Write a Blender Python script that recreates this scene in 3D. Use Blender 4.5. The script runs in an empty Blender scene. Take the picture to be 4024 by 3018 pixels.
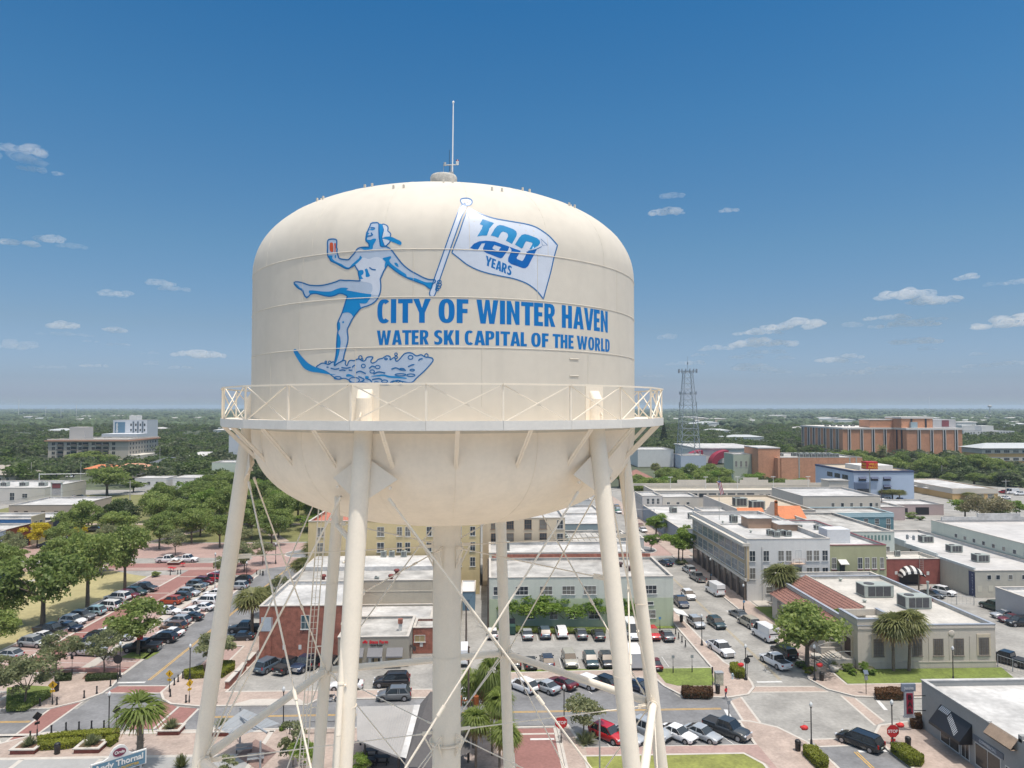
import bpy,bmesh,math,random
import numpy as np
from mathutils import Vector,Matrix
from mathutils.bvhtree import BVHTree
from mathutils.geometry import delaunay_2d_cdt
rnd = random.Random(7)
R = math.radians
SC = bpy.context.scene
COL = SC.collection
# ---------------------------------------------------------------- camera
FPX,CAMH,YAW,PITCH = 2790.0,40.0,R(1.99),R(1.83)
cd = bpy.data.cameras.new('camera'); cam = bpy.data.objects.new('camera',cd); COL.objects.link(cam)
cd.sensor_width = 36.0; cd.lens = FPX/4024*36.0; cd.clip_start = 0.5; cd.clip_end = 60000
cam.location = (0,0,CAMH); cam.rotation_euler = (math.pi/2 + PITCH,0,-YAW)
SC.camera = cam
# ---------------------------------------------------------------- light
SUN_EL = R(75.0); SUN_AZ = math.atan2(0.60,-0.80)
w = bpy.data.worlds.new('World'); SC.world = w; w.use_nodes = True
wn = w.node_tree; wn.nodes.clear()
def N(nt,t,**kw):
 n = nt.nodes.new(t)
 for k,v in kw.items():
  if k.startswith('i_'):
   n.inputs[int(k[2:])].default_value = v
  else: setattr(n,k,v)
 return n
sky = N(wn,'ShaderNodeTexSky',sky_type='NISHITA',sun_disc=False,sun_elevation=SUN_EL,sun_rotation=SUN_AZ,
  altitude=0.0,air_density=1.35,dust_density=2.2,ozone_density=3.5)
sd = bpy.data.lights.new('sun','SUN'); sun = bpy.data.objects.new('sun',sd); COL.objects.link(sun)
sd.energy = 2.7; sd.angle = R(0.53); sd.color = (1.0,0.965,0.91)
sdir = Vector((math.sin(SUN_AZ)*math.cos(SUN_EL),math.cos(SUN_AZ)*math.cos(SUN_EL),math.sin(SUN_EL)))
sun.rotation_euler = sdir.to_track_quat('Z','Y').to_euler()
sun.location = (60,-60,300)
SC.view_settings.view_transform = 'Standard'; SC.view_settings.look = 'None'
SC.view_settings.exposure = 0.42; SC.view_settings.gamma = 1.0; SC.view_settings.use_curve_mapping = False
SC.cycles.max_bounces = 6; SC.cycles.diffuse_bounces = 3; SC.cycles.glossy_bounces = 2; SC.cycles.transmission_bounces = 2
SC.cycles.volume_bounces = 2; SC.cycles.transparent_max_bounces = 8
# ---------------------------------------------------------------- pixel -> place
CR = {'a': (0,1500,1),'b': (0,2250,1),'c': (900,2250,1),'d': (900,1800,1),'e': (1800,2250,1),'f': (2600,2250,1),
 'g': (3024,2250,1),'h': (3024,1500,1),'i': (2400,1500,1),'j': (1900,1800,1)}
K1 = 1000/2212
def q(c,x,y):
 if c == 's': return x,y
 if c == 'm': return 1100 + x/1.58,650 + y/1.58
 if c == 'n1': return 1140 + x*.22604,860 + y*.22604
 if c == 'n2': return 1140 + x*.27125,1150 + y*.27125
 if c == 'n3': return 1660 + x*.25316,760 + y*.25316
 o = CR[c]; return o[0] + x*K1,o[1] + y*K1
def ray(px,py):
 a = (px - 2012)/FPX; b = -(py - 1509)/FPX
 y = math.cos(PITCH) - b*math.sin(PITCH); z = math.sin(PITCH) + b*math.cos(PITCH)
 return Vector((a*math.cos(YAW) + y*math.sin(YAW),-a*math.sin(YAW) + y*math.cos(YAW),z))
def G(c,x,y,z=0.0):
 d = ray(*q(c,x,y)); t = (z - CAMH)/d.z
 return d.x*t,d.y*t
# ---------------------------------------------------------------- sky
SKYSTR = 0.15
# per-channel correction of the sky model against height above the horizon (sin of elevation), stored quartered
SKYTINT = [(0.0,(0.541,0.671,0.921)),(0.014,(0.415,0.501,0.781)),(0.035,(0.350,0.425,0.636)),(0.106,(0.340,0.405,0.496)),(0.211,(0.295,0.440,0.511)),(0.37,(0.200,0.445,0.566)),(0.503,(0.125,0.410,0.576)),(.60,(2.1,1.75,1.25)),(1.0,(2.5,2.0,1.35))]
def build_world():
 L = wn.links.new
 sky.air_density = 1; sky.dust_density = 1; sky.ozone_density = 1
 tc = N(wn,'ShaderNodeTexCoord'); sp = N(wn,'ShaderNodeSeparateXYZ'); L(tc.outputs['Generated'],sp.inputs[0])
 cr = N(wn,'ShaderNodeValToRGB'); L(sp.outputs[2],cr.inputs[0])
 for i,(p,c) in enumerate(SKYTINT):
  e = cr.color_ramp.elements.new(p) if 0 < i < len(SKYTINT) - 1 else cr.color_ramp.elements[0 if i == 0 else -1]
  e.position = p; e.color = (c[0]/4,c[1]/4,c[2]/4,1)
 mx = N(wn,'ShaderNodeVectorMath',operation='MULTIPLY'); L(sky.outputs[0],mx.inputs[0]); L(cr.outputs[0],mx.inputs[1])
 m2 = N(wn,'ShaderNodeVectorMath',operation='SCALE'); L(mx.outputs[0],m2.inputs[0]); m2.inputs['Scale'].default_value = 4.0
 bg = N(wn,'ShaderNodeBackground'); bg.inputs[1].default_value = SKYSTR; L(m2.outputs[0],bg.inputs[0])
 out = N(wn,'ShaderNodeOutputWorld'); L(bg.outputs[0],out.inputs[0])
build_world()
# ---------------------------------------------------------------- materials
MATS = {}
def mat(name,col,rough=.6,var=.12,scale=.35,metal=0.0,bump=0.0,var2=None,streak=0.0,coat=0.0,obj=False,spec=.5,trans=0.0):
 """procedural paint/plaster/metal: two layers of noise in metres move the base colour; streak adds vertical runs"""
 if name in MATS: return MATS[name]
 m = bpy.data.materials.new(name); m.use_nodes = True; nt = m.node_tree; L = nt.links.new
 b = nt.nodes['Principled BSDF']; b.inputs['Roughness'].default_value = rough; b.inputs['Metallic'].default_value = metal
 b.inputs['Specular IOR Level'].default_value = spec
 if coat: b.inputs['Coat Weight'].default_value = coat; b.inputs['Coat Roughness'].default_value = .06
 if var <= 0:
  b.inputs['Base Color'].default_value = (*col,1); MATS[name] = m; return m
 if obj:
  tc = N(nt,'ShaderNodeTexCoord'); src = tc.outputs['Object']
 else:
  ge = N(nt,'ShaderNodeNewGeometry'); src = ge.outputs['Position']
 n1 = N(nt,'ShaderNodeTexNoise'); n1.inputs['Scale'].default_value = scale; n1.inputs['Detail'].default_value = 6; n1.inputs['Roughness'].default_value = .6; L(src,n1.inputs['Vector'])
 n2 = N(nt,'ShaderNodeTexNoise'); n2.inputs['Scale'].default_value = scale*9; n2.inputs['Detail'].default_value = 4; L(src,n2.inputs['Vector'])
 r1 = N(nt,'ShaderNodeMapRange'); L(n1.outputs[0],r1.inputs[0]); r1.inputs[1].default_value = .3; r1.inputs[2].default_value = .7; r1.inputs[3].default_value = 1 - var; r1.inputs[4].default_value = 1 + var*.8
 v2 = var*.6 if var2 is None else var2
 r2 = N(nt,'ShaderNodeMapRange'); L(n2.outputs[0],r2.inputs[0]); r2.inputs[1].default_value = .3; r2.inputs[2].default_value = .7; r2.inputs[3].default_value = 1 - v2; r2.inputs[4].default_value = 1 + v2
 mu = N(nt,'ShaderNodeMath',operation='MULTIPLY'); L(r1.outputs[0],mu.inputs[0]); L(r2.outputs[0],mu.inputs[1]); f = mu.outputs[0]
 if streak:
  mp = N(nt,'ShaderNodeMapping'); mp.inputs['Scale'].default_value = (1.6,1.6,.12); L(src,mp.inputs['Vector'])
  n3 = N(nt,'ShaderNodeTexNoise'); n3.inputs['Scale'].default_value = 1.0; n3.inputs['Detail'].default_value = 4; L(mp.outputs[0],n3.inputs['Vector'])
  r3 = N(nt,'ShaderNodeMapRange'); L(n3.outputs[0],r3.inputs[0]); r3.inputs[1].default_value = .5; r3.inputs[2].default_value = .75; r3.inputs[3].default_value = 1; r3.inputs[4].default_value = 1 - streak
  m3 = N(nt,'ShaderNodeMath',operation='MULTIPLY'); L(f,m3.inputs[0]); L(r3.outputs[0],m3.inputs[1]); f = m3.outputs[0]
 vm = N(nt,'ShaderNodeVectorMath',operation='SCALE'); vm.inputs[0].default_value = col; L(f,vm.inputs['Scale']); L(vm.outputs[0],b.inputs['Base Color'])
 if bump:
  bp = N(nt,'ShaderNodeBump'); bp.inputs['Strength'].default_value = bump; bp.inputs['Distance'].default_value = .05; L(n2.outputs[0],bp.inputs['Height']); L(bp.outputs[0],b.inputs['Normal'])
 MATS[name] = m; return m
# ---------------------------------------------------------------- mesh builder
class MB:
 def __init__(s): s.v = []; s.f = []; s.m = []; s.sm = []
 def face(s,pts,mi=0,smooth=False):
  b = len(s.v); s.v += [tuple(p) for p in pts]; s.f.append(tuple(range(b,b + len(pts)))); s.m.append(mi); s.sm.append(smooth)
 def raw(s,vs,fs,mi=0,smooth=False):
  b = len(s.v); s.v += [tuple(p) for p in vs]
  for f in fs: s.f.append(tuple(b + i for i in f)); s.m.append(mi); s.sm.append(smooth)
 def box(s,x0,x1,y0,y1,z0,z1,mi=0,bottom=True):
  v = [(x0,y0,z0),(x1,y0,z0),(x1,y1,z0),(x0,y1,z0),(x0,y0,z1),(x1,y0,z1),(x1,y1,z1),(x0,y1,z1)]
  f = [(4,5,6,7),(0,1,5,4),(1,2,6,5),(2,3,7,6),(3,0,4,7)]
  if bottom: f.append((3,2,1,0))
  s.raw(v,f,mi)
 def obox(s,c,ax,ay,az,mi=0):
  c = Vector(c); ax = Vector(ax); ay = Vector(ay); az = Vector(az)
  v = [c + ax*i + ay*j + az*k for k in (-1,1) for (i,j) in ((-1,-1),(1,-1),(1,1),(-1,1))]
  s.raw(v,[(4,5,6,7),(0,1,5,4),(1,2,6,5),(2,3,7,6),(3,0,4,7),(3,2,1,0)],mi)
 def tube(s,p0,p1,r0,r1=None,n=8,mi=0,cap=True,smooth=True):
  r1 = r0 if r1 is None else r1
  p0 = Vector(p0); p1 = Vector(p1); d = (p1 - p0).normalized()
  a = d.orthogonal().normalized(); b = d.cross(a)
  v = []
  for p,r in ((p0,r0),(p1,r1)):
   for i in range(n):
    t = 2*math.pi*i/n; v.append(p + a*math.cos(t)*r + b*math.sin(t)*r)
  s.raw(v,[(i,(i + 1) % n,n + (i + 1) % n,n + i) for i in range(n)],mi,smooth)
  if cap:
   s.face([v[i] for i in range(n)][::-1],mi); s.face([v[n + i] for i in range(n)],mi)
 def bar(s,p0,p1,wd,ht,mi=0,up=(0,0,1)):
  p0 = Vector(p0); p1 = Vector(p1); d = p1 - p0; u = Vector(up); sd_ = d.cross(u)
  if sd_.length < 1e-6: sd_ = d.cross(Vector((1,0,0)))
  sd_.normalize(); uu = sd_.cross(d).normalized()
  s.obox((p0 + p1)/2,d/2,sd_*wd/2,uu*ht/2,mi)
 def path(s,pts,r,n=8,mi=0):
  for a,b in zip(pts,pts[1:]): s.tube(a,b,r,r,n,mi)
 def lathe(s,prof,c=(0,0,0),n=24,mi=0,smooth=True,a0=0,a1=2*math.pi):
  full = abs(a1 - a0 - 2*math.pi) < 1e-6; k = n if full else n + 1; v = []
  for (r,z) in prof:
   for i in range(k):
    t = a0 + (a1 - a0)*i/n; v.append((c[0] + math.cos(t)*r,c[1] + math.sin(t)*r,c[2] + z))
  f = []
  for j in range(len(prof) - 1):
   for i in range(n):
    i2 = (i + 1) % k; f.append((j*k + i,j*k + i2,(j + 1)*k + i2,(j + 1)*k + i))
  s.raw(v,f,mi,smooth)
 def prism(s,poly,z0,z1,mi=0,top=None,side=None):
  n = len(poly); a = sum(poly[i][0]*poly[(i + 1) % n][1] - poly[(i + 1) % n][0]*poly[i][1] for i in range(n))
  if a < 0: poly = poly[::-1]
  s.face([(x,y,z1) for x,y in poly],mi if top is None else top)
  for i in range(n):
   (x0,y0),(x1,y1) = poly[i],poly[(i + 1) % n]
   s.face([(x0,y0,z0),(x1,y1,z0),(x1,y1,z1),(x0,y0,z1)],mi if side is None else side)
 def sheet(s,poly,z,mi=0):
  n = len(poly); a = sum(poly[i][0]*poly[(i + 1) % n][1] - poly[(i + 1) % n][0]*poly[i][1] for i in range(n))
  if a < 0: poly = poly[::-1]
  s.face([(x,y,z) for x,y in poly],mi)
 def blob(s,c,rx,ry,rz,sub=2,mi=0,jit=.12,seed=0):
  vs,fs = ICO[sub]; r_ = random.Random(seed); out = []
  for v in vs:
   k = 1 + r_.uniform(-jit,jit); out.append((c[0] + v[0]*rx*k,c[1] + v[1]*ry*k,c[2] + v[2]*rz*k))
  s.raw(out,fs,mi,True)
 def mesh(s,name,mats,org=(0,0,0)):
  me = bpy.data.meshes.new(name); ox,oy,oz = org
  me.from_pydata([(x - ox,y - oy,z - oz) for x,y,z in s.v],[],s.f)
  for m in (mats if isinstance(mats,(list,tuple)) else [mats]): me.materials.append(m)
  me.polygons.foreach_set('material_index',s.m); me.polygons.foreach_set('use_smooth',s.sm); me.update()
  return me
 def build(s,name,mats,parent=None,org=None):
  if org is None: org = parent['_o'] if parent is not None and '_o' in parent else (0,0,0)
  o = bpy.data.objects.new(name,s.mesh(name,mats,org)); COL.objects.link(o)
  if parent is not None: o.parent = parent; o['_o'] = list(org)
  else: o.location = org; o['_o'] = list(org)
  return o
def _ico(sub):
 bm = bmesh.new(); bmesh.ops.create_icosphere(bm,subdivisions=sub,radius=1); bm.verts.ensure_lookup_table()
 r = ([tuple(v.co) for v in bm.verts],[tuple(v.index for v in f.verts) for f in bm.faces]); bm.free(); return r
ICO = {i: _ico(i) for i in (1,2,3)}
def tag(o,label=None,cat=None,group=None,kind=None):
 if label: o['label'] = label
 if cat: o['category'] = cat
 if group: o['group'] = group
 if kind: o['kind'] = kind
 return o
def thing(name,loc,label,cat,group=None,rz=0.0):
 o = bpy.data.objects.new(name,None); COL.objects.link(o); o.location = loc; o.rotation_euler = (0,0,rz)
 o.empty_display_size = .5; o['_o'] = list(loc); return tag(o,label,cat,group)
def copy_tree(o,loc=None,rz=None,sc=None,label=None,group=None,parent=None):
 c = o.copy(); COL.objects.link(c)
 if parent is not None: c.parent = parent
 if loc is not None: c.location = loc
 if rz is not None: c.rotation_euler = (0,0,rz)
 if sc is not None: c.scale = sc if isinstance(sc,(tuple,list)) else (sc,sc,sc)
 if label: c['label'] = label
 if group: c['group'] = group
 for ch in KIDS.get(o.name,[]):
  copy_tree(ch,parent=c)
 return c
KIDS = {}
def index_kids(o):
 KIDS[o.name] = list(o.children)
 for ch in o.children: index_kids(ch)
def swap_mat(o,m,slot=0):
 o.material_slots[slot].link = 'OBJECT'; o.material_slots[slot].material = m
# ================================================================ the water tower
TD,TB = 28.5,R(-3.2)
TF = Vector((math.sin(TB),math.cos(TB),0)); TR_ = Vector((math.cos(TB),-math.sin(TB),0)); TC = TF*TD
TRAD,BRAD = 7.37,8.41
def tp(phi,r,z):
 return TC - TF*(math.cos(R(phi))*r) + TR_*(math.sin(R(phi))*r) + Vector((0,0,z))
Z_B0,Z_B1,Z_C1,Z_D1 = 35.58,39.2,44.7,48.2
NB_,ND_,MD_ = 2.4,2.2,2.4
def rbowl(z): return TRAD*max(0,1 - ((Z_B1 - z)/(Z_B1 - Z_B0)) ** NB_) ** (1/NB_)
def bprof(t): return (TRAD*math.sin(t) ** (2/NB_),Z_B1 - (Z_B1 - Z_B0)*math.cos(t) ** (2/NB_))
def dprof(t): return (max(.01,TRAD*abs(math.cos(t)) ** (2/ND_)),Z_C1 + (Z_D1 - Z_C1)*math.sin(t) ** (2/MD_))
def rdome(z): return TRAD*max(0,1 - ((z - Z_C1)/(Z_D1 - Z_C1)) ** MD_) ** (1/ND_)
cream = mat('cream tower paint',(.60,.558,.485),.65,.05,.4,var2=.02,streak=.06,spec=.2)  # the tower's one cream, held darker on the sunlit tank and dome
cream_lift = mat('cream tower paint with dirt and lifted shade',(.84,.74,.61),.6,.04,.8,streak=.07,spec=.3)  # lighter copy of the tank's cream, coloured to lift the bowl's shade
cream_s = mat('cream steelwork paint with lifted shade',(.80,.72,.60),.55,.04,1.5,spec=.3)  # same cream again, lightened in colour to lift the legs' shade
tower = thing('water_tower',(TC.x,TC.y,0),'cream water tower on tubular legs with a blue water skier mural and large lettering','water tower')
def build_tower():
 NS = 192
 def ring(r,z): return (r,z)
 c3 = (TC.x,TC.y,0)
 prof = []
 for i in range(41):
  t = (math.pi/2)*i/40; prof.append(bprof(t))
 b = MB(); b.lathe(prof,c3,NS,0); bowl = b.build('bowl',cream_lift,tower)
 b = MB(); b.lathe([(TRAD,Z_B1 + (Z_C1 - Z_B1)*i/14) for i in range(15)],c3,NS,0); tank = b.build('tank',cream,tower)
 prof = []
 for i in range(41):
  t = (math.pi/2)*i/40; prof.append(dprof(t))
 d = MB(); d.lathe(prof,c3,NS,0); dome = d.build('dome',cream,tower)
 # weld seams
 s = MB()
 def hoop(z,r,t=.014):
  n = 144; pts = [TC + Vector((math.cos(2*math.pi*i/n)*r,math.sin(2*math.pi*i/n)*r,z)) for i in range(n + 1)]
  s.path(pts,t,5)
 for z in (44.7,43.27,41.77): hoop(z,TRAD + .002)
 for k,(za,zb,off) in enumerate(((40.0,41.77,8),(41.77,43.27,-39),(43.27,44.7,-8))):
  for a in range(0,360,120 if k == 1 else 30): s.tube(tp(a + off,TRAD + .001,za),tp(a + off,TRAD + .001,zb),.009,n=5)
 for a in range(0,360,20):
  pts = []
  for i in range(0,19):
   t = (math.pi/2)*i/20; pts.append(tp(a + 5,dprof(t)[0] + .001,dprof(t)[1]))
  s.path(pts,.009,5)
 s.build('weld_seam',cream,tank)
 s = MB()
 for a in range(0,360,20):
  pts = []
  for i in range(1,21):
   t = (math.pi/2)*i/20; pts.append(tp(a + 2,bprof(t)[0] + .002,bprof(t)[1]))
  s.path(pts,.011,5)
 s.build('weld_seam',cream_lift,bowl)
 # lifting lugs along the top
 for zz,st in ((47.35,0),(46.95,15)):
  for a in range(st,360,30):
   for da in (-1.6,1.6):
    lm = MB(); p = tp(a + da,rdome(zz),zz); rr = (tp(a + da,1,0) - TC); lm.obox(p + Vector((0,0,.04)),rr*.025,rr.cross(Vector((0,0,1)))*.03,(0,0,.07)); lm.build('lifting_lug',cream,dome)
 # roof vent, antenna, warning light
 conc = mat('weathered galvanised vent',(.46,.445,.41),.8,.3,3.0,bump=.3)
 vx = TC - TR_*.18; c4 = (vx.x,vx.y,0); v = MB(); v.lathe([(.42,47.9),(.42,48.9)],c4,32,0)
 for a in range(0,360,45): p = tp(a,.5,48.25) - TR_*.18; v.obox(p + Vector((0,0,.2)),(.03,0,0),(0,.03,0),(0,0,.25))
 v.lathe([(.50,48.72),(.535,48.75),(.54,49.22),(.50,49.3),(.3,49.37),(.01,49.4)],c4,40,0)
 v.build('roof_vent',conc,dome)
 ax = tp(0,0,0) + TR_*.17
 wh = mat('white fibreglass mast',(.8,.8,.8),.4,.05,3)
 a = MB(); a.tube(ax + Vector((0,0,49.380)),ax + Vector((.03,0,52.280)),.028,.022,10); a.lathe([(.001,52.270),(.045,52.310),(.045,52.360),(.001,52.400)],(ax.x + .03,ax.y,0),10); a.build('antenna_mast',wh,tower)
 gm = mat('galvanised fitting',(.45,.45,.44),.5,.15,4,metal=.5)
 a = MB(); a.tube(ax + Vector((-.12,0,49.380)),ax + Vector((-.12,0,50.380)),.01,.008,6); a.build('whip_antenna',mat('black rubber',(.02,.02,.02),.5,.05),tower)
 a = MB()
 a.tube(ax + Vector((-.05,0,49.400)),ax + Vector((-.05,0,49.780)),.02,n=8); a.tube(ax + Vector((-.3,0,49.750)),ax + Vector((.2,0,49.780)),.022,n=8)
 a.tube(ax + Vector((-.3,0,49.730)),ax + Vector((-.3,0,49.860)),.05,n=10); a.tube(ax + Vector((-.36,0,49.430)),ax + Vector((-.36,0,49.800)),.008,n=6)
 a.box(ax.x - .13,ax.x + .05,ax.y - .08,ax.y + .08,49.360,49.460)
 br = a.build('light_bracket',gm,tower)
 a = MB(); a.lathe([(.03,49.760),(.055,49.780),(.06,49.900),(.065,49.910)],(ax.x + .2,ax.y,0),14); a.build('lamp_base',wh,br)
 a = MB(); a.lathe([(.055,49.910),(.05,49.970),(.001,49.980)],(ax.x + .2,ax.y,0),14); a.build('red_lens',mat('dark red lens',(.18,.005,.02),.15,0),br)
 # balcony
 NB = 24; P0 = -4.1; zf = 39.6
 b = MB()
 V = [tp(P0 + 360*i/NB,BRAD,0) for i in range(NB)]; W = [tp(P0 + 360*i/NB,TRAD - .05,0) for i in range(NB)]
 for i in range(NB):
  j = (i + 1) % NB
  for z,fl in ((zf - .03,0),(zf - .08,1)):
   f = [W[i] + Vector((0,0,z)),V[i] + Vector((0,0,z)),V[j] + Vector((0,0,z)),W[j] + Vector((0,0,z))]
   b.face(f[::-1] if fl else f)
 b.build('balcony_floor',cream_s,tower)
 b = MB()
 for i in range(NB):
  j = (i + 1) % NB; m_ = (V[i] + V[j])/2 - TC; m_.z = 0; m_.normalize()
  p,q_ = V[i] + m_*.02,V[j] + m_*.02
  b.bar(p + Vector((0,0,zf - .14)),q_ + Vector((0,0,zf - .14)),.03,.27)
  b.bar(p + Vector((0,0,zf - .275)) - m_*.06,q_ + Vector((0,0,zf - .275)) - m_*.06,.12,.02)
 b.build('balcony_girder',mat('pale edge girder paint',(.66,.64,.60),.5,.05,1.2),tower)
 # railing: posts, top rail, cross braces
 rail = MB()
 for i in range(NB):
  j = (i + 1) % NB; p,q_ = V[i],V[j]; m_ = ((p + q_)/2 - TC).normalized()
  rail.bar(p + Vector((0,0,zf + 1.05)),q_ + Vector((0,0,zf + 1.05)),.07,.05)
 rl = rail.build('top_rail',cream_s,tower)
 for i in range(NB):
  j = (i + 1) % NB; p,q_ = V[i].copy(),V[j].copy(); m_ = (p - TC).normalized(); p -= m_*.03
  a = MB(); a.bar(p + Vector((0,0,zf - .27)),p + Vector((0,0,zf + 1.04)),.055,.05,up=m_); a.build('railing_post',cream_s,tower)
  a = MB(); e = (q_ - p).normalized(); mm = ((p + q_)/2 - TC).normalized()
  a.bar(p + e*.08 + Vector((0,0,zf - .02)) + mm*.01,q_ - e*.1 + Vector((0,0,zf + 1.0)) + mm*.01,.03,.035,up=mm)
  a.bar(p + e*.08 + Vector((0,0,zf + 1.0)) - mm*.025,q_ - e*.1 + Vector((0,0,zf - .02)) - mm*.025,.03,.035,up=mm)
  a.build('railing_brace',cream_s,tower)
 for k in range(24):
  ph = 2 + 15*k; a = MB()
  a.bar(tp(ph,BRAD - .1,zf - .27),tp(ph,rbowl(38.15) - .03,38.15),.12,.03,up=TR_.cross(Vector((0,0,1))))
  a.bar(tp(ph,BRAD - .1,zf - .25),tp(ph,rbowl(38.15) - .03,38.17),.02,.12)
  a.build('knee_bracket',cream_lift,tower)
 # legs
 LEGS = []; L0 = -19.5; ZS = 27.3
 def lrho(z): return 7.65 + .128*(37.5 - z)
 for k in range(6):
  ph = L0 + 60*k; LEGS.append(ph)
  a = MB(); zt = 39.55; rt = lrho(39.4)
  a.tube(tp(ph,lrho(0),0),tp(ph,rt,zt),.285,.275,32)
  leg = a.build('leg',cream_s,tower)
  a = MB()
  for z in (12,22.5,31.6): p = tp(ph,lrho(z),z); a.tube(p - Vector((0,0,.015)),p + Vector((0,0,.015)),.288,n=32)
  a.build('joint_ring',cream_lift,leg)
  a = MB()
  o_ = tp(ph,TRAD - .02,0); rr = (tp(ph,1,0) - TC); tt = rr.cross(Vector((0,0,1)))
  n = 14; vs = []
  for z,s_ in ((39.55,1),(40.25,1),(40.52,.05)):
   for i in range(n + 1): t = math.pi*i/n; vs.append(o_ + tt*(math.cos(t)*.26) + rr*(math.sin(t)*.26*s_ + .02) + Vector((0,0,z)))
  a.raw(vs,[(j*(n + 1) + i,j*(n + 1) + i + 1,(j + 1)*(n + 1) + i + 1,(j + 1)*(n + 1) + i) for j in range(2) for i in range(n)],0,False)
  a.bar(o_ + rr*.01 + Vector((0,0,39.5)),o_ + rr*.01 + Vector((0,0,40.72)),.92,.035,up=rr)
  a.bar(o_ + rr*.10 + Vector((0,0,40.1)),o_ + rr*.34 + Vector((0,0,39.7)),.04,.04)
  a.build('leg_saddle',cream_s,leg)
  a = MB()
  for sg in (-1,1):
   z0,z1,z2 = 38.4,37.85,37.3
   A = tp(ph,lrho(z0) - .12,z0) + tt*sg*.25; B = tp(ph,lrho(z2) - .1,z2) + tt*sg*.25; Cc = tp(ph,lrho(z1) - .28,z1) + tt*sg*1.05
   nn = rr*.012; tri = [A,B,Cc]
   a.face([p + nn for p in (tri if sg > 0 else tri[::-1])]); a.face([p - nn for p in (tri[::-1] if sg > 0 else tri)])
   for i in range(3): p,r2 = tri[i],tri[(i + 1) % 3]; a.face([p + nn,p - nn,r2 - nn,r2 + nn])
   D = Cc*.75 + (A + B)*.125
   a.tube(D + rr*.0 + Vector((0,0,-.25)),D + rr*.06 + Vector((0,0,-.25)),.05,n=10)
  a.build('gusset_plate',cream_lift,leg)
 # riser
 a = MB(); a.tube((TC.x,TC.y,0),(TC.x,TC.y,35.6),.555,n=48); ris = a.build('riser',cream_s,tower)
 a = MB()
 for z in (34.5,30.2,26.75,18): a.tube((TC.x,TC.y,z - .02),(TC.x,TC.y,z + .02),.57,n=48)
 a.tube((TC.x,TC.y,26.85),(TC.x,TC.y,26.9),.68,n=48); a.build('joint_ring',cream_s,ris)
 for k in range(6):
  for z in (34.5,27.25):
   a = MB(); ph = LEGS[k]; p = tp(ph,.55,z); q_ = tp(ph,.95,z); a.bar(p,q_,.05,.12); a.bar(tp(ph,.56,z - .75),q_,.03,.06); a.bar(p,tp(ph,.57,z - .8),.12,.03,up=(1,0,0)); a.build('rod_bracket',cream_s,ris)
 # horizontal struts and rods
 for k in range(6):
  p = tp(LEGS[k],lrho(ZS),ZS); q_ = tp(LEGS[(k + 1) % 6],lrho(ZS),ZS); e = (q_ - p).normalized()
  for z0_ in (0,-13.3):
   pz = tp(LEGS[k],lrho(ZS + z0_),ZS + z0_); qz = tp(LEGS[(k + 1) % 6],lrho(ZS + z0_),ZS + z0_)
   a = MB(); a.tube(pz + e*.25,qz - e*.25,.165,n=20)
   a.tube(pz + e*.28,pz + e*.33,.24,n=20); a.tube(qz - e*.33,qz - e*.28,.24,n=20)
   a.build('horizontal_strut',cream_s,tower)
 def rod(p,q_,r,name='tie_rod'):
  a = MB(); a.tube(p,q_,r,n=8); d = (q_ - p); L_ = d.length; d = d/L_
  m_ = p + d*(L_*.62); a.tube(m_,m_ + d*.32,r*1.9,n=8); a.tube(p,p + d*.3,r*1.6,n=8); a.tube(q_ - d*.3,q_,r*1.6,n=8)
  a.build(name,cream_s,tower)
 for k in range(6):
  k2 = (k + 1) % 6
  for (za,zb,rr_) in ((37.3,ZS + .3,.032),(ZS - .3,ZS - 12.9,.03)):
   for (ka,kb,of) in ((k,k2,.03),(k2,k,-.03)):
    p = tp(LEGS[ka],lrho(za),za); q_ = tp(LEGS[kb],lrho(zb),zb); e = (q_ - p); e.z = 0; e.normalize()
    o2 = (p - TC); o2.z = 0; o2.normalize()
    rod(p + e*(.85 if za > 37 else .35) + o2*of,q_ - e*.35 + o2*of,rr_)
  for z in (34.5,ZS - .05):
   rod(tp(LEGS[k],lrho(z) - .28,z),tp(LEGS[k],.9,z - .02),.022,'spoke_rod')
   a = MB(); rr = tp(LEGS[k],1,0) - TC
   a.bar(tp(LEGS[k],lrho(z) - .25,z),tp(LEGS[k],lrho(z) - .72,z),.03,.17); a.build('rod_lug',cream_s,tower)
 # overflow pipe down the camera side of one leg
 def at(c,x,y,dep):
  d = ray(*q(c,x,y)); return Vector((0,0,CAMH)) + d*(dep/d.y)
 pts = [at('d',940,330,22.3),at('d',940,580,22.3),at('d',1042,700,21.2)]
 z0_ = pts[-1].z; x0 = pts[-1].x
 legp = lambda z: tp(L0,lrho(z),z)
 pts += [legp(31.0) + Vector((-.10,-.42,0)),legp(18) + Vector((.02,-.42,0)),legp(0.3) + Vector((.1,-.42,0))]
 a = MB(); a.path(pts,.083,16)
 for p in pts[1:3]: a.blob(p,.09,.09,.09,2,0,0)
 pipe = a.build('overflow_pipe',cream_s,tower)
 a = MB()
 for f in (.12,.45,.75):
  for (p,r2) in ((pts[2],pts[3]),(pts[3],pts[4])):
   c = p.lerp(r2,f); d = (r2 - p).normalized(); a.tube(c - d*.03,c + d*.03,.1,n=16); lp = legp(c.z); a.bar(c,lp,.05,.05); e = (lp - c).cross(Vector((0,0,1))).normalized()
   a.tube(c + e*.13 - Vector((0,0,.02)),c + e*.2 - Vector((0,0,.02)),.03,n=8)
 a.build('pipe_clamp',cream_s,pipe)
 # ladder beside the rear left leg
 ph = LEGS[4]; t_ = (tp(ph,1,0) - TC).cross(Vector((0,0,1))).normalized()
 rr = (tp(ph,1,0) - TC)
 lt = -TR_
 def lad(z,s_): return tp(ph,lrho(z) + .1,z) + lt*(.48 + s_) - TF*.1
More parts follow.
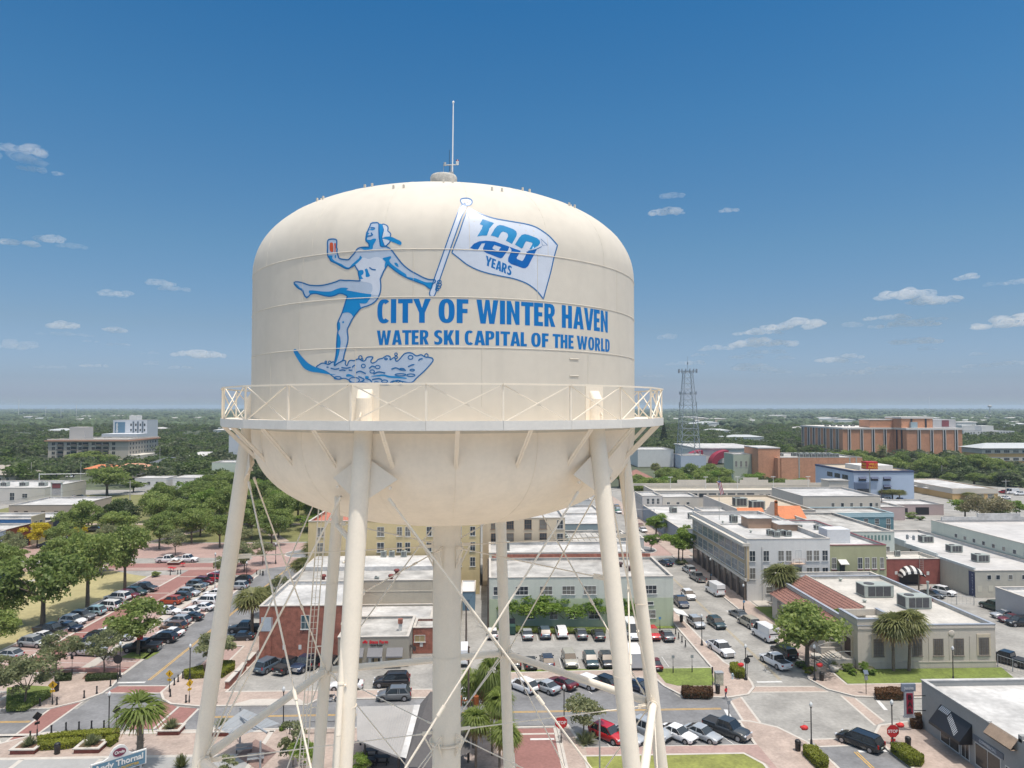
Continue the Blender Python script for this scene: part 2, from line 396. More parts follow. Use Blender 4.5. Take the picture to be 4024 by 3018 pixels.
 a = MB()
 for s_ in (0,.36): a.bar(lad(0,s_),lad(39.3,s_),.06,.02,up=TF)
 a.tube(lad(0,.18) - TF*.07,lad(39.3,.18) - TF*.07,.018,n=6)
 z = .4
 while z < 39.2: a.tube(lad(z,0),lad(z,.36),.012,n=6); z += .305
 z = 1.5
 while z < 39: a.bar(lad(z,0),tp(ph,lrho(z),z),.04,.05); z += 3.0
 a.build('ladder',cream_s,tower)
 return tank
tank_obj = build_tower()
# ---------------------------------------------------------------- painted mural, laid on the shell
def tank_bvh():
 b = MB(); prof = []
 for i in range(61):
  prof.append((TRAD,38.5 + (Z_C1 - 38.5)*i/60))
 for i in range(1,61):
  t = (math.pi/2)*i/60; prof.append(dprof(t))
 b.lathe(prof,(TC.x,TC.y,0),360)
 return BVHTree.FromPolygons([Vector(v) for v in b.v],b.f)
TBVH = tank_bvh()
def on_shell(px,py):
 h = TBVH.ray_cast(Vector((0,0,CAMH)),ray(px,py).normalized(),100)
 p = h[0]
 if p is None: return None
 rv = Vector((p.x - TC.x,p.y - TC.y,0))
 if p.z > Z_C1:
  k = ND_/TRAD*(rv.length/TRAD) ** (ND_ - 1)/rv.length; nrm = Vector((rv.x*k,rv.y*k,MD_/(Z_D1 - Z_C1)*((p.z - Z_C1)/(Z_D1 - Z_C1)) ** (MD_ - 1))).normalized()
 else: nrm = rv.normalized()
 return p,nrm
def cyl_map(phi,z):
 p = tp(phi,TRAD,z); return p,(tp(phi,1,0) - TC)
def smooth(pts,step,closed=True):
 """Catmull-Rom through the points; a point given twice keeps its corner"""
 n = len(pts); out = []
 rng = range(n if closed else n - 1)
 for i in rng:
  if closed: p0,p1,p2,p3 = pts[i - 1],pts[i],pts[(i + 1) % n],pts[(i + 2) % n]
  else: p0,p1,p2,p3 = pts[max(0,i - 1)],pts[i],pts[i + 1],pts[min(n - 1,i + 2)]
  d = math.dist(p1,p2)
  if d < 1e-6: continue
  k = max(1,int(d/step))
  for j in range(k):
   t = j/k; t2,t3 = t*t,t*t*t
   out.append(tuple(.5*(2*p1[c] + (-p0[c] + p2[c])*t + (2*p0[c] - 5*p1[c] + 4*p2[c] - p3[c])*t2 + (-p0[c] + 3*p1[c] - 3*p2[c] + p3[c])*t3) for c in (0,1)))
 if not closed: out.append(pts[-1])
 return out
def inside(pt,loops):
 x,y = pt; c = False
 for lp in loops:
  j = len(lp) - 1
  for i in range(len(lp)):
   xi,yi = lp[i]; xj,yj = lp[j]
   if (yi > y) != (yj > y) and x < (xj - xi)*(y - yi)/(yj - yi) + xi: c = not c
   j = i
 return c
def fill(b,loops,mapf,off,grid,mi=0):
 vs = []; es = []
 for lp in loops:
  s0 = len(vs); vs += [Vector(p) for p in lp]; es += [(s0 + i,s0 + (i + 1) % len(lp)) for i in range(len(lp))]
 xs = [v.x for v in vs]; ys = [v.y for v in vs]
 gx = min(xs) + grid*.5
 while gx < max(xs):
  gy = min(ys) + grid*.5
  while gy < max(ys):
   if inside((gx,gy),loops): vs.append(Vector((gx,gy)))
   gy += grid
  gx += grid
 r = delaunay_2d_cdt(vs,es,[],0,1e-5); V2,F2 = r[0],r[2]
 P = []
 for v in V2:
  h = mapf(v.x,v.y); P.append(None if h is None else h[0] + h[1]*off)
 fs = []
 for f in F2:
  c = (sum(V2[i].x for i in f)/3,sum(V2[i].y for i in f)/3)
  if inside(c,loops) and all(P[i] is not None for i in f):
   a,b_,c_ = (P[i] for i in f); nn = (b_ - a).cross(c_ - a)
   g = (a - TC); g.z *= .3
   fs.append(f if nn.dot(Vector((a.x - TC.x,a.y - TC.y,1.5))) > 0 else f[::-1])
 used = sorted({i for f in fs for i in f}); ix = {u: k for k,u in enumerate(used)}
 b.raw([P[u] for u in used],[tuple(ix[i] for i in f) for f in fs],mi,True)
def stroke(b,pts,w_,mapf,off,closed=False,mi=0):
 n = len(pts); Lp,Rp = [],[]
 for i in range(n):
  a = pts[i - 1] if (closed or i > 0) else pts[i]; c = pts[(i + 1) % n] if (closed or i < n - 1) else pts[i]
  dx,dy = c[0] - a[0],c[1] - a[1]; l = math.hypot(dx,dy) or 1
  nx,ny = -dy/l*w_/2,dx/l*w_/2
  Lp.append((pts[i][0] + nx,pts[i][1] + ny)); Rp.append((pts[i][0] - nx,pts[i][1] - ny))
 A = [mapf(*p) for p in Lp]; B = [mapf(*p) for p in Rp]
 vs = [];
 for a,c in zip(A,B):
  if a is None or c is None: return
  vs += [a[0] + a[1]*off,c[0] + c[1]*off]
 m_ = n if closed else n - 1
 b.raw(vs,[(2*i,2*((i + 1) % n),2*((i + 1) % n) + 1,2*i + 1) for i in range(m_)],mi,True)
def paint(name,rgb,rough=.35): return mat(name,rgb,rough,.04,3,spec=.4,coat=.12)
M_LIGHT = paint('pale blue mural paint',(.41,.49,.61)); M_PALE = paint('off white mural paint',(.57,.62,.71)); M_BLUE = paint('mid blue mural paint',(.006,.22,.52))
M_DARK = paint('dark blue outline paint',(.006,.13,.35)); M_TEXT = paint('royal blue lettering paint',(.001,.15,.44)); M_ORA = paint('orange mural paint',(.55,.09,.025))
def conv(c,pts): return [q(c,*p) for p in pts]
def circ(cx,cy,rx,ry=None,n=14): ry = ry or rx; return [(cx + math.cos(2*math.pi*i/n)*rx,cy + math.sin(2*math.pi*i/n)*ry) for i in range(n)]
def mural():
 L1,L2,L3,L4 = .002,.0035,.005,.0065
 body = conv('n1',[(1405,85),(1390,130),(1370,170),(1352,215),(1335,240),(1330,270),(1322,310),(1318,360),(1322,385),(1345,405),(1370,430),(1375,470),(1375,492),(1310,492),(1240,497),(1180,517),(1145,560),(1110,610),(1060,665),(1015,710),(950,708),(890,700),(850,680),(835,640),(825,600),(815,560),(822,525),(808,500),(812,440),(815,390),(805,365),(760,352),(700,355),(660,375),(652,430),(655,500),(652,560),(655,620),(665,660),(690,690),(710,730),(780,765),(840,795),(900,830),(960,860),(1010,870),(1060,845),(1130,810),(1140,830),(1165,875),(1185,905),(1190,960),(1205,1020),(1220,1080),(1220,1080),(1130,1078),(1040,1072),(940,1072),(870,1065),(800,1095),(700,1125),(600,1150),(500,1162),(400,1160),(320,1150),(240,1120),(160,1100),(100,1095),(72,1105),(75,1130),(110,1175),(150,1210),(210,1245),(235,1290),(260,1345),(290,1375),(320,1355),(355,1315),(400,1300),(460,1300),(540,1320),(620,1340),(700,1348),(780,1330),(850,1300),(900,1300),(960,1320),(995,1345),(970,1430),(940,1530)])
 body += conv('n2',[(750,306),(725,360),(692,440),(690,500),(695,560),(685,620),(678,720),(675,820),(665,920),(648,1000),(640,1060),(640,1060),(700,1020),(765,980),(785,900),(810,810),(835,720),(840,640),(830,540),(860,470),(905,380),(970,290),(1030,225),(1130,190),(1200,155),(1260,100),(1295,30)])
 body += conv('n1',[(1575,1240),(1578,1150),(1568,1050),(1568,1050),(1600,980),(1640,890),(1700,800),(1700,800),(1760,850),(1850,920),(1950,985),(2060,1040),(2150,1075)])
 body += conv('n3',[(-79,1377),(0,1405),(50,1430),(90,1465),(135,1480),(150,1430),(165,1400),(195,1385),(205,1360),(190,1340),(120,1340),(60,1325),(0,1300),(-79,1258)])
 body += conv('n1',[(2100,905),(2000,830),(1930,760),(1860,670),(1800,590),(1750,530),(1690,490),(1640,480),(1600,482),(1575,470),(1562,400),(1550,300),(1545,200),(1540,80),(1480,68),(1430,72)])
 B = smooth(body,5)
 pole = smooth(conv('n3',[(615,175),(680,190),(590,420),(265,1350),(215,1520),(180,1595),(150,1605),(118,1590),(110,1550),(180,1335),(515,390)]),8)
 ball = smooth(conv('n3',[(590,110),(610,85),(670,76),(730,85),(765,110),(772,145),(745,178),(690,190),(620,165)]),4)
 flag = smooth(conv('n3',[(720,225),(720,225),(840,290),(950,335),(1120,390),(1400,440),(1600,475),(1750,520),(1870,590),(1980,675),(2095,805),(2095,805),(2040,1000),(1990,1220),(1930,1440),(1875,1640),(1875,1640),(1800,1540),(1700,1450),(1580,1380),(1400,1320),(1200,1280),(1000,1235),(850,1185),(700,1110),(570,1010),(458,920),(458,920),(500,800),(570,620),(640,410)]),10)
 wave = smooth(conv('n2',[(385,1085),(430,1040),(480,1020),(560,1040),(600,1010),(640,1005),(645,1060),(700,1020),(770,985),(810,990),(800,1030),(825,1060),(850,1000),(880,980),(930,985),(990,960),(1050,990),(1085,985),(1120,935),(1200,935),(1170,990),(1190,1020),(1240,1005),(1280,965),(1340,950),(1400,915),(1450,930),(1450,975),(1510,940),(1540,995),(1580,970),(1620,925),(1660,885),(1720,870),(1770,880),(1830,915),(1900,900),(1950,930),(2000,935),(2060,950),(2075,975),(2040,1030),(1950,1130),(1850,1220),(1760,1300),(1640,1290),(1560,1270),(1500,1290),(1420,1330),(1300,1325),(1180,1325),(1090,1300),(1000,1305),(900,1300),(850,1265),(780,1240),(700,1255),(630,1220),(570,1175),(500,1130)]),4)
 hair = smooth(conv('n1',[(1600,98),(1650,100),(1690,125),(1705,160),(1700,210),(1735,240),(1752,270),(1742,310),(1740,390),(1700,440),(1650,475),(1620,420),(1600,360),(1595,320),(1610,250),(1622,190)]),4)
 def F(name,loops,m,off,g=18,par=tank_obj):
  b = MB()
  for lp in loops: fill(b,lp if isinstance(lp[0],list) else [lp],on_shell,off,g)
  return b.build(name,m,par)
 fl = F('painted_flag',[flag,pole,ball],M_PALE,L1); fig = F('painted_skier',[B],M_LIGHT,L2); F('painted_wave',[wave],M_LIGHT,L1)
 F('painted_headscarf',[hair],M_PALE,L2)
 S = [[(1145,790),(1200,720),(1280,675),(1370,700),(1450,670),(1530,662),(1600,700),(1640,760),(1645,850),(1600,930),(1560,1020),(1570,1100),(1575,1230),(1550,1320),(1400,1310),(1430,1250),(1430,1170),(1400,1120),(1230,1085),(1225,1060),(1200,900),(1165,850),(1140,815)]]
 F('painted_swimsuit',[smooth(conv('n1',p),5) for p in S],M_PALE,L3)
 bl = [[(1537,90),(1600,98),(1615,140),(1622,200),(1605,260),(1590,320),(1600,370),(1620,420),(1640,478),(1595,487),(1562,470),(1560,400),(1550,280),(1542,180)],
  [(1600,340),(1650,315),(1720,308),(1780,320),(1850,355),(1915,385),(1942,425),(1930,452),(1900,455),(1840,425),(1770,400),(1700,365),(1640,350)],
  [(1398,110),(1352,215),(1335,245),(1330,290),(1320,350),(1322,385),(1345,405),(1372,430),(1378,492),(1378,492),(1240,497),(1225,510),(1265,525),(1300,550),(1360,540),(1435,520),(1445,460),(1480,400),(1497,350),(1450,345),(1400,365),(1340,362),(1340,330),(1360,315),(1350,300),(1350,280),(1380,250),(1350,235),(1365,205),(1390,190),(1375,175),(1395,140)],
  [(1388,184),(1440,173),(1475,185),(1440,199),(1400,197)],
  [(1610,690),(1680,665),(1755,652),(1750,690),(1725,720),(1750,770),(1820,830),(1920,900),(2020,970),(2030,1005),(2120,1025),(2212,1045),(2212,1095),(2060,1035),(1850,915),(1700,797),(1650,860),(1645,790),(1660,750)],
  [(655,640),(740,640),(735,690),(800,745),(900,790),(960,830),(1025,845),(1080,790),(1160,720),(1205,680),(1215,640),(1250,680),(1200,740),(1150,785),(1060,842),(1010,866),(960,856),(840,792),(710,727),(665,665)],
  [(1185,905),(1265,890),(1280,940),(1270,965),(1240,985),(1250,1015),(1275,1035),(1225,1050),(1205,1000),(1190,950)],
  [(1300,880),(1330,862),(1350,880),(1365,930),(1390,995),(1320,1010),(1315,940)],
  [(1812,765),(1845,762),(1875,790),(1887,838),(1860,830),(1820,795)],
  [(330,1250),(420,1245),(560,1262),(700,1262),(800,1225),(880,1200),(960,1197),(1015,1215),(980,1238),(1100,1262),(1250,1290),(1415,1312),(1415,1312),(1400,1370),(1365,1420),(1320,1470),(1210,1470),(1210,1470),(1235,1545),(1235,1545),(1165,1640),(1104,1697),(1060,1650),(996,1625),(911,1643),(911,1643),(940,1530),(970,1430),(995,1345),(995,1345),(960,1320),(880,1297),(780,1328),(700,1346),(560,1323),(460,1299),(355,1312)],
  [(80,1120),(130,1150),(170,1195),(225,1225),(250,1290),(285,1350),(330,1340),(290,1373),(255,1340),(220,1260),(140,1200)],circ(790,655,14,28)]
 bl = [smooth(conv('n1',p),4) for p in bl]
 bl += [smooth(conv('n2',p),4) for p in ([(700,425),(722,430),(728,520),(700,560),(696,580),(705,600),(725,640),(735,720),(722,820),(700,920),(670,1010),(645,1040),(665,920),(675,820),(680,700),(690,600),(692,440)],circ(770,428,15),
  [(50,850),(55,825),(75,815),(105,840),(150,900),(240,1000),(310,1050),(385,1085),(450,1110),(530,1140),(570,1175),(660,1182),(600,1190),(450,1165),(290,1140),(200,1090),(140,1010),(90,930)],
  [(1170,1215),(1260,1195),(1350,1185),(1440,1205),(1560,1215),(1690,1235),(1690,1248),(1560,1240),(1440,1232),(1350,1210),(1260,1215)],[(1085,1215),(1120,1208),(1145,1225),(1120,1245),(1090,1240)],[(810,1195),(850,1178),(890,1195),(930,1215),(860,1215),(820,1220)])]
 bl += [smooth(conv('n3',[(-79,1330),(0,1362),(60,1380),(160,1385),(150,1430),(135,1475),(90,1462),(40,1425),(0,1402),(-79,1374)]),4)]
 F('painted_shading',bl,M_BLUE,L4,20)
 F('painted_drink',[smooth(conv('n1',p),3) for p in ([(690,430),(700,415),(735,412),(750,430),(752,570),(705,568),(690,520)],[(770,425),(795,420),(790,580),(775,582),(772,500)])],M_ORA,L4)
 # dark outlines
 b = MB(); W = 5.0
 k = int(len(B)); stroke(b,B,W,on_shell,L4 + .002,True)
 stroke(b,flag,4.4,on_shell,L4,True); stroke(b,pole,4.2,on_shell,L4,True); stroke(b,ball,4.2,on_shell,L4 + .0025,True)
 stroke(b,wave,4.6,on_shell,L4 - .001,True); stroke(b,hair,4.4,on_shell,L4 - .001,True)
 for cx,cy,rx,ry in ((262,1375,30,26),(256,1418,40,24),(246,1458,36,22),(228,1490,24,22)):
  stroke(b,smooth(conv('n3',circ(cx,cy,rx,ry)),3),3.8,on_shell,L4 + .004,True)
 for cx,cy,rx,ry in ((1020,940,25,26),(1042,968,16,14),(520,1005,13,13),(575,1010,18,18),(1535,893,19,19),(1537,938,19,19),(1975,912,25,27),(1745,938,35,28),(1600,1308,32,22),(1250,1308,36,17),
      (930,1268,76,40),(690,1235,52,20),(1270,1078,35,24),(1190,1142,32,24),(1062,1062,28,26),(1600,1190,80,16),(1750,1196,60,18),(1620,1110,36,14),(1770,1122,34,13),(1370,1285,44,20),(1390,960,20,12)):
  stroke(b,smooth(conv('n2',circ(cx,cy,rx,ry)),3),4.0,on_shell,L4,True)
 for c,p in (('n1',[(1410,240),(1422,265),(1440,284)]),('n1',[(1352,300),(1395,298),(1435,280)]),('n1',[(1380,845),(1430,880),(1490,887)]),('n1',[(1400,160),(1440,155),(1478,168)]),
    ('n2',[(590,1095),(650,1110),(715,1098)]),('n2',[(745,1085),(820,1095),(880,1080)]),('n2',[(715,1130),(760,1120),(805,1130)]),('n2',[(955,1160),(1020,1140),(1100,1175)]),('n2',[(1145,1100),(1190,1065),(1235,1080)]),
    ('n2',[(1210,1180),(1280,1150),(1380,1165)]),('n2',[(1470,1110),(1530,1090),(1600,1115),(1680,1125)]),('n2',[(1710,1075),(1760,1050),(1802,1042)]),('n2',[(1860,985),(1880,965),(1920,958)]),
    ('n2',[(900,1085),(920,1062),(945,1050)]),('n2',[(850,1120),(880,1125),(903,1122)]),('n2',[(530,1078),(560,1082)]),('n2',[(1090,1240),(1160,1265),(1190,1310)]),('n2',[(1190,1260),(1290,1245),(1330,1262)]),('n2',[(1450,1305),(1500,1280),(1560,1290)]),('n2',[(990,1215),(1075,1260),(1010,1300)])):
  stroke(b,smooth(conv(c,p),4,False),5.0,on_shell,L4 + .002)
 stroke(b,smooth(conv('n3',[(1640,893),(1760,868),(1850,825)]),5,False),2.6,on_shell,L4)
 stroke(b,conv('n3',[(1838,708),(1862,806),(1942,806)]),2.0,on_shell,L4,True)
 b.build('painted_outline',M_DARK,tank_obj)
 # the 100 on the flag
 T = [[(935,400),(1110,460),(1000,655),(930,655),(850,670),(940,500),(890,478)],
  [(1060,655),(1120,550),(1160,505),(1200,490),(1260,500),(1410,555),(1455,590),(1467,630),(1455,670),(1390,785),(1295,735),(1330,665),(1325,630),(1300,610),(1250,592),(1220,610),(1175,690),(1110,665)],
  [(1435,795),(1500,690),(1540,645),(1590,632),(1650,645),(1780,695),(1820,730),(1828,770),(1800,810),(1740,845),(1690,865),(1660,868),(1710,780),(1700,765),(1610,742),(1590,770),(1560,840),(1540,857)]]
 F('painted_numerals_upper',[conv('n3',p) for p in T],paint('cyan blue mural paint',(.02,.24,.50)),L3,16)
 U = [[conv('n3',[(738,848),(800,780),(880,745),(980,733),(1120,746),(1350,828),(1330,880),(1240,1000),(1210,1008),(1170,995),(990,925),(945,890),(940,850),(975,772),(920,778),(855,885)]),conv('n3',[(1115,800),(1220,835),(1180,890),(1150,885),(1095,865),(1088,840)])],
  [conv('n3',[(1351,829),(1525,893),(1510,920),(1460,1000),(1470,1020),(1545,1050),(1565,1035),(1620,925),(1610,905),(1700,890),(1775,870),(1640,1130),(1600,1160),(1560,1162),(1380,1100),(1330,1060),(1330,1010),(1340,980),(1385,880)])]]
 F('painted_numerals_lower',U,paint('deep blue mural paint',(.004,.12,.42)),L3,16)
 # lettering
 EL = lambda cx,cy,a,b,t0,t1,n,e=2.5: [(cx + math.copysign(abs(math.cos(t0 + (t1 - t0)*k/n)) ** (2/e),math.cos(t0 + (t1 - t0)*k/n))*a,cy + math.copysign(abs(math.sin(t0 + (t1 - t0)*k/n)) ** (2/e),math.sin(t0 + (t1 - t0)*k/n))*b) for k in range(n + 1)]
 Rb = [(0,0),(0,1),(.33,1),(.45,.97),(.54,.88),(.57,.74),(.56,.60),(.50,.49),(.42,.43)]; hole = [(.225,.84),(.29,.835),(.33,.80),(.345,.72),(.335,.62),(.30,.56),(.225,.55)]
 GL = {'I': (.235,[[(0,0),(0,1),(.235,1),(.235,0)]]),'T': (.62,[[(0,1),(.62,1),(.62,.82),(.43,.82),(.43,0),(.19,0),(.19,.82),(0,.82)]]),'Y': (.74,[[(0,1),(.25,1),(.37,.62),(.49,1),(.74,1),(.49,.42),(.49,0),(.25,0),(.25,.42)]]),
  'C': (.52,[EL(.30,.5,.30,.505,R(48),R(312),26) + EL(.30,.5,.08,.34,R(305),R(55),16)]),'O': (.62,[EL(.31,.5,.31,.505,0,2*math.pi,32)[:-1],EL(.31,.5,.085,.345,0,2*math.pi,24)[:-1]]),
  'F': (.45,[[(0,0),(0,1),(.45,1),(.45,.82),(.23,.82),(.23,.60),(.42,.60),(.42,.42),(.23,.42),(.23,0)]]),'E': (.46,[[(0,0),(0,1),(.46,1),(.46,.82),(.23,.82),(.23,.60),(.43,.60),(.43,.42),(.23,.42),(.23,.18),(.46,.18),(.46,0)]]),
  'L': (.43,[[(0,0),(0,1),(.23,1),(.23,.18),(.43,.18),(.43,0)]]),'W': (.98,[[(0,1),(.23,1),(.31,.38),(.40,1),(.58,1),(.67,.38),(.75,1),(.98,1),(.80,0),(.57,0),(.49,.58),(.41,0),(.18,0)]]),
  'N': (.61,[[(0,0),(0,1),(.20,1),(.39,.45),(.39,1),(.61,1),(.61,0),(.42,0),(.22,.56),(.22,0)]]),'H': (.59,[[(0,0),(0,1),(.23,1),(.23,.60),(.36,.60),(.36,1),(.59,1),(.59,0),(.36,0),(.36,.42),(.23,.42),(.23,0)]]),
  'A': (.67,[[(0,0),(.20,1),(.47,1),(.67,0),(.44,0),(.41,.18),(.26,.18),(.23,0)],[(.285,.34),(.335,.70),(.385,.34)]]),'V': (.67,[[(0,1),(.23,1),(.335,.36),(.44,1),(.67,1),(.46,0),(.21,0)]]),
  'R': (.60,[Rb + [(.60,0),(.355,0),(.235,.38),(.225,.38),(.225,0)],hole]),'P': (.57,[Rb + [(.34,.40),(.225,.40),(.225,0)],hole]),'K': (.62,[[(0,0),(0,1),(.23,1),(.23,.62),(.38,1),(.61,1),(.42,.54),(.62,0),(.37,0),(.27,.32),(.23,.25),(.23,0)]]),
  'D': (.57,[[(0,0),(0,1),(.27,1),(.42,.96),(.53,.85),(.57,.68),(.57,.32),(.53,.15),(.42,.04),(.27,0)],[(.225,.17),(.225,.83),(.28,.82),(.33,.76),(.345,.66),(.345,.34),(.33,.24),(.28,.18)]]),
  'S': (.52,[[(.47,.94),(.36,.995),(.25,1.01),(.12,.975),(.03,.88),(0,.74),(.03,.61),(.11,.52),(.22,.45),(.28,.38),(.295,.28),(.27,.20),(.20,.175),(.11,.20),(.02,.265),(.02,.05),(.12,0),(.24,-.01),(.38,.03),(.48,.13),(.52,.28),(.49,.42),(.41,.52),(.30,.60),(.24,.66),(.225,.74),(.25,.81),(.31,.835),(.38,.82),(.47,.765)]])}
 def word(txt):
  x = 0; out = []
  for ch in txt:
   w_,lp = GL[ch]; out += [[(x + a,b_) for a,b_ in l] for l in lp]; x += w_ + (.02 if ch in 'AVYT' else .075)
  x -= .075 if txt[-1] not in 'AVYT' else .02
  return [[(a/x,b_) for a,b_ in l] for l in out]
 def phz(px,py):
  p = on_shell(px,py)[0] - TC; return math.degrees(math.atan2(p.dot(TR_),-p.dot(TF))),p.z
 def letters(txt,c,xa,xb,yt,yb,zt,zb,m):
  pa = phz(*q(c,xa,(yt + yb)/2))[0]; pb = phz(*q(c,xb,(yt + yb)/2))[0]; arc = TRAD*math.pi/180
  loops = [[((pa + (pb - pa)*u)*arc,zb + (zt - zb)*v) for u,v in l] for l in word(txt)]
  b = MB(); fill(b,loops,lambda x,y: cyl_map(x/arc,y),.003,.22); return b.build('lettering',m,tank_obj)
 zt1 = phz(*q('m',640,832))[1]; zb1 = phz(*q('m',640,980))[1]; zt2 = phz(*q('m',640,1025))[1]; zb2 = phz(*q('m',640,1121))[1] + .03
 for t_,xa,xb,yt,yb in (('CITY',605,937,832,980),('OF',985,1170,835,975),('WINTER',1220,1710,845,995),('HAVEN',1750,2035,885,1030)): letters(t_,'m',xa,xb,yt,yb,zt1,zb1,M_TEXT)
 for t_,xa,xb,yt,yb in (('WATER',602,925,1025,1121),('SKI',957,1113,1025,1121),('CAPITAL',1147,1533,1030,1128),('OF',1560,1668,1040,1137),('THE',1693,1823,1045,1145),('WORLD',1843,2047,1062,1160)): letters(t_,'m',xa,xb,yt,yb,zt2,zb2,M_TEXT)
 b = MB()
 loops = []
 for l in word('YEARS'): loops.append([q('n3',968 + 408*u + 18*v,1108 + 172*u - 145*v) for u,v in l])
 fill(b,loops,on_shell,L3,20); b.build('lettering',M_TEXT,tank_obj)
mural()
# other weld marks and brackets on the shell
b = MB()
for z in (40.98,41.52): b.tube(tp(31.5,TRAD + .01,z),tp(34.5,TRAD + .01,z),.018,n=6)
b.build('step_bracket',cream,tank_obj)
# ================================================================ ground, streets, pavements, lawns
g_far = mat('woodland floor',(.075,.09,.05),.9,.35,.01,var2=.3)
asph = mat('pale weathered asphalt',(.27,.262,.245),.85,.28,.22,var2=.12,bump=.1)
asph_d = mat('dark asphalt',(.17,.172,.178),.85,.3,.25,var2=.12,bump=.1)
paver = mat('pink paver',(.355,.285,.245),.85,.2,.35,var2=.14)
brickp = mat('red brick paving',(.245,.12,.105),.85,.12,.3,var2=.12)
brickl = mat('faded brick paving',(.33,.23,.205),.85,.12,.3,var2=.12)
conc_p = mat('concrete paving',(.43,.40,.36),.85,.1,.3,var2=.06)
kerbm = mat('kerb concrete',(.46,.43,.39),.8,.12,.8)
grass = mat('lawn green',(.13,.17,.035),.95,.28,.35,var2=.25)
grassd = mat('dry lawn',(.33,.29,.145),.95,.16,.15,var2=.12)
yel = mat('yellow road paint',(.55,.33,.07),.7,.2,1.5)
yelf = mat('worn yellow road paint',(.36,.29,.17),.7,.2,1.5)
wht = mat('white road paint',(.56,.56,.55),.7,.15,1.5)
soil = mat('mulch',(.16,.09,.06),.95,.2,2)
waterm = mat('lake water',(.05,.09,.12),.08,.1,.02)
def struct(name,b,m): return tag(b.build(name,m),kind='structure')
def sheet(name,poly,z,m):
 b = MB(); b.sheet(poly,z); return struct(name,b,m)
def rect(x0,x1,y0,y1): return [(x0,y0),(x1,y0),(x1,y1),(x0,y1)]
def raised(name,poly,m,h=.14,kerb=True,kw=.28):
 n = len(poly); a = sum(poly[i][0]*poly[(i + 1) % n][1] - poly[(i + 1) % n][0]*poly[i][1] for i in range(n))
 if a < 0: poly = poly[::-1]
 b = MB(); b.prism(poly,-.02,h,0); o = struct(name,b,m)
 if kerb:
  b = MB(); ins = []; out = []
  for i in range(n):
   p0,p1,p2 = Vector(poly[i - 1]),Vector(poly[i]),Vector(poly[(i + 1) % n])
   d1 = (p1 - p0).normalized(); d2 = (p2 - p1).normalized(); n1 = Vector((-d1.y,d1.x)); n2 = Vector((-d2.y,d2.x)); nn = (n1 + n2)
   nn = nn.normalized()/max(.5,nn.normalized().dot(n1)) if nn.length > .1 else n1
   ins.append(p1 + nn*kw); out.append(p1 - nn*.04)
  for i in range(n):
   j = (i + 1) % n
   b.face([(*out[i],h + .012),(*out[j],h + .012),(*ins[j],h + .012),(*ins[i],h + .012)]); b.face([(*out[i],-.02),(*out[j],-.02),(*out[j],h + .012),(*out[i],h + .012)])
  struct('kerb',b,kerbm)
 return o
def lines(name,segs,wd,z,m):
 b = MB()
 for (x0,y0,x1,y1) in segs:
  l = math.hypot(x1 - x0,y1 - y0); nx,ny = -(y1 - y0)/l*wd/2,(x1 - x0)/l*wd/2
  b.sheet([(x0 + nx,y0 + ny),(x1 + nx,y1 + ny),(x1 - nx,y1 - ny),(x0 - nx,y0 - ny)],z)
 return struct(name,b,m)
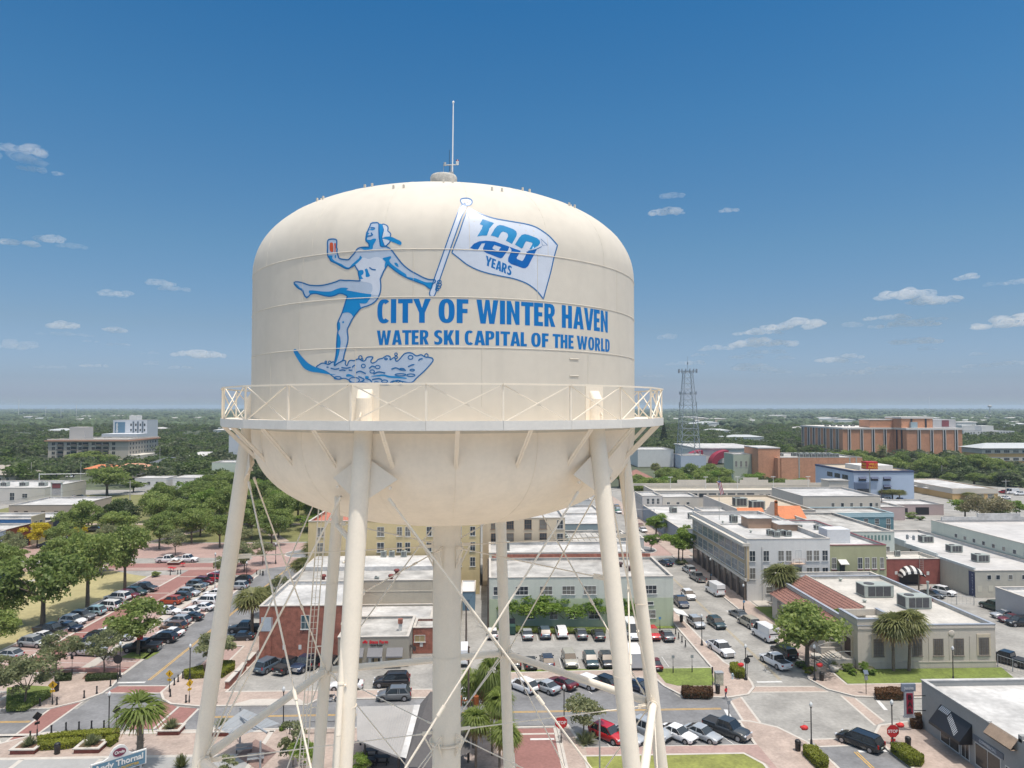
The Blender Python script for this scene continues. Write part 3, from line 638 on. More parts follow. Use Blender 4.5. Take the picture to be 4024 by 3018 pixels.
def ground():
 b = MB(); XS = [-15500,-6000,-2500,-900,-300,0,300,900,2500,6000,15500]; YS = [-390,-60,60,200,500,1200,3000,7000,13500]
 for i in range(len(XS) - 1):
  for j in range(len(YS) - 1): b.sheet(rect(XS[i],XS[i + 1],YS[j],YS[j + 1]),-.3)
 struct('ground',b,g_far)
 sheet('town_paving',rect(-250,320,30,350),-.04,asph)
 sheet('unseen_bounce_paving',rect(-250,320,-260,30),-.04,conc_p)  # unseen pale ground added to bounce light up onto the bowl
 # roads
 sheet('road',[(-190,90.3),(33.5,90.3),(33.5,97.6),(26.5,98.3),(24.6,105),(1.5,104.9),(1.5,99),(-23.5,99),(-24.5,97.2),(-38.5,97.2),(-190,97.2)],0,asph_d)
 sheet('road',[(11.4,84.2),(31.6,84.2),(31.9,90.295),(10.2,90.295)],0,asph_d)
 sheet('road',rect(-54.2,-44.4,97.205,190),0,asph_d)
 sheet('road',[(39.0,30),(46.8,30),(46.5,83.75),(39.1,83.45)],0,asph_d)
 sheet('road',[(33.51,90.4),(36.2,88.6),(38.2,84.6),(38.6,83.45),(39.1,83.46),(46.5,83.76),(46.8,86),(49,88.8),(54.4,89.9),(160,89.9),(160,96.6),(58.3,96.5),(50.6,97.3),(48,99.9),(47,103.9),(49.4,111),(49.4,330),(36.6,330),(36.6,139),(37.1,111),(38.6,106.4),(38.4,102.9),(37.2,99.8),(33.51,97.6)],0,asph)
 # paver crossings
 z = .006
 def cross(name,poly,m,bands=True):
  sheet(name,poly,z,m)
 cross('crossing',[(38.4,101.6),(46.9,101.3),(47.9,99.4),(37,99.6)],paver); cross('crossing',[(35,98.0),(33.1,96.8),(32.6,90.7),(34.6,90.1)],paver)
 cross('crossing',[(49,98),(50.5,97),(50.5,89.9),(48.7,88.8)],paver); cross('crossing',[(38.6,85.4),(46.6,85.7),(46.5,83.9),(39.1,83.6)],paver)
 cross('crossing',[(-54.8,99.6),(-57.8,97.2),(-57.4,87.9),(-54.9,89.9)],brickp); cross('crossing',[(-53.3,102.5),(-45.6,102.2),(-45.9,104.8),(-52.8,105.0)],brickp)
 cross('crossing',[(-44.7,91.0),(-41.6,91.0),(-41.3,97.5),(-44.3,99.5)],brickp); cross('crossing',[(-41.2,91.0),(-38.3,91.4),(-38.2,96.8),(-40.9,97.4)],brickp)
 bands = [(38.4,101.6,46.9,101.3),(37,99.6,47.9,99.4),(35,98,34.6,90.1),(33.1,96.8,32.6,90.7),(49,98,48.7,88.8),(50.5,97,50.5,89.9),(38.6,85.4,46.6,85.7),(39.1,83.6,46.5,83.9),
   (-54.8,99.6,-54.9,89.9),(-57.8,97.2,-57.4,87.9),(-53.3,102.5,-45.6,102.2),(-52.8,105,-45.9,104.8),(-44.7,91,-44.3,99.5),(-41.4,91,-41.1,97.5),(-38.3,91.2,-38.2,96.8)]
 lines('crossing_band',bands,.3,.012,kerbm)
 # painted markings
 lines('yellow_line',[(-190,93.25,-58,93.45),(-190,93.55,-58,93.75),(-36.8,94.0,31,94.25),(-36.8,94.3,31,94.55),(-49.55,107,-49.4,186),(-49.25,107,-49.1,186),(42.35,30,42.55,82.2),(42.65,30,42.85,82.2)],.13,.012,yel)
 lines('yellow_line',[(42.8,104,43.2,185),(43.1,104,43.5,185)],.12,.012,yelf)
 lines('stop_bar',[(39.2,103.2,42.9,103.2),(31.6,94.7,31.9,97.2) if False else (31.2,90.8,31.5,94.1),(43.1,82.3,46.4,82.3),(52.6,93.2,53.2,96.3),(-53.5,106.2,-49.6,106.2)],.5,.012,wht)
 pk = []
 x = 12.6
 while x < 31: pk.append((x + 1.9,84.5,x,90.0)); x += 2.95
 x = 4.4
 while x < 24: pk.append((x + 1.4,99.8,x - .4,104.7)); x += 2.95
 y = 112
 while y < 170: pk += [(-60.3,y + .8,-54.9,y - .2),(-68,y,-62.3,y - .5),(-79.3,y + .4,-73.2,y - .4)]; y += 2.85
 for y in (112,118,124): pk.append((36.8,y,38.9,y));
 for y in (112.5,118.5,124.5,131,137): pk.append((47.3,y,49.3,y))
 for i in range(10): pk.append((3.2 + i*2.75,109.6,3.2 + i*2.75,114)); pk.append((3.2 + i*2.75,122.4,3.2 + i*2.75,127.5))
 for i in range(5): pk.append((-34.4 + i*2.9,108.5,-34.0 + i*2.9,114.5))
 lines('parking_line',pk,.1,.014,wht)
 lines('parking_box',[(46.9,139.2,49.2,139.2),(46.9,134.4,49.2,134.4),(46.9,134.4,46.9,139.2),(46.9,134.4,49.2,139.2),(46.9,139.2,49.2,134.4)],.1,.013,wht)
 lines('white_arrow',[(-70.6,150.5,-70.6,153.5)],.25,.07,wht); b = MB(); b.sheet([(-71.1,150.6),(-70.6,149.2),(-70.1,150.6)],.07); struct('white_arrow',b,wht)
 b = MB(); b.sheet([(37.2,119.9),(38.5,119.9),(38.5,121.2),(37.2,121.2)],.014); struct('blue_disabled_bay_mark',b,mat('blue road paint',(.05,.14,.32),.7,.2,3))
 # north west plaza and brick parking
 sheet('brick_lane',rect(-73,-68.2,110.4,172.4),.01,brickp); sheet('brick_lane',rect(-79.6,-54.8,108.2,112.4),.008,brickp); sheet('brick_lane',rect(-73,-56,172.4,178),.01,brickp)
 sheet('parking_bay',rect(-79.6,-73,112.4,173),.006,brickl); sheet('parking_bay',rect(-68.2,-62.2,112.4,165),.006,brickl); sheet('parking_bay',rect(-60.4,-54.7,112.4,166),.006,brickl)
 sheet('median',rect(-62.2,-60.4,112.4,172),.02,conc_p)
 lines('kerb',[(-54.45,109,-54.45,172),(-73,111,-73,173),(-79.7,112,-79.7,173)],.5,.03,kerbm)
 lines('kerb',[(-73,129.7,-68.2,129.7),(-73,156.2,-68.2,156.2),(-73,171,-68.2,171)],.35,.03,kerbm)
 raised('pavement',[(-66.2,97.2),(-57.8,97.2),(-54.9,99.5),(-53.5,102.2),(-53.4,104.5),(-54.4,109.7),(-62.5,110.2),(-79.6,110.4),(-79.6,104),(-66.2,103)],paver)
 raised('pavement',[(-190,97.2),(-66.25,97.2),(-66.25,102.9),(-190,102.9)],paver,kerb=True)
 sheet('planting_bed',[G('b',*p) for p in ((50,1180),(230,1178),(450,1060),(440,1000),(240,990),(60,1010))],.17,grass)
 sheet('planting_bed',[G('b',*p) for p in ((710,935),(1030,900),(1010,870),(760,875))],.17,soil)
 sheet('planting_bed',[G('b',*p) for p in ((1040,740),(1280,755),(1390,690),(1150,690))],.03,grass)
 sheet('planting_bed',[G('b',*p) for p in ((470,900),(620,900),(640,860),(480,850))],.17,soil)
 # north east of the left street
 raised('pavement',[(-45.6,102.1),(-44.2,99.7),(-42.5,98.2),(-38.5,97.3),(-24,97.2),(-23,98.95),(1.4,98.95),(1.4,102),(-36.35,102.1),(-36.35,118),(-36.35,190),(-40.3,190),(-40.3,124.5),(-44.4,124),(-44.4,122),(-40.6,121),(-40.6,113),(-45.6,109.8)],paver)
 sheet('parking_bay',rect(-44.39,-40.61,109,124),.004,brickl)
 sheet('ramp',[(-34.5,97.4),(-24.2,97.4),(-25.6,99.2),(-32.0,99.3)],.165,conc_p)
 sheet('planting_bed',[G('b',*p) for p in ((1600,890),(1920,870),(2040,790),(1930,760),(1640,850))],.17,soil)
 # middle north pavement with the lawn
 raised('pavement',[(1.5,104.95),(24.6,105.1),(25.2,102),(27,98.4),(32.9,97.6),(36.3,98.6),(38,101),(38.4,102.9),(38.6,106.4),(37.1,111),(36.7,139),(36.6,190),(34.3,190),(34.3,108.9),(1.5,107.8)],paver)
 sheet('lawn',[(25.8,103),(27.2,101.9),(32.2,101.8),(33.2,104),(34.1,108.6),(25.4,108.6)],.165,grass); sheet('grass_strip',[(3,107.9),(25,107.95),(25,109.1),(3,109.1)],.05,grass)
 sheet('grass_strip',[(1,128.4),(34,128.4),(34,129.7),(1,129.7)],.05,grass)
 # south side
 raised('pavement',[(-190,90.3),(-60,90.3),(-57.6,87.6),(-55.1,89.7),(-54,90.3),(3.0,90.3),(3.0,50),(-190,50)],paver)
 sheet('concrete_walk',rect(-190,-26.5,50,83.7),.165,mat('grey concrete walk',(.30,.30,.295),.85,.1,.3)); lines('concrete_band',[(-190,83.6,-26.5,83.6),(-52.5,60,-52.5,83.4),(-43.6,60,-43.6,83.4),(-190,89.6,-26,89.6),(-26.4,60,-26.4,89.6)],.55,.17,kerbm)
 sheet('planting_bed',[G('b',*p) for p in ((330,1430),(1040,1370),(1010,1460),(900,1500),(470,1510),(330,1500))],.17,soil)
 sheet('brick_drive',rect(3.2,8.3,40,89.5),.004,brickp); lines('kerb',[(3.2,89.9,8.4,89.9),(3.2,88.0,8.3,88.0),(8.45,50,8.45,89.6)],.4,.012,kerbm); lines('stop_bar',[(5.2,86.6,8.1,86.6)],.45,.016,wht)
 raised('pavement',[(8.7,90.2),(10.2,90.2),(11.4,84.15),(31.6,84.15),(31.9,90.6),(33.4,90.4),(36.2,88.6),(38.2,84.6),(38.9,79.7),(38.9,30),(8.7,30)],paver)
 sheet('brick_walk',[(11.5,82.15),(29.8,82.15),(31.3,79.5),(31.3,60),(32.3,60),(31.9,84.0),(11.5,84.0)],.165,brickl)
 raised('lawn',[(11,82.1),(29.6,82.1),(31,79.5),(31,40),(11,40)],mat('patchy lawn',(.20,.215,.055),.95,.25,.35,var2=.2),.18)
 # north east block
 raised('pavement',[(47.1,103.9),(48,100),(50.7,97.4),(58.3,96.65),(160,96.65),(160,101.7),(51.8,101.7),(52,107),(54,108),(54,190),(49.5,190),(49.5,111)],paver)
 sheet('lawn',[(51.9,101.75),(77,101.75),(78.6,107.2),(52.2,107.2)],.17,grass); sheet('lawn',[(53.4,126),(57.5,126),(57.5,141),(53.2,141)],.17,grass)
 raised('pavement',[(160,89.8),(54.4,89.8),(49.1,88.7),(46.9,86),(46.6,82.3),(46.9,79.4),(46.9,30),(160,30)],paver)
 sheet('car_park',rect(78.8,160,103,146),.002,asph); sheet('car_park',rect(54.2,57.5,141.05,146),.18,conc_p)
 # park and roundabouts beyond
 sheet('lawn',[(-79.95,111),(-79.95,171.5),(-84,173.5),(-150,214),(-190,214),(-190,111)],.0,grassd)
 lines('footpath',[(-118,150,-92,186),(-150,168,-108,168)],2.0,.01,conc_p)
 sheet('brick_street',[(-190,176),(-73,178),(-56,178),(-36.5,190.01),(-36.5,212),(-190,214)],.002,brickl)
 sheet('road',rect(-190,-62,186,192),.01,asph); sheet('brick_lane',rect(-95,-62,181,185.5),.014,brickp)
 sheet('lawn',rect(-190,-36,214,330),-.01,mat('olive park grass',(.16,.16,.06),.95,.2,.2)); lines('footpath',[(-100,214,-60,330),(-60,214,-110,300),(-190,250,-40,245)],3.0,.0,paver)  # lawn of the wooded park in a dull olive tone
 def disc(cx,cy,r,name,m,z): sheet(name,[(cx + math.cos(i*math.pi/20)*r,cy + math.sin(i*math.pi/20)*r) for i in range(40)],z,m)
 disc(-49.5,197,9.5,'brick_ring',brickl,.02); disc(-49.5,197,5.6,'kerb',kerbm,.024); disc(-49.5,197,5.2,'road',asph_d,.028)
 sheet('brick_street',rect(34,56,190.5,214),.004,brickl); cx,cy = 41,199; disc(cx,cy,6.4,'kerb',kerbm,.024); disc(cx,cy,6.0,'road',asph_d,.028)
 sheet('pavement',rect(50,56,190,330),.1,paver)
 sheet('lake',[(-40 + 150*1,1250),(260,1250),(330,1330),(120,1330)],-.2,waterm)
ground()
# ================================================================ buildings
glass = mat('window glass',(.035,.045,.055),.12,.25,.4); glass_b = mat('window with blinds',(.17,.165,.15),.25,.25,.5)
frame_w = mat('white window frame',(.6,.6,.58),.5,.05,2); frame_d = mat('dark window frame',(.05,.05,.05),.5,.1,2)
roofw = mat('white membrane roof',(.45,.445,.435),.75,.34,.16,var2=.14); roofg = mat('dirty grey roof',(.37,.36,.34),.85,.45,.25,var2=.1); roofd = mat('gravel roof',(.36,.35,.33),.9,.15,.3)
acm = mat('air conditioner casing',(.36,.39,.36),.5,.12,1.2,metal=.2); acd = mat('dark louvre',(.07,.07,.075),.6,.2,2)
brick_r = mat('red brick',(.30,.115,.08),.85,.38,1.0,var2=.3,streak=.22); brick_o = mat('orange brick',(.52,.26,.155),.85,.12,.15,var2=.1,streak=.1)
def win(par,x0,x1,z0,z1,y,side='f',fr=frame_w,gl=None,sill=True,mull=1,depth=.12,name='window'):
 """window in a wall: f faces the camera (plane y), l faces -x (plane x = y), r faces +x; returns the window part"""
 gl = gl or (glass if rnd.random() < .55 else glass_b)
 def P(u,v,z):
  return (u,y - v,z) if side == 'f' else (y - v,u,z) if side == 'l' else (y + v,u,z)
 def bx(b,u0,u1,v0,v1,z0_,z1_):
  c = [P(u,v,z) for z in (z0_,z1_) for (u,v) in ((u0,v1),(u1,v1),(u1,v0),(u0,v0))]
  if side == 'l': c = [c[i] for i in (1,0,3,2,5,4,7,6)]
  b.raw(c,[(4,5,6,7),(0,1,5,4),(1,2,6,5),(2,3,7,6),(3,0,4,7),(3,2,1,0)])
 b = MB(); t = .07
 bx(b,x0 - t,x1 + t,0,.05,z1,z1 + t); bx(b,x0 - t,x0,0,.05,z0,z1); bx(b,x1,x1 + t,0,.05,z0,z1)
 if sill: bx(b,x0 - .15,x1 + .15,0,.14,z0 - .13,z0)
 else: bx(b,x0 - t,x1 + t,0,.05,z0 - t,z0)
 for k in range(1,mull + 1): u = x0 + (x1 - x0)*k/(mull + 1); bx(b,u - .025,u + .025,0,.04,z0,z1)
 if z1 - z0 > 1.2: bx(b,x0,x1,.0,.038,(z0 + z1)/2 - .025,(z0 + z1)/2 + .025)
 o = b.build(name,fr,par); p = MB(); bx(p,x0,x1,-.05,.012,z0,z1); p.build('pane',gl,o); return o
def ac_unit(x,y,z,sx=2.0,sy=1.4,sz=1.2,label='grey air conditioning unit on a white roof',par=None,grp='rooftop air conditioners'):
 b = MB(); b.box(x - sx/2,x + sx/2,y - sy/2,y + sy/2,z + .15,z + .15 + sz); b.box(x - sx/2 + .1,x + sx/2 - .1,y - sy/2 + .1,y + sy/2 - .1,z + .005,z + .15)
 if par is None: t = thing('air_conditioner',(x,y,z),label,'air conditioner',grp)
 else: t = par
 o = b.build('casing',acm,t); b = MB(); n = 3
 for k in range(n): w_ = sx*.8/n; xx = x - sx*.4 + w_*k; b.box(xx + .05,xx + w_ - .05,y - sy/2 - .02,y - sy/2,z + .3,z + sz)
 b.box(x - sx/2 - .02,x - sx/2,y - sy*.4,y + sy*.4,z + .3,z + sz)
 b.build('louvre',acd,o if par is None else par); b = MB(); b.tube((x - sx*.2,y,z + sz + .15),(x - sx*.2,y,z + sz + .24),min(sx,sy)*.28,n=14); b.build('fan_cowl',acd,o if par is None else par); return t
def vent(x,y,z,label,m=None,r=.35,h=.7):
 m = m or mat('rusty red vent',(.17,.04,.035),.7,.2,2); t = thing('roof_vent',(x,y,z),label,'roof vent','rooftop vents')
 b = MB(); b.lathe([(r*.6,0),(r*.6,h*.55),(r,h*.6),(r,h*.85),(r*.7,h),(.01,h)],(x,y,z),14); b.build('vent_cap',m,t)
def bldg(name,x0,x1,y0,y1,h,wall,roof,label,para=.55,pt=.3,cap=None,base=0,cat='building',steps=None,front_cap=None):
 """flat roofed block with parapet; returns the thing"""
 t = thing(name,((x0 + x1)/2,(y0 + y1)/2,base),label,cat); cap = cap or kerbm
 b = MB()
 for (a0,a1,c0,c1) in ((x0,x1,y0,y0 + pt),(x0,x1,y1 - pt,y1),(x0,x0 + pt,y0 + pt,y1 - pt),(x1 - pt,x1,y0 + pt,y1 - pt)): b.box(a0,a1,c0,c1,base,h,bottom=False)
 b.build('wall',wall,t)
 b = MB(); b.box(x0 + pt,x1 - pt,y0 + pt,y1 - pt,h - para - .3,h - para); ro = b.build('roof',roof,t)
 b = MB(); e = .07
 for (a0,a1,c0,c1) in ((x0 - e,x1 + e,y0 - e,y0 + pt + e),(x0 - e,x1 + e,y1 - pt - e,y1 + e),(x0 - e,x0 + pt + e,y0 + pt + e,y1 - pt - e),(x1 - pt - e,x1 + e,y0 + pt + e,y1 - pt - e)): b.box(a0,a1,c0,c1,h + .002,h + .12)
 b.build('coping',cap,t)
 if para > .3:
  b = MB(); q_ = .02
  for (a0,a1,c0,c1) in ((x0 + pt,x1 - pt,y0 + pt,y0 + pt + q_),(x0 + pt,x1 - pt,y1 - pt - q_,y1 - pt),(x0 + pt,x0 + pt + q_,y0 + pt + q_,y1 - pt - q_),(x1 - pt - q_,x1 - pt,y0 + pt + q_,y1 - pt - q_)): b.box(a0,a1,c0,c1,h - para + .003,h - .005,bottom=False)
  b.build('parapet_lining',roof,t)
 return t
def band(t,x0,x1,y,z0,z1,d,m,name='cornice',side='f'):
 b = MB()
 if side == 'f': b.box(x0,x1,y - d,y,z0,z1)
 elif side == 'l': b.box(y - d,y,x0,x1,z0,z1)
 else: b.box(y,y + d,x0,x1,z0,z1)
 return b.build(name,m,t)
def text(par,s,x,y,z,size,m,rz=0.0,tilt=math.pi/2,ext=.02,name='lettering',bold=.02,align='CENTER',sx=1.0,org=None):
 cu = bpy.data.curves.new('t','FONT'); cu.body = s; cu.size = size; cu.extrude = ext; cu.offset = bold*size; cu.align_x = align; cu.resolution_u = 3
 o = bpy.data.objects.new('t',cu); COL.objects.link(o); dg = bpy.context.evaluated_depsgraph_get(); me = bpy.data.meshes.new_from_object(o.evaluated_get(dg)); bpy.data.objects.remove(o); bpy.data.curves.remove(cu)
 me.name = name; me.materials.clear(); me.materials.append(m)
 M = Matrix.Translation((x,y,z)) @ Matrix.Rotation(rz,4,'Z') @ Matrix.Rotation(tilt,4,'X') @ Matrix.Diagonal((sx,1,1,1)); og = par['_o']; me.transform(Matrix.Translation((-og[0],-og[1],-og[2])) @ M)
 ob = bpy.data.objects.new(name,me); COL.objects.link(ob); ob.parent = par; return ob
red = mat('red sign',(.5,.01,.03),.4,.05,3); black = mat('black paint',(.015,.015,.018),.45,.1,3)
def buildings():
 # --- red brick house in front, centre left
 cr = mat('cream wall',(.5,.46,.38),.8,.1,.5,streak=.12); tan = mat('tan stucco',(.40,.36,.29),.85,.07,.5,streak=.08)
 t = bldg('brick_building',-36.1,-23.1,115.1,131.2,8.3,brick_r,roofw,'two storey red brick building with a white roof behind three parked trucks')
 win(t,-25.9 - 3.6,-28.1 - .0 if False else -28.3,4.7,6.8,115.1,gl=mat('teal window glass',(.04,.09,.11),.1,.2,1)); band(t,-35.8,-34.0,115.1,4.4,6.6,.05,mat('pale blue board',(.42,.47,.52),.6,.1,1),'bricked_window')
 for x in (-32.4,-29.9): band(t,x,x + .45,115.1,1.5,2.2,.06,frame_w,'meter_box')
 b = MB(); b.tube((-34.1,115.0,0),(-34.1,115.0,7.8),.05); b.build('downpipe',brick_r,t)
 for z in (5.2,):
  for y in (118,122): win(t,y,y + 1.3,z,z + 2,-23.1,'r')
 # --- long grey roofed block behind it
 t = bldg('rear_block',-36.1,-9.4,131.3,152,8.3,tan,roofg,'long tan block with a dirty grey roof behind the red brick building')
 band(t,-22.5,-9.4,131.3,6.3,6.45,.06,cr,'string_course')
 t2 = MB(); t2.box(-35.7,-9.8,141.5,151.6,7.7,8.6); t2.build('upper_roof',roofw,t)
 for i,(x,y) in enumerate(((-30.5,134.5),(-29,138.6),(-17.4,138.5),(-17.9,134.2))): vent(x,y,7.75,'dark red roof vent %s on the grey roof' % ('nearest the left street','second from the left street','behind its neighbour by the riser','in front of its neighbour by the riser')[i],r=.55,h=1.0)
 ac_unit(-20.5,134.0,7.75,.8,.8,.5,'small grey roof box beside two red vents')
 # --- insurance office
 t = bldg('insurance_office',-22.9,-12.1,111.1,122,4.55,mat('greige stucco',(.33,.30,.25),.85,.05,.6),roofg,'low beige insurance office with red lettering and grey awnings',para=.35)
 red2 = mat('bright red lettering',(.6,.015,.03),.4,.03,3); Y = 111.1
 text(t,'State Farm',-16.65,Y - .06,3.62,.66,red2,bold=.035); text(t,'Karen Bryan',-17.0,Y - .06,3.22,.36,black,bold=.03)
 b = MB()
 for k,(dx,dz) in enumerate(((0,0),(.22,.16),(.44,0))): b.tube((-18.95 + dx,Y - .05,3.8 + dz),(-18.95 + dx,Y - .12,3.8 + dz),.17,n=12)
 b.build('sign_emblem',red2,t)
 awn = mat('grey awning',(.16,.16,.17),.7,.06,2)
 for (x0,x1) in ((-21.6,-18.9),(-18.3,-16.0),(-15.4,-12.9)):
  b = MB(); b.face([(x0,Y - 1.1,1.95),(x1,Y - 1.1,1.95),(x1,Y - .02,2.95),(x0,Y - .02,2.95)]); b.face([(x0,Y - 1.1,1.75),(x1,Y - 1.1,1.75),(x1,Y - 1.1,1.95),(x0,Y - 1.1,1.95)]); b.face([(x0,Y - 1.1,1.75),(x0,Y - 1.1,1.95),(x0,Y,2.95)]); b.face([(x1,Y - 1.1,1.75),(x1,Y,2.95),(x1,Y - 1.1,1.95)]); b.build('awning',awn,t)
 band(t,-17.6,-16.5,Y,0.05,2.0,.06,mat('black door',(.02,.02,.02),.4,.1),'door'); band(t,-17.35,-16.75,Y - .06,.3,1.8,.02,mat('door glass amber',(.35,.25,.13),.3,.1),'door_pane')
 band(t,-15.3,-13.0,Y,.65,1.8,.05,mat('amber blind',(.36,.28,.17),.5,.1),'shop_window'); band(t,-21.4,-19.2,Y,.65,1.8,.05,mat('amber blind',(.36,.28,.17)),'shop_window'); band(t,-18.2,-17.8,Y,.1,1.9,.05,frame_w,'side_light'); band(t,-16.4,-16.1,Y,.1,1.9,.05,frame_w,'side_light')
 b = MB(); b.box(-14.1,-13.6,115,115.5,4.2,5.4); b.build('chimney',mat('white chimney',(.5,.5,.48),.7,.1),t); b = MB(); b.box(-14.2,-13.5,114.9,115.6,5.4,6.1); b.build('chimney_cap',brick_r,t)
 t = bldg('brick_annexe',-12.0,-6.4,116.9,122,4.1,brick_r,roofg,'low red brick annexe right of the insurance office',para=.3); win(t,-12.0 + .3,-10.1,1.9,2.9,116.9,gl=mat('amber board',(.35,.27,.14),.6,.1)); band(t,-10.9,-10.4,116.9,1.1,1.7,.05,frame_w,'notice_board')
 b = MB(); b.face([(-12.05,114.5,2.3),(-11.2,114.5,1.8),(-11.2,112.3,1.8),(-12.05,112.3,2.9)][::-1]); b.build('side_awning',black,t)
 t = bldg('low_rear_roof',-23.0,-9.4,122.1,131.2,4.0,tan,roofw,'low white roof between the insurance office and the tall tan wall',para=.25)
 t = bldg('low_alley_store',-9.3,-4.8,122.1,140,4.2,tan,roofg,'low store with a pale roof along the alley')
 b = bldg('blue_shed',-5.2,-2.4,141,150,3.6,mat('blue metal siding',(.16,.26,.36),.6,.1,1),mat('ribbed white metal',(.6,.61,.62),.5,.06,2),'small blue metal shed with a white roof on the alley',para=.1,pt=.1); band(b,-4.3,-3.4,141,0.1,2.1,.05,mat('blue door',(.08,.16,.25),.6,.1),'door')
 # --- yellow hotel
 t = bldg('yellow_hotel',-38,-1.6,153.2,172,15.6,mat('butter yellow stucco',(.56,.45,.25),.85,.05,.4,streak=.06),mat('red tile roof',(.40,.14,.09),.8,.15,1),'yellow four storey building with paired white windows behind the grey roof')
 for z in (9.1,12.4,5.9):
  for i,x in enumerate((-36,-33,-28.2,-23.4,-19.2,-18.0 + .55,-12.9,-11.6,-7.2 - .5,-6.3 - .2,-3.6)): win(t,x,x + (1.0 if i not in (0,3) else 1.4),z,z + 1.9,153.2,mull=1)
 for i,x in enumerate((-21.6,-19.9,-17.4)): ac_unit(x,150.4,8.62,1.1,1.0,1.1,'dark rooftop unit %s before the yellow building' % ('nearest the ladder','in the middle','rightmost')[i])
 # --- pale green office with the two tone front
 gr1 = mat('pale grey green stucco',(.54,.56,.50),.85,.04,.4,streak=.08); gr2 = mat('sage green stucco',(.42,.47,.34),.85,.04,.4,streak=.08)
 t = bldg('green_office',.4,34.0,129.8,146.5,8.95,gr1,roofg,'two storey pale green building with sage base behind the parking lot',para=.45)
 band(t,.4,34.0,129.8,0,5.15,.015,gr2,'painted_base')
 for x in (-.5 + 1.2,5.0,12.4,20.0,27.6 - .1):
  pass
 for x in (1.2,5.2,9.6,13.7,17.6,28.7): win(t,x,x + 2.2,5.9,7.35,129.8,mull=2,gl=glass if x < 9 or x > 20 else glass_b)
 for x in (7.2,11.4,14.9,18.5,28.7): win(t,x,x + (2.0 if x > 15 else 1.4),1.5,2.9,129.79,mull=1)
 for x in (18.2,29.0): win(t,x,x + 1.3,3.9,4.4,129.79,mull=0)
 b = MB(); b.face([(34.0,127.8,2.9),(36.3,127.8,2.3),(36.3,131.6,2.3),(34.0,131.6,2.9)]); b.face([(34.0,127.8,2.8),(34.0,131.6,2.8),(36.3,131.6,2.2),(36.3,127.8,2.2)]); b.build('canopy',frame_w,t)
 rb = MB(); rb.box(1,33.6,146.35,146.55,8.95,9.75); rb.build('red_fascia',brick_r,t)
 for x,y in ((26.2,140),(27.2,136.6)): vent(x,y,8.5,'dark mushroom vent %s on the pale green building' % ('at the back' if y > 138 else 'at the front'),mat('dark brown vent',(.07,.04,.04),.7,.1),.55,.9)
 t = bldg('white_roof_block',.4,32.6,146.6,158,10.0,gr1,roofw,'higher white roofed rear part behind the red fascia'); ac_unit(4,152,9.45,1.6,1.4,1.7,'dark unit on the white rear roof')
 be = mat('beige stucco',(.55,.46,.34),.85,.05,.4,streak=.06)
 t = bldg('beige_block',-1.0,17.5,160,178,15.0,be,roofw,'beige four storey block with grid windows seen under the tank')
 for z in (6.6,9.6,12.6):
  for x in (.9,4.4,8.4,11.8): win(t,x,x + 1.5,z,z + 2.0,160,fr=mat('brown frame',(.2,.13,.09),.6,.1),mull=2)
  win(t,16.0 - .3,17.0,z,z + 1.9,160,gl=glass)
 t = bldg('grey_roof_hall',18.0,34.4,160,182,8.3,mat('white plaster',(.62,.62,.60),.8,.06,.4),roofg,'hall with a ribbed grey roof behind the green building')
 for k in range(6): ac_unit(18.9,163 + k*3,8.0,1.2,1.0,.8,'small roof unit number %s from the front along the left parapet' % ('one','two','three','four','five','six')[k])
 b = MB()
 for k in range(9): b.box(20.5 + k*1.45,20.62 + k*1.45,162,181,7.75,7.9)
 b.build('roof_rib',roofd,t)
 t = bldg('grey_shop',19.5,33.5,186,205,9.3,mat('blue grey stucco',(.27,.33,.34),.8,.05,.5),roofw,'blue grey shop with a white roof under the tank edge')
 for x in (26.2,30.6): win(t,x,x + 1.4,5.6,7.8,186,gl=frame_w)
 t = bldg('stair_tower',31.0,35.0,158.5,166,10.6,mat('light grey wall',(.46,.46,.44),.8,.05,.5),roofw,'small grey stair tower beside the right street'); win(t,33.0,33.8,7.4,8.6,158.5,mull=0)
 for i,(x0,x1,y0,h) in enumerate(((20,34,207,8.5),(18,34,232,9.5),(-30,14,190,11),(-30,10,232,9))): bldg('white_block',x0,x1,y0,y0 + 20,h,mat('white plaster',(.62,.62,.60),.8,.06,.4),roofw,'white flat roofed block %s far behind the tank column' % ('first','second','third','fourth')[i])
 # --- three storey street block on the right
 hw = mat('white painted wall',(.60,.595,.58),.8,.05,.4,streak=.06); bk = mat('buff brick',(.40,.32,.21),.85,.1,.8)
 X0,X1,Y0,Y1 = 53.4,70.8,145.4,184.0; H3 = 12.7
 t = bldg('street_block',X0,X1,Y0,Y1,H3,hw,roofw,'three storey white and buff corner block with a cornice over the shops',para=.9)
 zs = ((9.0 - .7,10.7 - .2),(4.9,7.1))
 band(t,Y0 + .25,Y1,X0,0,4.2,.02,mat('dark shopfront brick',(.20,.17,.14),.8,.1,.6),'shopfront_wall','l'); band(t,Y0 + .25,Y1,X0,4.2,H3 - .8,.03,bk,'brick_face','l')  # street level wall in a darker brick tone
 band(t,Y0 - .1,Y1,X0 - .03,11.3,11.9,.9,mat('pale stone',(.56,.53,.47),.7,.06,1),'cornice','l'); band(t,Y0 - .1,Y1,X0 - .03,4.1,4.6,.35,mat('pale stone',(.56,.53,.47)),'string_course','l')
 band(t,X0 - .92,X0 + .55,Y0,11.3,11.9,.25,mat('pale stone',(.5,.5,.5)),'cornice'); band(t,X0 + .02,X0 + .5,Y0,4.7,11.3,.04,mat('cream brick',(.56,.44,.28),.8,.08,.8),'brick_return'); band(t,X0 + .02,X0 + .55,Y0,4.2,4.6,.12,bk,'string_course')
 n = 9; pitch_ = (Y1 - Y0 - 1.6)/n
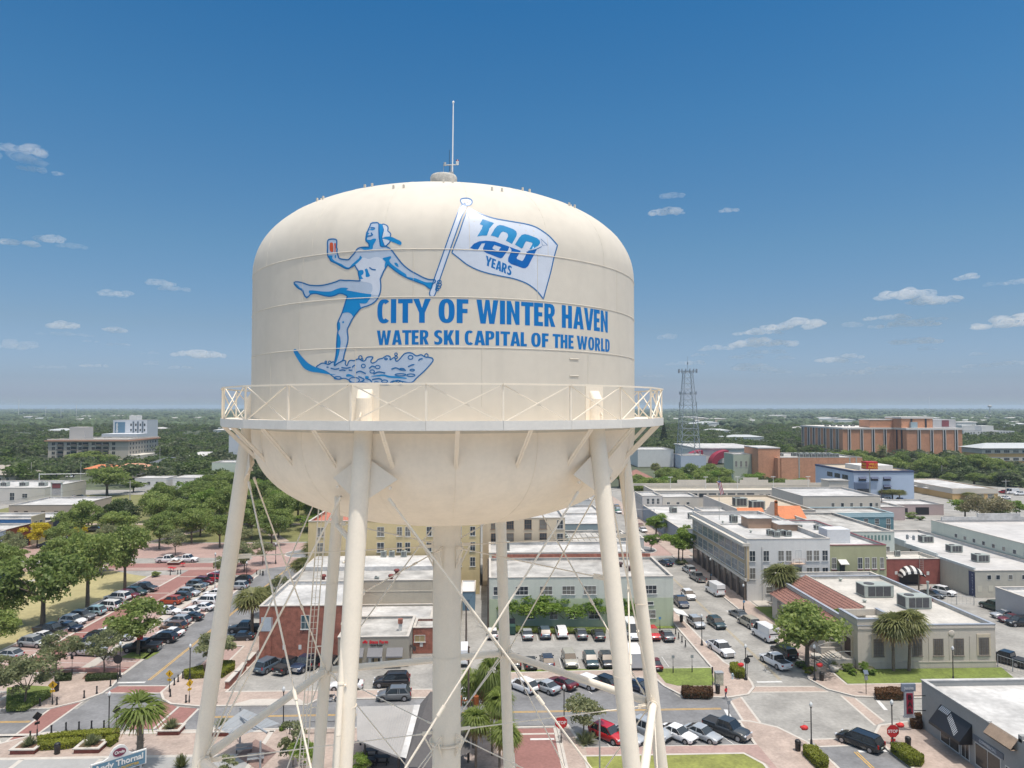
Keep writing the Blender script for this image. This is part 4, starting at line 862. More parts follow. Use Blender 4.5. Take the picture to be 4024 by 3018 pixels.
 for k in range(n):
  ya = Y0 + 1.0 + pitch_*k
  for (z0,z1) in ((8.35,10.7),(5.0,7.3)):
   win(t,ya + .35,ya + pitch_ - .35,z0,z1,X0 - .03,'l',mull=3,gl=mat('pale reflecting glass',(.13,.16,.18),.15,.3,.6))
  band(t,ya + .3,ya + pitch_ - .5,X0 - .02,.1,2.9,.03,mat('dark shopfront',(.03,.03,.035),.3,.2,.5),'shopfront','l'); band(t,ya + .3,ya + pitch_ - .5,X0 - .02,3.1,3.9,.05,glass_b,'transom','l')
  b = MB(); b.box(X0 - .35,X0 - .03,ya - .3,ya + .25,0,4.1); b.build('pilaster',mat('grey brown pier',(.22,.18,.15),.8,.1),t)
 for (z0,z1) in ((8.2,10.3),(4.6,6.8)):
  for x in (54.0,56.9,60.0,61.6,65.9,67.4,69.2): win(t,x,x + 1.1,z0,z1,Y0 if x > 56.5 else Y0 - .05)
  win(t,63.7,64.8,z0,z1 + .1,Y0,gl=frame_w if z0 > 8 else glass_b)
 win(t,57.4,58.6,1.6,2.9,Y0,gl=glass_b,mull=0)
 b = MB(); b.tube((56.6,Y0 - .1,0),(56.6,Y0 - .1,11.2),.08); b.build('downpipe',hw,t)
 st = mat('rusty fire stair',(.45,.33,.25),.7,.15,2); b = MB(); b.box(62.6,65.1,Y0 - 1.3,Y0,7.75,7.83)
 for x in (62.6,63.8,65.05): b.box(x,x + .05,Y0 - 1.3,Y0 - 1.25,7.83,8.9)
 b.box(62.6,65.1,Y0 - 1.3,Y0 - 1.26,8.85,8.9); b.bar((62.7,Y0 - 1.2,7.8),(58.9,Y0 - 1.2,4.4),.1,.25); b.bar((62.7,Y0 - .4,7.8),(58.9,Y0 - .4,4.4),.1,.25); b.bar((62.7,Y0 - 1.2,8.8),(58.9,Y0 - 1.2,5.4),.05,.05)
 k = 0
 while k < 10: f = k/10; b.box(58.9 + 3.8*f,59.2 + 3.8*f,Y0 - 1.2,Y0 - .4,4.45 + 3.4*f,4.5 + 3.4*f); k += 1
 b.build('fire_stair',st,t)
 pw = mat('brown plywood penthouse',(.36,.24,.17),.8,.1,.8)
 b = MB(); b.box(60.5,66,163.5,168.2,11.8,14.1); b.box(66,70.6,160,165,11.8,13.2); b.build('penthouse',pw,t); b = MB(); b.box(60.2,66.2,163.2,168.5,14.1,14.25); b.box(66.05,70.75,159.7,165.3,13.2,13.3); b.build('penthouse_roof',roofw,t)
 b = MB(); b.box(X0 + .3,X1,168.5,168.8,11.8,12.1); b.build('roof_step',roofw,t)
 for i,(x,y) in enumerate(((62.0,154.6),(62.6,152.6),(64.3,154.2),(65.4,153.2))): ac_unit(x,y,11.82,1.3,1.1,1.1,'dark condenser %s on the white corner block' % ('on the far left','second from left','third from left','on the right')[i])
 ac_unit(60,172,11.82,1.6,1.6,1.6,'tall grey unit near the flagpole'); vent(57,171,11.82,'small grey vent near the cornice',gl_ if False else acm,.3,.6); vent(59,158,11.82,'small grey vent amid the white roof',acm,.3,.6); vent(67,148.5,11.82,'small grey vent near the front parapet',acm,.3,.6)
 fp = thing('flagpole',(57.8,176,11.8),'grey flagpole with a hanging striped flag on the corner block','flagpole'); b = MB(); b.tube((57.8,176,11.8),(57.8,176,22.6),.07,.05); b.build('pole',acm,fp)
 b = MB(); pts = [(57.9,176,21.6),(58.3,175.9,21.2),(58.5,175.95,20.2),(58.8,176,19.4),(59.0,176.1,18.3)]
 for i in range(4):
  for k in range(5):
   a,c = Vector(pts[i]),Vector(pts[i + 1]); u0,u1 = k/5,(k + 1)/5; w_ = Vector((-.75,.2,-.35))
   b.face([a + w_*u0,a + w_*u1,c + w_*u1,c + w_*u0],2 if i == 0 and k < 3 else k % 2)
 b.build('flag',[mat('flag red',(.45,.03,.05),.7,.05),mat('flag white',(.7,.7,.72),.7,.05),mat('flag blue',(.03,.06,.25),.7,.05)],fp)
 # --- olive building
 t = bldg('olive_building',71.0,83.0,146.0,178,11.2,mat('olive stucco',(.36,.36,.22),.85,.05,.5,streak=.08),roofw,'olive green two storey building with dark red coping right of the corner block',cap=mat('dark red coping',(.2,.05,.06),.6,.1))
 for x in (71.5,77.0,78.5,80.0,81.7): win(t,x,x + (.85 if x < 81 else .7),6.4,8.6,146.0,sill=True); band(t,x - .15,x + 1.0,145.86,6.1,6.25,.06,mat('dark red coping',(.2,.05,.06)),'red_sill')
 b = MB(); b.face([(72.7,144.6,7.6),(74.5,144.6,7.6),(74.5,146,8.3),(72.7,146,8.3)]); b.face([(72.7,146,8.2),(74.5,146,8.2),(74.5,144.6,7.5),(72.7,144.6,7.5)]); b.build('door_canopy',frame_w,t); band(t,73.1,74.2,146,5.4,7.6,.05,frame_d,'door')
 b = MB(); b.bar((74.4,145,5.3),(79,145,2.6),.12,.25); b.bar((74.4,145,6.3),(79,145,3.6),.05,.05); b.box(72.8,74.5,144.6,146,5.25,5.33); b.build('outside_stair',frame_d,t)
 b = MB(); b.box(73,78,151,155,10.65,13.6); b.build('roof_housing',mat('ribbed white metal',(.6,.61,.62)),t)
 ac_unit(73.5,166,10.7,1.2,1.2,1.4,'slim grey unit at the back of the olive building roof'); ac_unit(79,168,10.7,1.6,1.4,.9,'low grey unit at the back of the olive building roof')
 lg = mat('pale green white wall',(.50,.54,.50),.8,.06,.4,streak=.1)
 t = bldg('pale_green_hall',83.2,96.4,166,196,10.4,lg,roofg,'pale green hall with a gravel roof behind the olive building'); win(t,93.6,95.2,5.2,6.9,166);
 b = MB()
 for k in range(14): b.box(84 + k*.85,84.4 + k*.85,165.93,166,8.4,9.6)
 b.build('louvre_strip',mat('teal louvre',(.12,.2,.19),.7,.1),t)
 t = bldg('hall_with_gable',62,92,187,212,9.8,hw,roofw,'white hall with a gabled parapet behind the corner block'); b = MB(); b.prism([(73,186.9),(79,186.9),(79,187.2),(73,187.2)],9.8,9.9); b.face([(72,186.95,9.9),(80,186.95,9.9),(77,186.95,11),(75,186.95,11)]); b.face([(80,187.2,9.9),(72,187.2,9.9),(75,187.2,11),(77,187.2,11)]); b.face([(72,186.95,9.9),(75,186.95,11),(75,187.2,11),(72,187.2,9.9)]); b.face([(75,186.95,11),(77,186.95,11),(77,187.2,11),(75,187.2,11)]); b.face([(77,186.95,11),(80,186.95,9.9),(80,187.2,9.9),(77,187.2,11)]); b.build('gable',hw,t)
 # --- small red brick with striped canopy
 t = bldg('brick_workshop',84.0,102.3,158.3,165.9,5.6,mat('deep red brick',(.26,.085,.07),.85,.15,1),mat('worn cream roof',(.5,.48,.44),.8,.15,.4),'low dark red brick building with a black and white striped arched canopy')
 b = MB(); n = 12
 for k in range(n):
  a0,a1 = math.pi*k/n,math.pi*(k + 1)/n
  for j in range(4):
   b0,b1 = j/4*math.pi/2,(j + 1)/4*math.pi/2
   def pt(a,e): return (95.2 - math.cos(a)*2.7*math.sin(e) if False else 95.2 - math.cos(a)*2.7*(1 - .0*e),158.2 - 1.8*math.cos(e),1.9 + math.sin(a)*2.3*(.35 + .65*math.sin(e)))
   b.face([pt(a0,b0),pt(a1,b0),pt(a1,b1),pt(a0,b1)],(k) % 2)
 b.build('striped_canopy',[mat('awning white',(.6,.6,.58),.7,.05),black],t); band(t,92.9,97.5,158.3,.05,2.6,.04,black,'doorway')
 band(t,91.9,92.5,158.3,2.2,2.9,.05,frame_w,'notice_board'); band(t,99.2,99.8,158.3,2.0,2.8,.05,frame_w,'notice_board')
 b = MB()
 for z in (3.4,3.8,4.2,4.6,5.0,5.4,5.8,6.2): b.box(97.4,98.2,157.9,157.95,z,z + .04)
 b.box(97.35,97.4,157.9,157.95,3,6.4); b.box(98.2,98.25,157.9,157.95,3,6.4); b.build('roof_ladder',acm,t)
 b = MB()
 for k in range(4): b.face([(88.5 + k*.8,160 ,5.3),(89.2 + k*.8,160,5.3),(89.2 + k*.8,162,5.9),(88.5 + k*.8,162,5.9)])
 b.build('skylight',glass,t); ac_unit(95.6,163.5,5.05,1.2,.5,1.3,'small white fan unit on the brick workshop')
 # --- big warehouse roof
 bw = mat('beige block wall',(.44,.42,.36),.85,.05,.4,streak=.08)
 t = bldg('warehouse',102.4,120.9,146.8,196,5.5,bw,mat('streaked membrane roof',(.43,.42,.41),.75,.22,.07,var2=.1),'long warehouse with a pale streaked roof and beige front')
 for x in (105.0,106.9,109.6,112.5,116): win(t,x,x + .8,3.7,4.6,146.8,mull=0,sill=False)
 for x in (102.8,105.2): band(t,x,x + 1.0,146.8,1.2,2.4,.04,mat('cream panel',(.5,.48,.40),.8,.05),'blocked_window')
 band(t,146.9,148.8,102.4,0.05,5.2,.04,mat('dark blue mural',(.05,.06,.12),.8,.2,1),'painted_pier','l'); text(t,'MARTINI',107.74,148.0,.9,.9,mat('pale mural letters',(.28,.29,.36),.8,.1),rz=-math.pi/2,name='mural_lettering',align='LEFT',sx=.55) if False else None
 for i,ch in enumerate('MARTINE'): text(t,ch,102.335,147.6,4.35 - i*.62,.6,mat('pale mural letters',(.28,.29,.36),.8,.1),rz=-math.pi/2,name='mural_letter')
 for i,(x,y) in enumerate(((113.4,181),(112.6,168.7),(111.5,158))): ac_unit(x,y,4.96,2.9,2.2,1.6,'grey louvred unit %s on the streaked roof' % ('farthest back','in the middle','nearest the front')[i])
 b = MB()
 for y,z in ((147.2,6.1),(159.6,6.6),(172,7.1),(184,7.6),(196,8.1)): b.box(102.4,102.8,y,y + 12.2,5.6,z)
 b.build('stepped_parapet',mat('light grey parapet',(.5,.53,.53),.8,.06,.5),t)
 t = bldg('sage_hall',121.2,165,150,191,9.0,mat('sage white wall',(.50,.53,.46),.85,.05,.4,streak=.08),mat('streaked membrane roof',(.43,.42,.41)),'pale sage hall with a row of small windows above the streaked roof')
 for k in range(9): win(t,153 + k*3.4,154 + k*3.4,6.2,7.1,121.2,'l',mull=0,sill=False)
 vent(134,166,8.4,'dark pyramid vent on the sage hall',mat('dark brown vent',(.07,.04,.04)),1.6,1.3)
 b = MB(); b.box(124,158,190.6,191,9,9.9); b.box(134,146,190.6,191,9.9,10.8); b.build('shaped_parapet',roofw,t)
 bldg('corner_store',85,100,128,139,.01,bw,roofw,'x') if False else None
 t = bldg('low_right_store',98.8,125,127.5,136,4.9,mat('grey stucco wall',(.40,.40,.41),.8,.05,.5),roofw,'grey walled store at the right edge beside the parked cars')
 # --- post office
 stn = mat('pale stone render',(.52,.475,.41),.85,.05,.5,streak=.10); trim = mat('cream stone trim',(.53,.46,.35),.8,.08,1); X0,X1,Y0,Y1 = 56.4,77.9,107.4,139.0
 t = bldg('post_office',X0,X1,Y0,Y1,6.6,stn,mat('worn pale roof',(.45,.43,.395),.85,.25,.2,var2=.1),'pale rendered one storey civic building with palms and iron barred windows',para=.5,pt=.35,cap=mat('blue grey flashing',(.30,.33,.38),.5,.1,1))
 bv = mat('blue grey flashing',(.30,.33,.38))
 b = MB(); b.box(X0 - .05,62.6,Y0 - .05,Y0 + .3,6.6,7.6); b.box(X0 - .05,X0 + .3,Y0 + .3,113,6.6,7.6); b.box(62.3,62.6,Y0 + .3,113,6.6,7.6); b.box(X0 + .3,62.3,112.7,113,6.6,7.6); b.build('raised_parapet',stn,t)
 b = MB(); b.box(X0 - .15,62.7,Y0 - .15,Y0 + .4,7.6,7.72); b.box(X0 - .15,X0 + .4,Y0 + .4,113.1,7.6,7.72); b.box(62.2,62.7,Y0 + .4,113.1,7.6,7.72); b.build('raised_coping',bv,t)
 band(t,X0,X1,Y0 - .05,1.0,1.15,.06,stn,'plinth_mould'); band(t,X0,X1,Y0,0,1.0,.06,stn,'plinth'); band(t,X0,X1,Y0,6.1,6.35,.1,stn,'cornice')
 bars = mat('iron window bars',(.12,.09,.07),.6,.1); wood = mat('weathered window wood',(.22,.19,.16),.7,.15)
 for x in (58.9,64.9,68.4 - .2,71.4,75.3):
  o = win(t,x,x + 1.45,2.0,4.5,Y0,fr=wood,gl=mat('hazy barred glass',(.16,.155,.15),.3,.2,1),mull=2)
  b = MB()
  for k in range(1,6): b.box(x,x + 1.45,Y0 - .07,Y0 - .05,2.0 + k*.42,2.03 + k*.42)
  for k in range(1,5): b.box(x + k*.29,x + k*.29 + .03,Y0 - .09,Y0 - .07,2.0,4.5)
  b.build('window_bars',bars,o)
  if x in (58.9,75.3): band(t,x - .35,x - .12,Y0,1.9,4.7,.07,trim,'quoin'); band(t,x + 1.57,x + 1.8,Y0,1.9,4.7,.07,trim,'quoin'); band(t,x - .35,x + 1.8,Y0,4.7,5.2,.09,trim,'lintel')
 for x in (67.4,70.9 - .3,73.8): band(t,x,x + .3,Y0,1.15,4.9,.05,stn,'pilaster')
 band(t,59.0,60.5,Y0,5.5,6.0,.08,trim,'frieze_panel')
 b = MB(); b.lathe([(.001,0),(.45,.0),(.5,.06),(.4,.1),(.001,.1)],(0,0,0),20); b.v = [(x + 71.0,Y0 - z,y + 5.35) for x,y,z in b.v]; b.build('roundel',stn,t)
 # tiled wing with the entrance on the street side
 tile = mat('terracotta roof tile',(.24,.12,.095),.8,.14,.5,var2=.25)
 b = MB(); b.box(54.0,X0,113.2,134,0,4.6); b.build('front_wing',stn,t)
 b = MB(); yy = (113.0,134.2)
 nx_ = 12
 for k in range(26):
  y0_ = 113.0 + k*(21.2/26); y1_ = y0_ + 21.2/26*.86
  b.face([(53.5,y0_,4.55),(60.5,y0_,7.9),(60.5,y1_,7.98),(53.5,y1_,4.63)][::-1]); b.face([(53.5,y1_,4.63),(60.5,y1_,7.98),(60.5,y0_ + 21.2/26,7.9),(53.5,y0_ + 21.2/26,4.55)][::-1])
 for k in range(1,14): f = k/14; b.box(53.5 + 7*f,53.56 + 7*f,113,134.2,4.6 + 3.35*f,4.68 + 3.35*f)
 b.build('tiled_roof',tile,t)
 b = MB(); b.face([(56.4,113.1,5.9),(60.5,113.1,5.9),(60.5,113.1,7.85)]); b.box(60.5,60.7,113,134.2,5.9,8.05); b.face([(60.5,134.1,5.9),(56.4,134.1,5.9),(60.5,134.1,7.85)]); b.build('roof_gable',stn,t)
 for k in range(5): win(t,115.5 + k*3.6,117 + k*3.6,1.6,3.9,54.0,'l',fr=wood)
 band(t,109.3,111.3,X0,1.3,4.0,.05,mat('dark door wood',(.05,.025,.02),.5,.1),'entrance_door','l'); band(t,108.8,109.25,X0,1.3,4.6,.15,trim,'door_jamb','l'); band(t,111.35,111.8,X0,1.3,4.6,.15,trim,'door_jamb','l')
 b = MB(); n = 10
 for k in range(n):
  a0,a1 = math.pi*k/n,math.pi*(k + 1)/n
  b.face([(X0 - .14,110.3 - math.cos(a0)*.9,4.0 + math.sin(a0)*.9),(X0 - .14,110.3 - math.cos(a0)*1.3,4.0 + math.sin(a0)*1.3),(X0 - .14,110.3 - math.cos(a1)*1.3,4.0 + math.sin(a1)*1.3),(X0 - .14,110.3 - math.cos(a1)*.9,4.0 + math.sin(a1)*.9)][::-1])
 b.build('door_arch',trim,t)
 b = MB()
 for k in range(7): b.box(51.9 + k*.38,56.35 - .05,108.6 + .0,112.2,.12 + k*.17,.29 + k*.17)
 b.box(52.4,56.3,108.1,108.55,.1,1.35); b.box(53.0,56.3,112.25,112.7,.1,1.75); b.build('steps',conc_p,t)
 b = MB()
 for y in (108.3,112.5): b.bar((52.6,y,2.0),(54.3,y,2.5),.05,.05); b.bar((54.3,y,2.5),(56,y,2.5),.05,.05); b.tube((52.6,y,1.2),(52.6,y,2.0),.025); b.tube((54.3,y,1.2),(54.3,y,2.5),.025)
 b.build('stair_rail',frame_w,t)
 for (x,y,sx,sy,sz,l) in ((69.5,126.2,5.2,3.2,2.0,'large green grey unit at the back of the post office roof'),(72.2,118.8,4.4,2.8,1.9,'louvred unit near the middle of the post office roof'),(76.0 - .6,122.9,1.2,1.2,.9,'small grey box right of the louvred unit')): ac_unit(x,y,6.11,sx,sy,sz,l)
 b = thing('roof_flue',(77.0,122.6,6.1),'thin metal flue with a red base on the post office roof','flue'); m_ = MB(); m_.tube((77,122.6,6.3),(77,122.6,9.2),.16); m_.tube((77,122.6,9.2),(77,122.6,9.5),.24); m_.build('pipe',acm,b); m_ = MB(); m_.box(76.5,77.5,122.2,123,6.1,6.6); m_.build('base',red,b)
 vent(65.4,122,6.1,'small metal vent left of the louvred unit',acm,.35,.5); vent(62,136.4,6.1,'small metal vent at the back left of the post office roof',acm,.35,.6); vent(68.6,136.8,6.1,'small metal vent at the back of the post office roof',acm,.35,.6)
 b = bldg('service_range',58,78,139.1,143,6.4,stn,roofw,'narrow rear range of the post office')
 # --- bar building bottom right
 gb = mat('grey painted block',(.28,.285,.28),.85,.06,.6); X0,X1,Y0,Y1 = 54.0,86,58,87.6
 t = thing('bar_building',(70,73,0),'grey corner bar with a ragged parapet and black awning at bottom right','building')
 b = MB(); b.box(X0,X0 + .35,Y0,Y1,0,6.0); b.box(X0 + .35,X1,Y1 - .35,Y1,0,6.0); b.box(X1 - .35,X1,Y0,Y1 - .35,0,6.0); b.build('wall',gb,t)
 b = MB(); b.box(X0 + .35,X1 - .35,Y0,Y1 - .35,5.0,5.35); b.build('roof',roofw,t); b = MB(); b.box(X0 - .1,X0 + .4,75.8,Y1 + .08,6.002,6.12); b.box(X0 + .4,X1,Y1 - .4,Y1 + .08,6.002,6.12); b.build('coping',roofw,t)
 b = MB(); br_ = mat('broken brown roof tile',(.30,.22,.16),.85,.2,1)
 for (ya,yb) in ((71.6,75.6),(63.5,67.6)): b.face([(X0 - .75,ya,5.1),(X0 + .1,ya,6.1),(X0 + .1,yb,6.1),(X0 - .75,yb,5.1)][::-1]); b.face([(X0 - .75,ya,5.0),(X0 + .0,ya,5.0),(X0 + .0,yb,5.0),(X0 - .75,yb,5.0)])
 b.build('eave_tile',br_,t); b = MB()
 for y in (68.0,69.6,71.0): b.box(X0,X0 + .6,y,y + .5,6.0,6.7)
 b.box(X0,X0 + .35,62,71.5,6.0,6.35); b.build('battlement',gb,t)
 b = MB(); b.face([(X0 - 1.5,83.9,2.7),(X0 - 1.5,78.4,2.7),(X0 - .0,78.4,4.6),(X0 - .0,83.9,4.6)]); b.face([(X0 - 1.5,83.9,2.4),(X0 - 1.5,78.4,2.4),(X0 - 1.5,78.4,2.7),(X0 - 1.5,83.9,2.7)]); b.face([(X0 - 1.5,78.4,2.4),(X0,78.4,2.4),(X0,78.4,4.6),(X0 - 1.5,78.4,2.7)]); b.face([(X0 - 1.5,83.9,2.4),(X0 - 1.5,83.9,2.7),(X0,83.9,4.6),(X0,83.9,2.4)]); aw = b.build('awning',black,t)
 b = MB(); wm = mat('awning white print',(.5,.52,.55),.7,.05,2)
 def aq(u,v,o=.02): return (X0 - 1.5 + 1.5*v - o,83.9 - 5.5*u,2.7 + 1.9*v + o)
 for k in range(7): u = .04 + k*.045; b.face([aq(u,.72 - k*.0),aq(u + .026,.72),aq(u + .05,.98),aq(u + .02,.98)])
 for k in range(11):
  u = .38 + k*.04; v = .62 - k*.05
  b.face([aq(u,v - .02),aq(u + .012,v - .02),aq(u + .03,v + .26),aq(u + .018,v + .26)])
 for j in range(4):
  for k in range(10): u = .38 + k*.04; v = .62 - k*.05 + j*.08; b.face([aq(u,v),aq(u + .04,v - .05),aq(u + .04,v - .035),aq(u,v + .015)])
 b.build('awning_print',wm,aw)
 for (ya,yb,z0,z1) in ((80.6,84.0,.3,2.4),(78.9,80.3,.3,2.4),(74.0,78.0,.5,3.0),(70.4,73.4,.8,2.7),(64,69,.8,2.7)):
  b = MB(); b.box(X0 - .04,X0,ya,yb,z0,z1); w_ = b.build('shop_window',frame_w,t)
  b = MB(); b.box(X0 - .06,X0 - .042,ya + .12,(ya + yb)/2 - .05,z0 + .12,z1 - .12); b.box(X0 - .06,X0 - .042,(ya + yb)/2 + .05,yb - .12,z0 + .12,z1 - .12); b.build('pane',mat('tinted shop glass',(.05,.045,.04),.1,.3,.5),w_)
 band(t,73.6,78.3,X0,3.1,3.7,.08,mat('sign board',(.12,.14,.17),.6,.3,3),'sign_board','l')
 text(t,'COMMERCIAL',X0 - .1,75.9,3.28,.42,mat('pale sign lettering',(.45,.47,.5),.6,.05),rz=-math.pi/2,name='sign_lettering')
 b = MB(); b.box(X0 - 2.2,X0,67.8,71.2,2.8,3.1); b.box(X0 - 2.2,X0 - 2.1,67.8,71.2,1.9,2.8); b.build('dark_canopy',black,t)
 # projecting bar sign
 s = thing('bar_sign',(52.6,87.2,4),'projecting grey and red BAR sign on the corner of the grey bar','sign'); b = MB(); b.box(51.0,52.7,86.7,87.0,5.0,5.9); b.build('sign_head',mat('steel blue sign',(.20,.23,.28),.4,.1),s)
 b = MB(); b.box(51.35,52.45,86.7,87.0,2.0,4.95); b.box(51.2,52.6,86.72,86.98,1.8,2.0); b.build('sign_body',mat('grey sign frame',(.33,.35,.38),.5,.1),s); b = MB(); b.box(51.5,52.3,86.66,86.7,2.3,4.8); b.build('sign_face',mat('dark red face',(.25,.015,.04),.5,.1),s)
 for i,ch in enumerate('BAR'): text(s,ch,51.9,86.64,4.05 - i*.82,.8,black)
 text(s,'Grove',51.85,86.68,5.25,.5,mat('pale sign lettering',(.45,.47,.5))) if False else text(s,'Jessies',51.85,86.68,5.25,.45,mat('pale sign lettering',(.45,.47,.5)))
 b = MB();
 for z in (2.6,4.4): b.bar((52.45,86.85,z),(54.0,86.85,z),.07,.07)
 b.build('sign_bracket',black,s)
buildings()
def windows_grid(t,xs,zs,y,w_,h,side='f',**kw):
 for z in zs:
  for x in xs: win(t,x,x + w_,z,z + h,y,side,**kw)
def far_buildings():
 hw = mat('white painted wall',(.60,.595,.58)); be = mat('beige stucco',(.55,.46,.34)); lb = mat('light beige wall',(.52,.48,.42),.85,.05,.3,streak=.05)
 # parking garage (long beige)
 t = bldg('parking_garage',62,134,264,281,8.6,lb,mat('concrete deck',(.47,.44,.38),.9,.08,.1),'long beige parking garage with an arched parapet and lamp posts',para=1.1,pt=.4)
 b = MB(); b.box(57,134,280.6,281,8.7,9.6); b.box(75.5,87,280.6,281,9.6,10.9); b.box(100.6,112,280.6,281,9.6,10.8); b.prism([(0,0)]*0 + [(102,280.6),(108,280.6),(108,281),(102,281)],10.8,11.7); b.box(119,129,280.6,281,9.6,10.8); b.build('shaped_parapet',lb,t)
 b = MB(); b.box(127.5,135,262,268,7,12.2); b.build('stair_head',lb,t); b = MB(); b.box(127.2,135.3,261.7,268.3,12.2,12.5); b.build('stair_head_roof',roofg,t)
 b = MB()
 for k in range(8): b.box(72 + k*3.6,74.8 + k*3.6,263.9,264,6.2,7.6)
 for k in range(5): b.box(102 + k*2.4,103.5 + k*2.4,263.9,264,4.6,7.2)
 b.build('garage_opening',glass,t)
 for i,x in enumerate((72,86,98.7,113,127)):
  l = thing('deck_lamp',(x,278,7.5),'white twin headed lamp post %s on the parking deck' % ('first from the left','second from the left','in the middle','fourth from the left','farthest right')[i],'lamp post','lamp posts on the parking deck'); b = MB(); b.tube((x,278,7.5),(x,278,12.2),.12,.08); b.build('pole',frame_w,l); b = MB(); b.box(x - .9,x + .9,277.8,278.2,12.2,12.4); b.build('lamp_head',frame_w,l)
 t = bldg('lilac_shop',54.8,62,250.5,263.5,8.4,mat('pale lilac wall',(.48,.46,.44),.8,.05,.3),roofw,'pale two storey shop at the far end of the right street'); windows_grid(t,(56.4,58.2,60),(5.6,),250.5,.9,1.9); windows_grid(t,(252,254.5,257,259.5),(5.2,),54.8,.9,2.2,'l')
 t = bldg('cream_shop',62.1,75,250.5,263.5,8.0,lb,roofw,'cream shop with three little windows before the parking garage'); windows_grid(t,(63.6,67,70.6),(5.4,),250.5,1.0,.8)
 t = bldg('row_of_shops',55,70.2,201,250.3,5.2,mat('blue grey parapet',(.25,.29,.34),.8,.1,.5),roofw,'low white roofed shops with two condensers beside the street trees'); ac_unit(62,236,4.7,2.2,2,1.6,'pale condenser at the back of the low white roof'); ac_unit(64.5,223,4.7,2.2,2,1.7,'dark faced condenser in the middle of the low white roof'); ac_unit(64.5,208,4.7,2.0,2,1.4,'pale condenser at the front of the low white roof')
 t = bldg('theatre',70.6,92,197,231,11.0,mat('pinkish beige wall',(.48,.43,.39),.85,.05,.4),mat('tan gravel roof',(.42,.36,.28),.9,.12,.3),'theatre with a tan gravel roof and two big rooftop units'); ac_unit(75.2,210,10.5,3.6,3,2.3,'long grey unit at the back of the tan roof'); ac_unit(77.6,203,10.5,3.8,3,2.3,'long grey unit at the front of the tan roof')
 ot = mat('orange roof tile',(.50,.17,.07),.75,.12,.5,var2=.15)
 t = thing('spanish_gable',(80,190,0),'small orange tiled roof with a curved theatre gable','building'); b = MB(); b.box(79.3,86,190,196,0,10.0); b.build('wall',be,t); b = MB()
 b.face([(79,189.6,9.8),(86.2,189.6,9.8),(86.2,194,12.7),(79,194,12.7)]); b.face([(79,194,12.7),(86.2,194,12.7),(86.2,196.2,11.4),(79,196.2,11.4)])
 b.face([(67.5,189.8,11.7),(74.6,189.8,11.7),(74.6,191.4,12.6),(67.5,191.4,12.6)]); b.build('tiled_roof',ot,t)
 b = MB(); pr = [(73.8,10),(74.6,11.4),(75.2,11.7),(75.6,12.7),(76.2,13.2),(76.6,14.3),(77.6,14.4),(78.2,13),(78.2,10)]
 for i in range(len(pr) - 1): b.face([(pr[i][0],190,9),(pr[i + 1][0],190,9),(pr[i + 1][0],190,pr[i + 1][1]),(pr[i][0],190,pr[i][1])]); b.face([(pr[i][0],190,pr[i][1]),(pr[i + 1][0],190,pr[i + 1][1]),(pr[i + 1][0],190.4,pr[i + 1][1]),(pr[i][0],190.4,pr[i][1])])
 b.build('curved_gable',mat('pinkish beige wall',(.48,.43,.39)),t); b = MB(); b.box(77.0,77.8,188.6,188.9,6,14.6); b.tube((77.4,188.6,14.5),(77.4,188.9,14.5),.42,n=16); b.build('blade_sign',mat('weathered orange sign',(.5,.15,.05),.6,.25,1),t)
 t = bldg('teal_building',92.2,116,200,212,9.6,mat('teal stucco',(.13,.24,.27),.8,.06,.5),roofg,'teal building with a pale blue fascia behind the white roofs',cap=mat('pale teal',(.35,.48,.52),.7,.05)); windows_grid(t,(93,95.2,98.8,107.4,110.6,113.9),(6.6,),200,1.1,1.4); win(t,113.9,115,4.2,6.2,200); band(t,92.1,116.1,200,8.5,9.5,.15,mat('pale teal',(.35,.48,.52)),'fascia')
 t = bldg('cream_block',101,126.3,225,250,11.3,mat('cream render',(.55,.50,.43),.85,.04,.4),roofw,'cream block with six small square windows behind the teal building'); windows_grid(t,(110.3,113.4,116.4,119.5,122.7,124.6),(7.9,),225,.9,1.2,mull=0)
 t = bldg('drive_in_bank',150,168.6,258,272,3.9,mat('dusty pink wall',(.42,.33,.32),.85,.05,.4),roofw,'low dusty pink drive through building with a white roof'); band(t,158,163,258,.2,2.9,.06,black,'drive_opening'); band(t,152.5,155,258,.6,2.6,.06,black,'drive_opening')
 t = bldg('pink_wall_block',135,147.4,247,257,4.6,mat('dusty pink wall',(.42,.33,.32)),roofw,'small pink block with a white roof right of the cream block')
 # blue bank
 blu = mat('pale blue wall',(.40,.48,.60),.8,.04,.3); nav = mat('navy trim',(.04,.06,.13),.6,.1,1)
 t = bldg('blue_bank',158.5,185,303,339,12.2,blu,mat('tan gravel roof',(.42,.36,.28)),'pale blue bank building with a dark blue roof edge',cap=nav,para=.5,pt=.5); band(t,158.3,185.2,303,11.5,12.1,.25,nav,'fascia'); band(t,303,339,158.5,11.5,12.1,.25,nav,'fascia','l')
 for z,xs in ((8.0,(160.7,166,171.5)),(4.5,(171.5,))):
  for x in xs: win(t,x,x + 3.2,z,z + 1.5,303,gl=glass,mull=2,fr=nav); b = MB(); b.face([(x - .1,302,z + .9),(x + 3.3,302,z + .9),(x + 3.3,303,z + 1.7),(x - .1,303,z + 1.7)]); b.build('window_awning',nav,t)
 band(t,158.4,165.4,302.9,.1,7.4,.8,mat('slate blue wall',(.16,.20,.28),.8,.05),'entrance_bay'); band(t,159.5,164.5,302,.1,4.6,.12,glass,'entrance_glass')
 for k in range(3): win(t,308 + k*7,313 + k*7,8.0,9.8,158.5,'l',gl=glass,mull=2,fr=nav)
 b = MB(); b.box(166,181,312,325,11.7,13.8); b.build('plant_screen',hw,t)
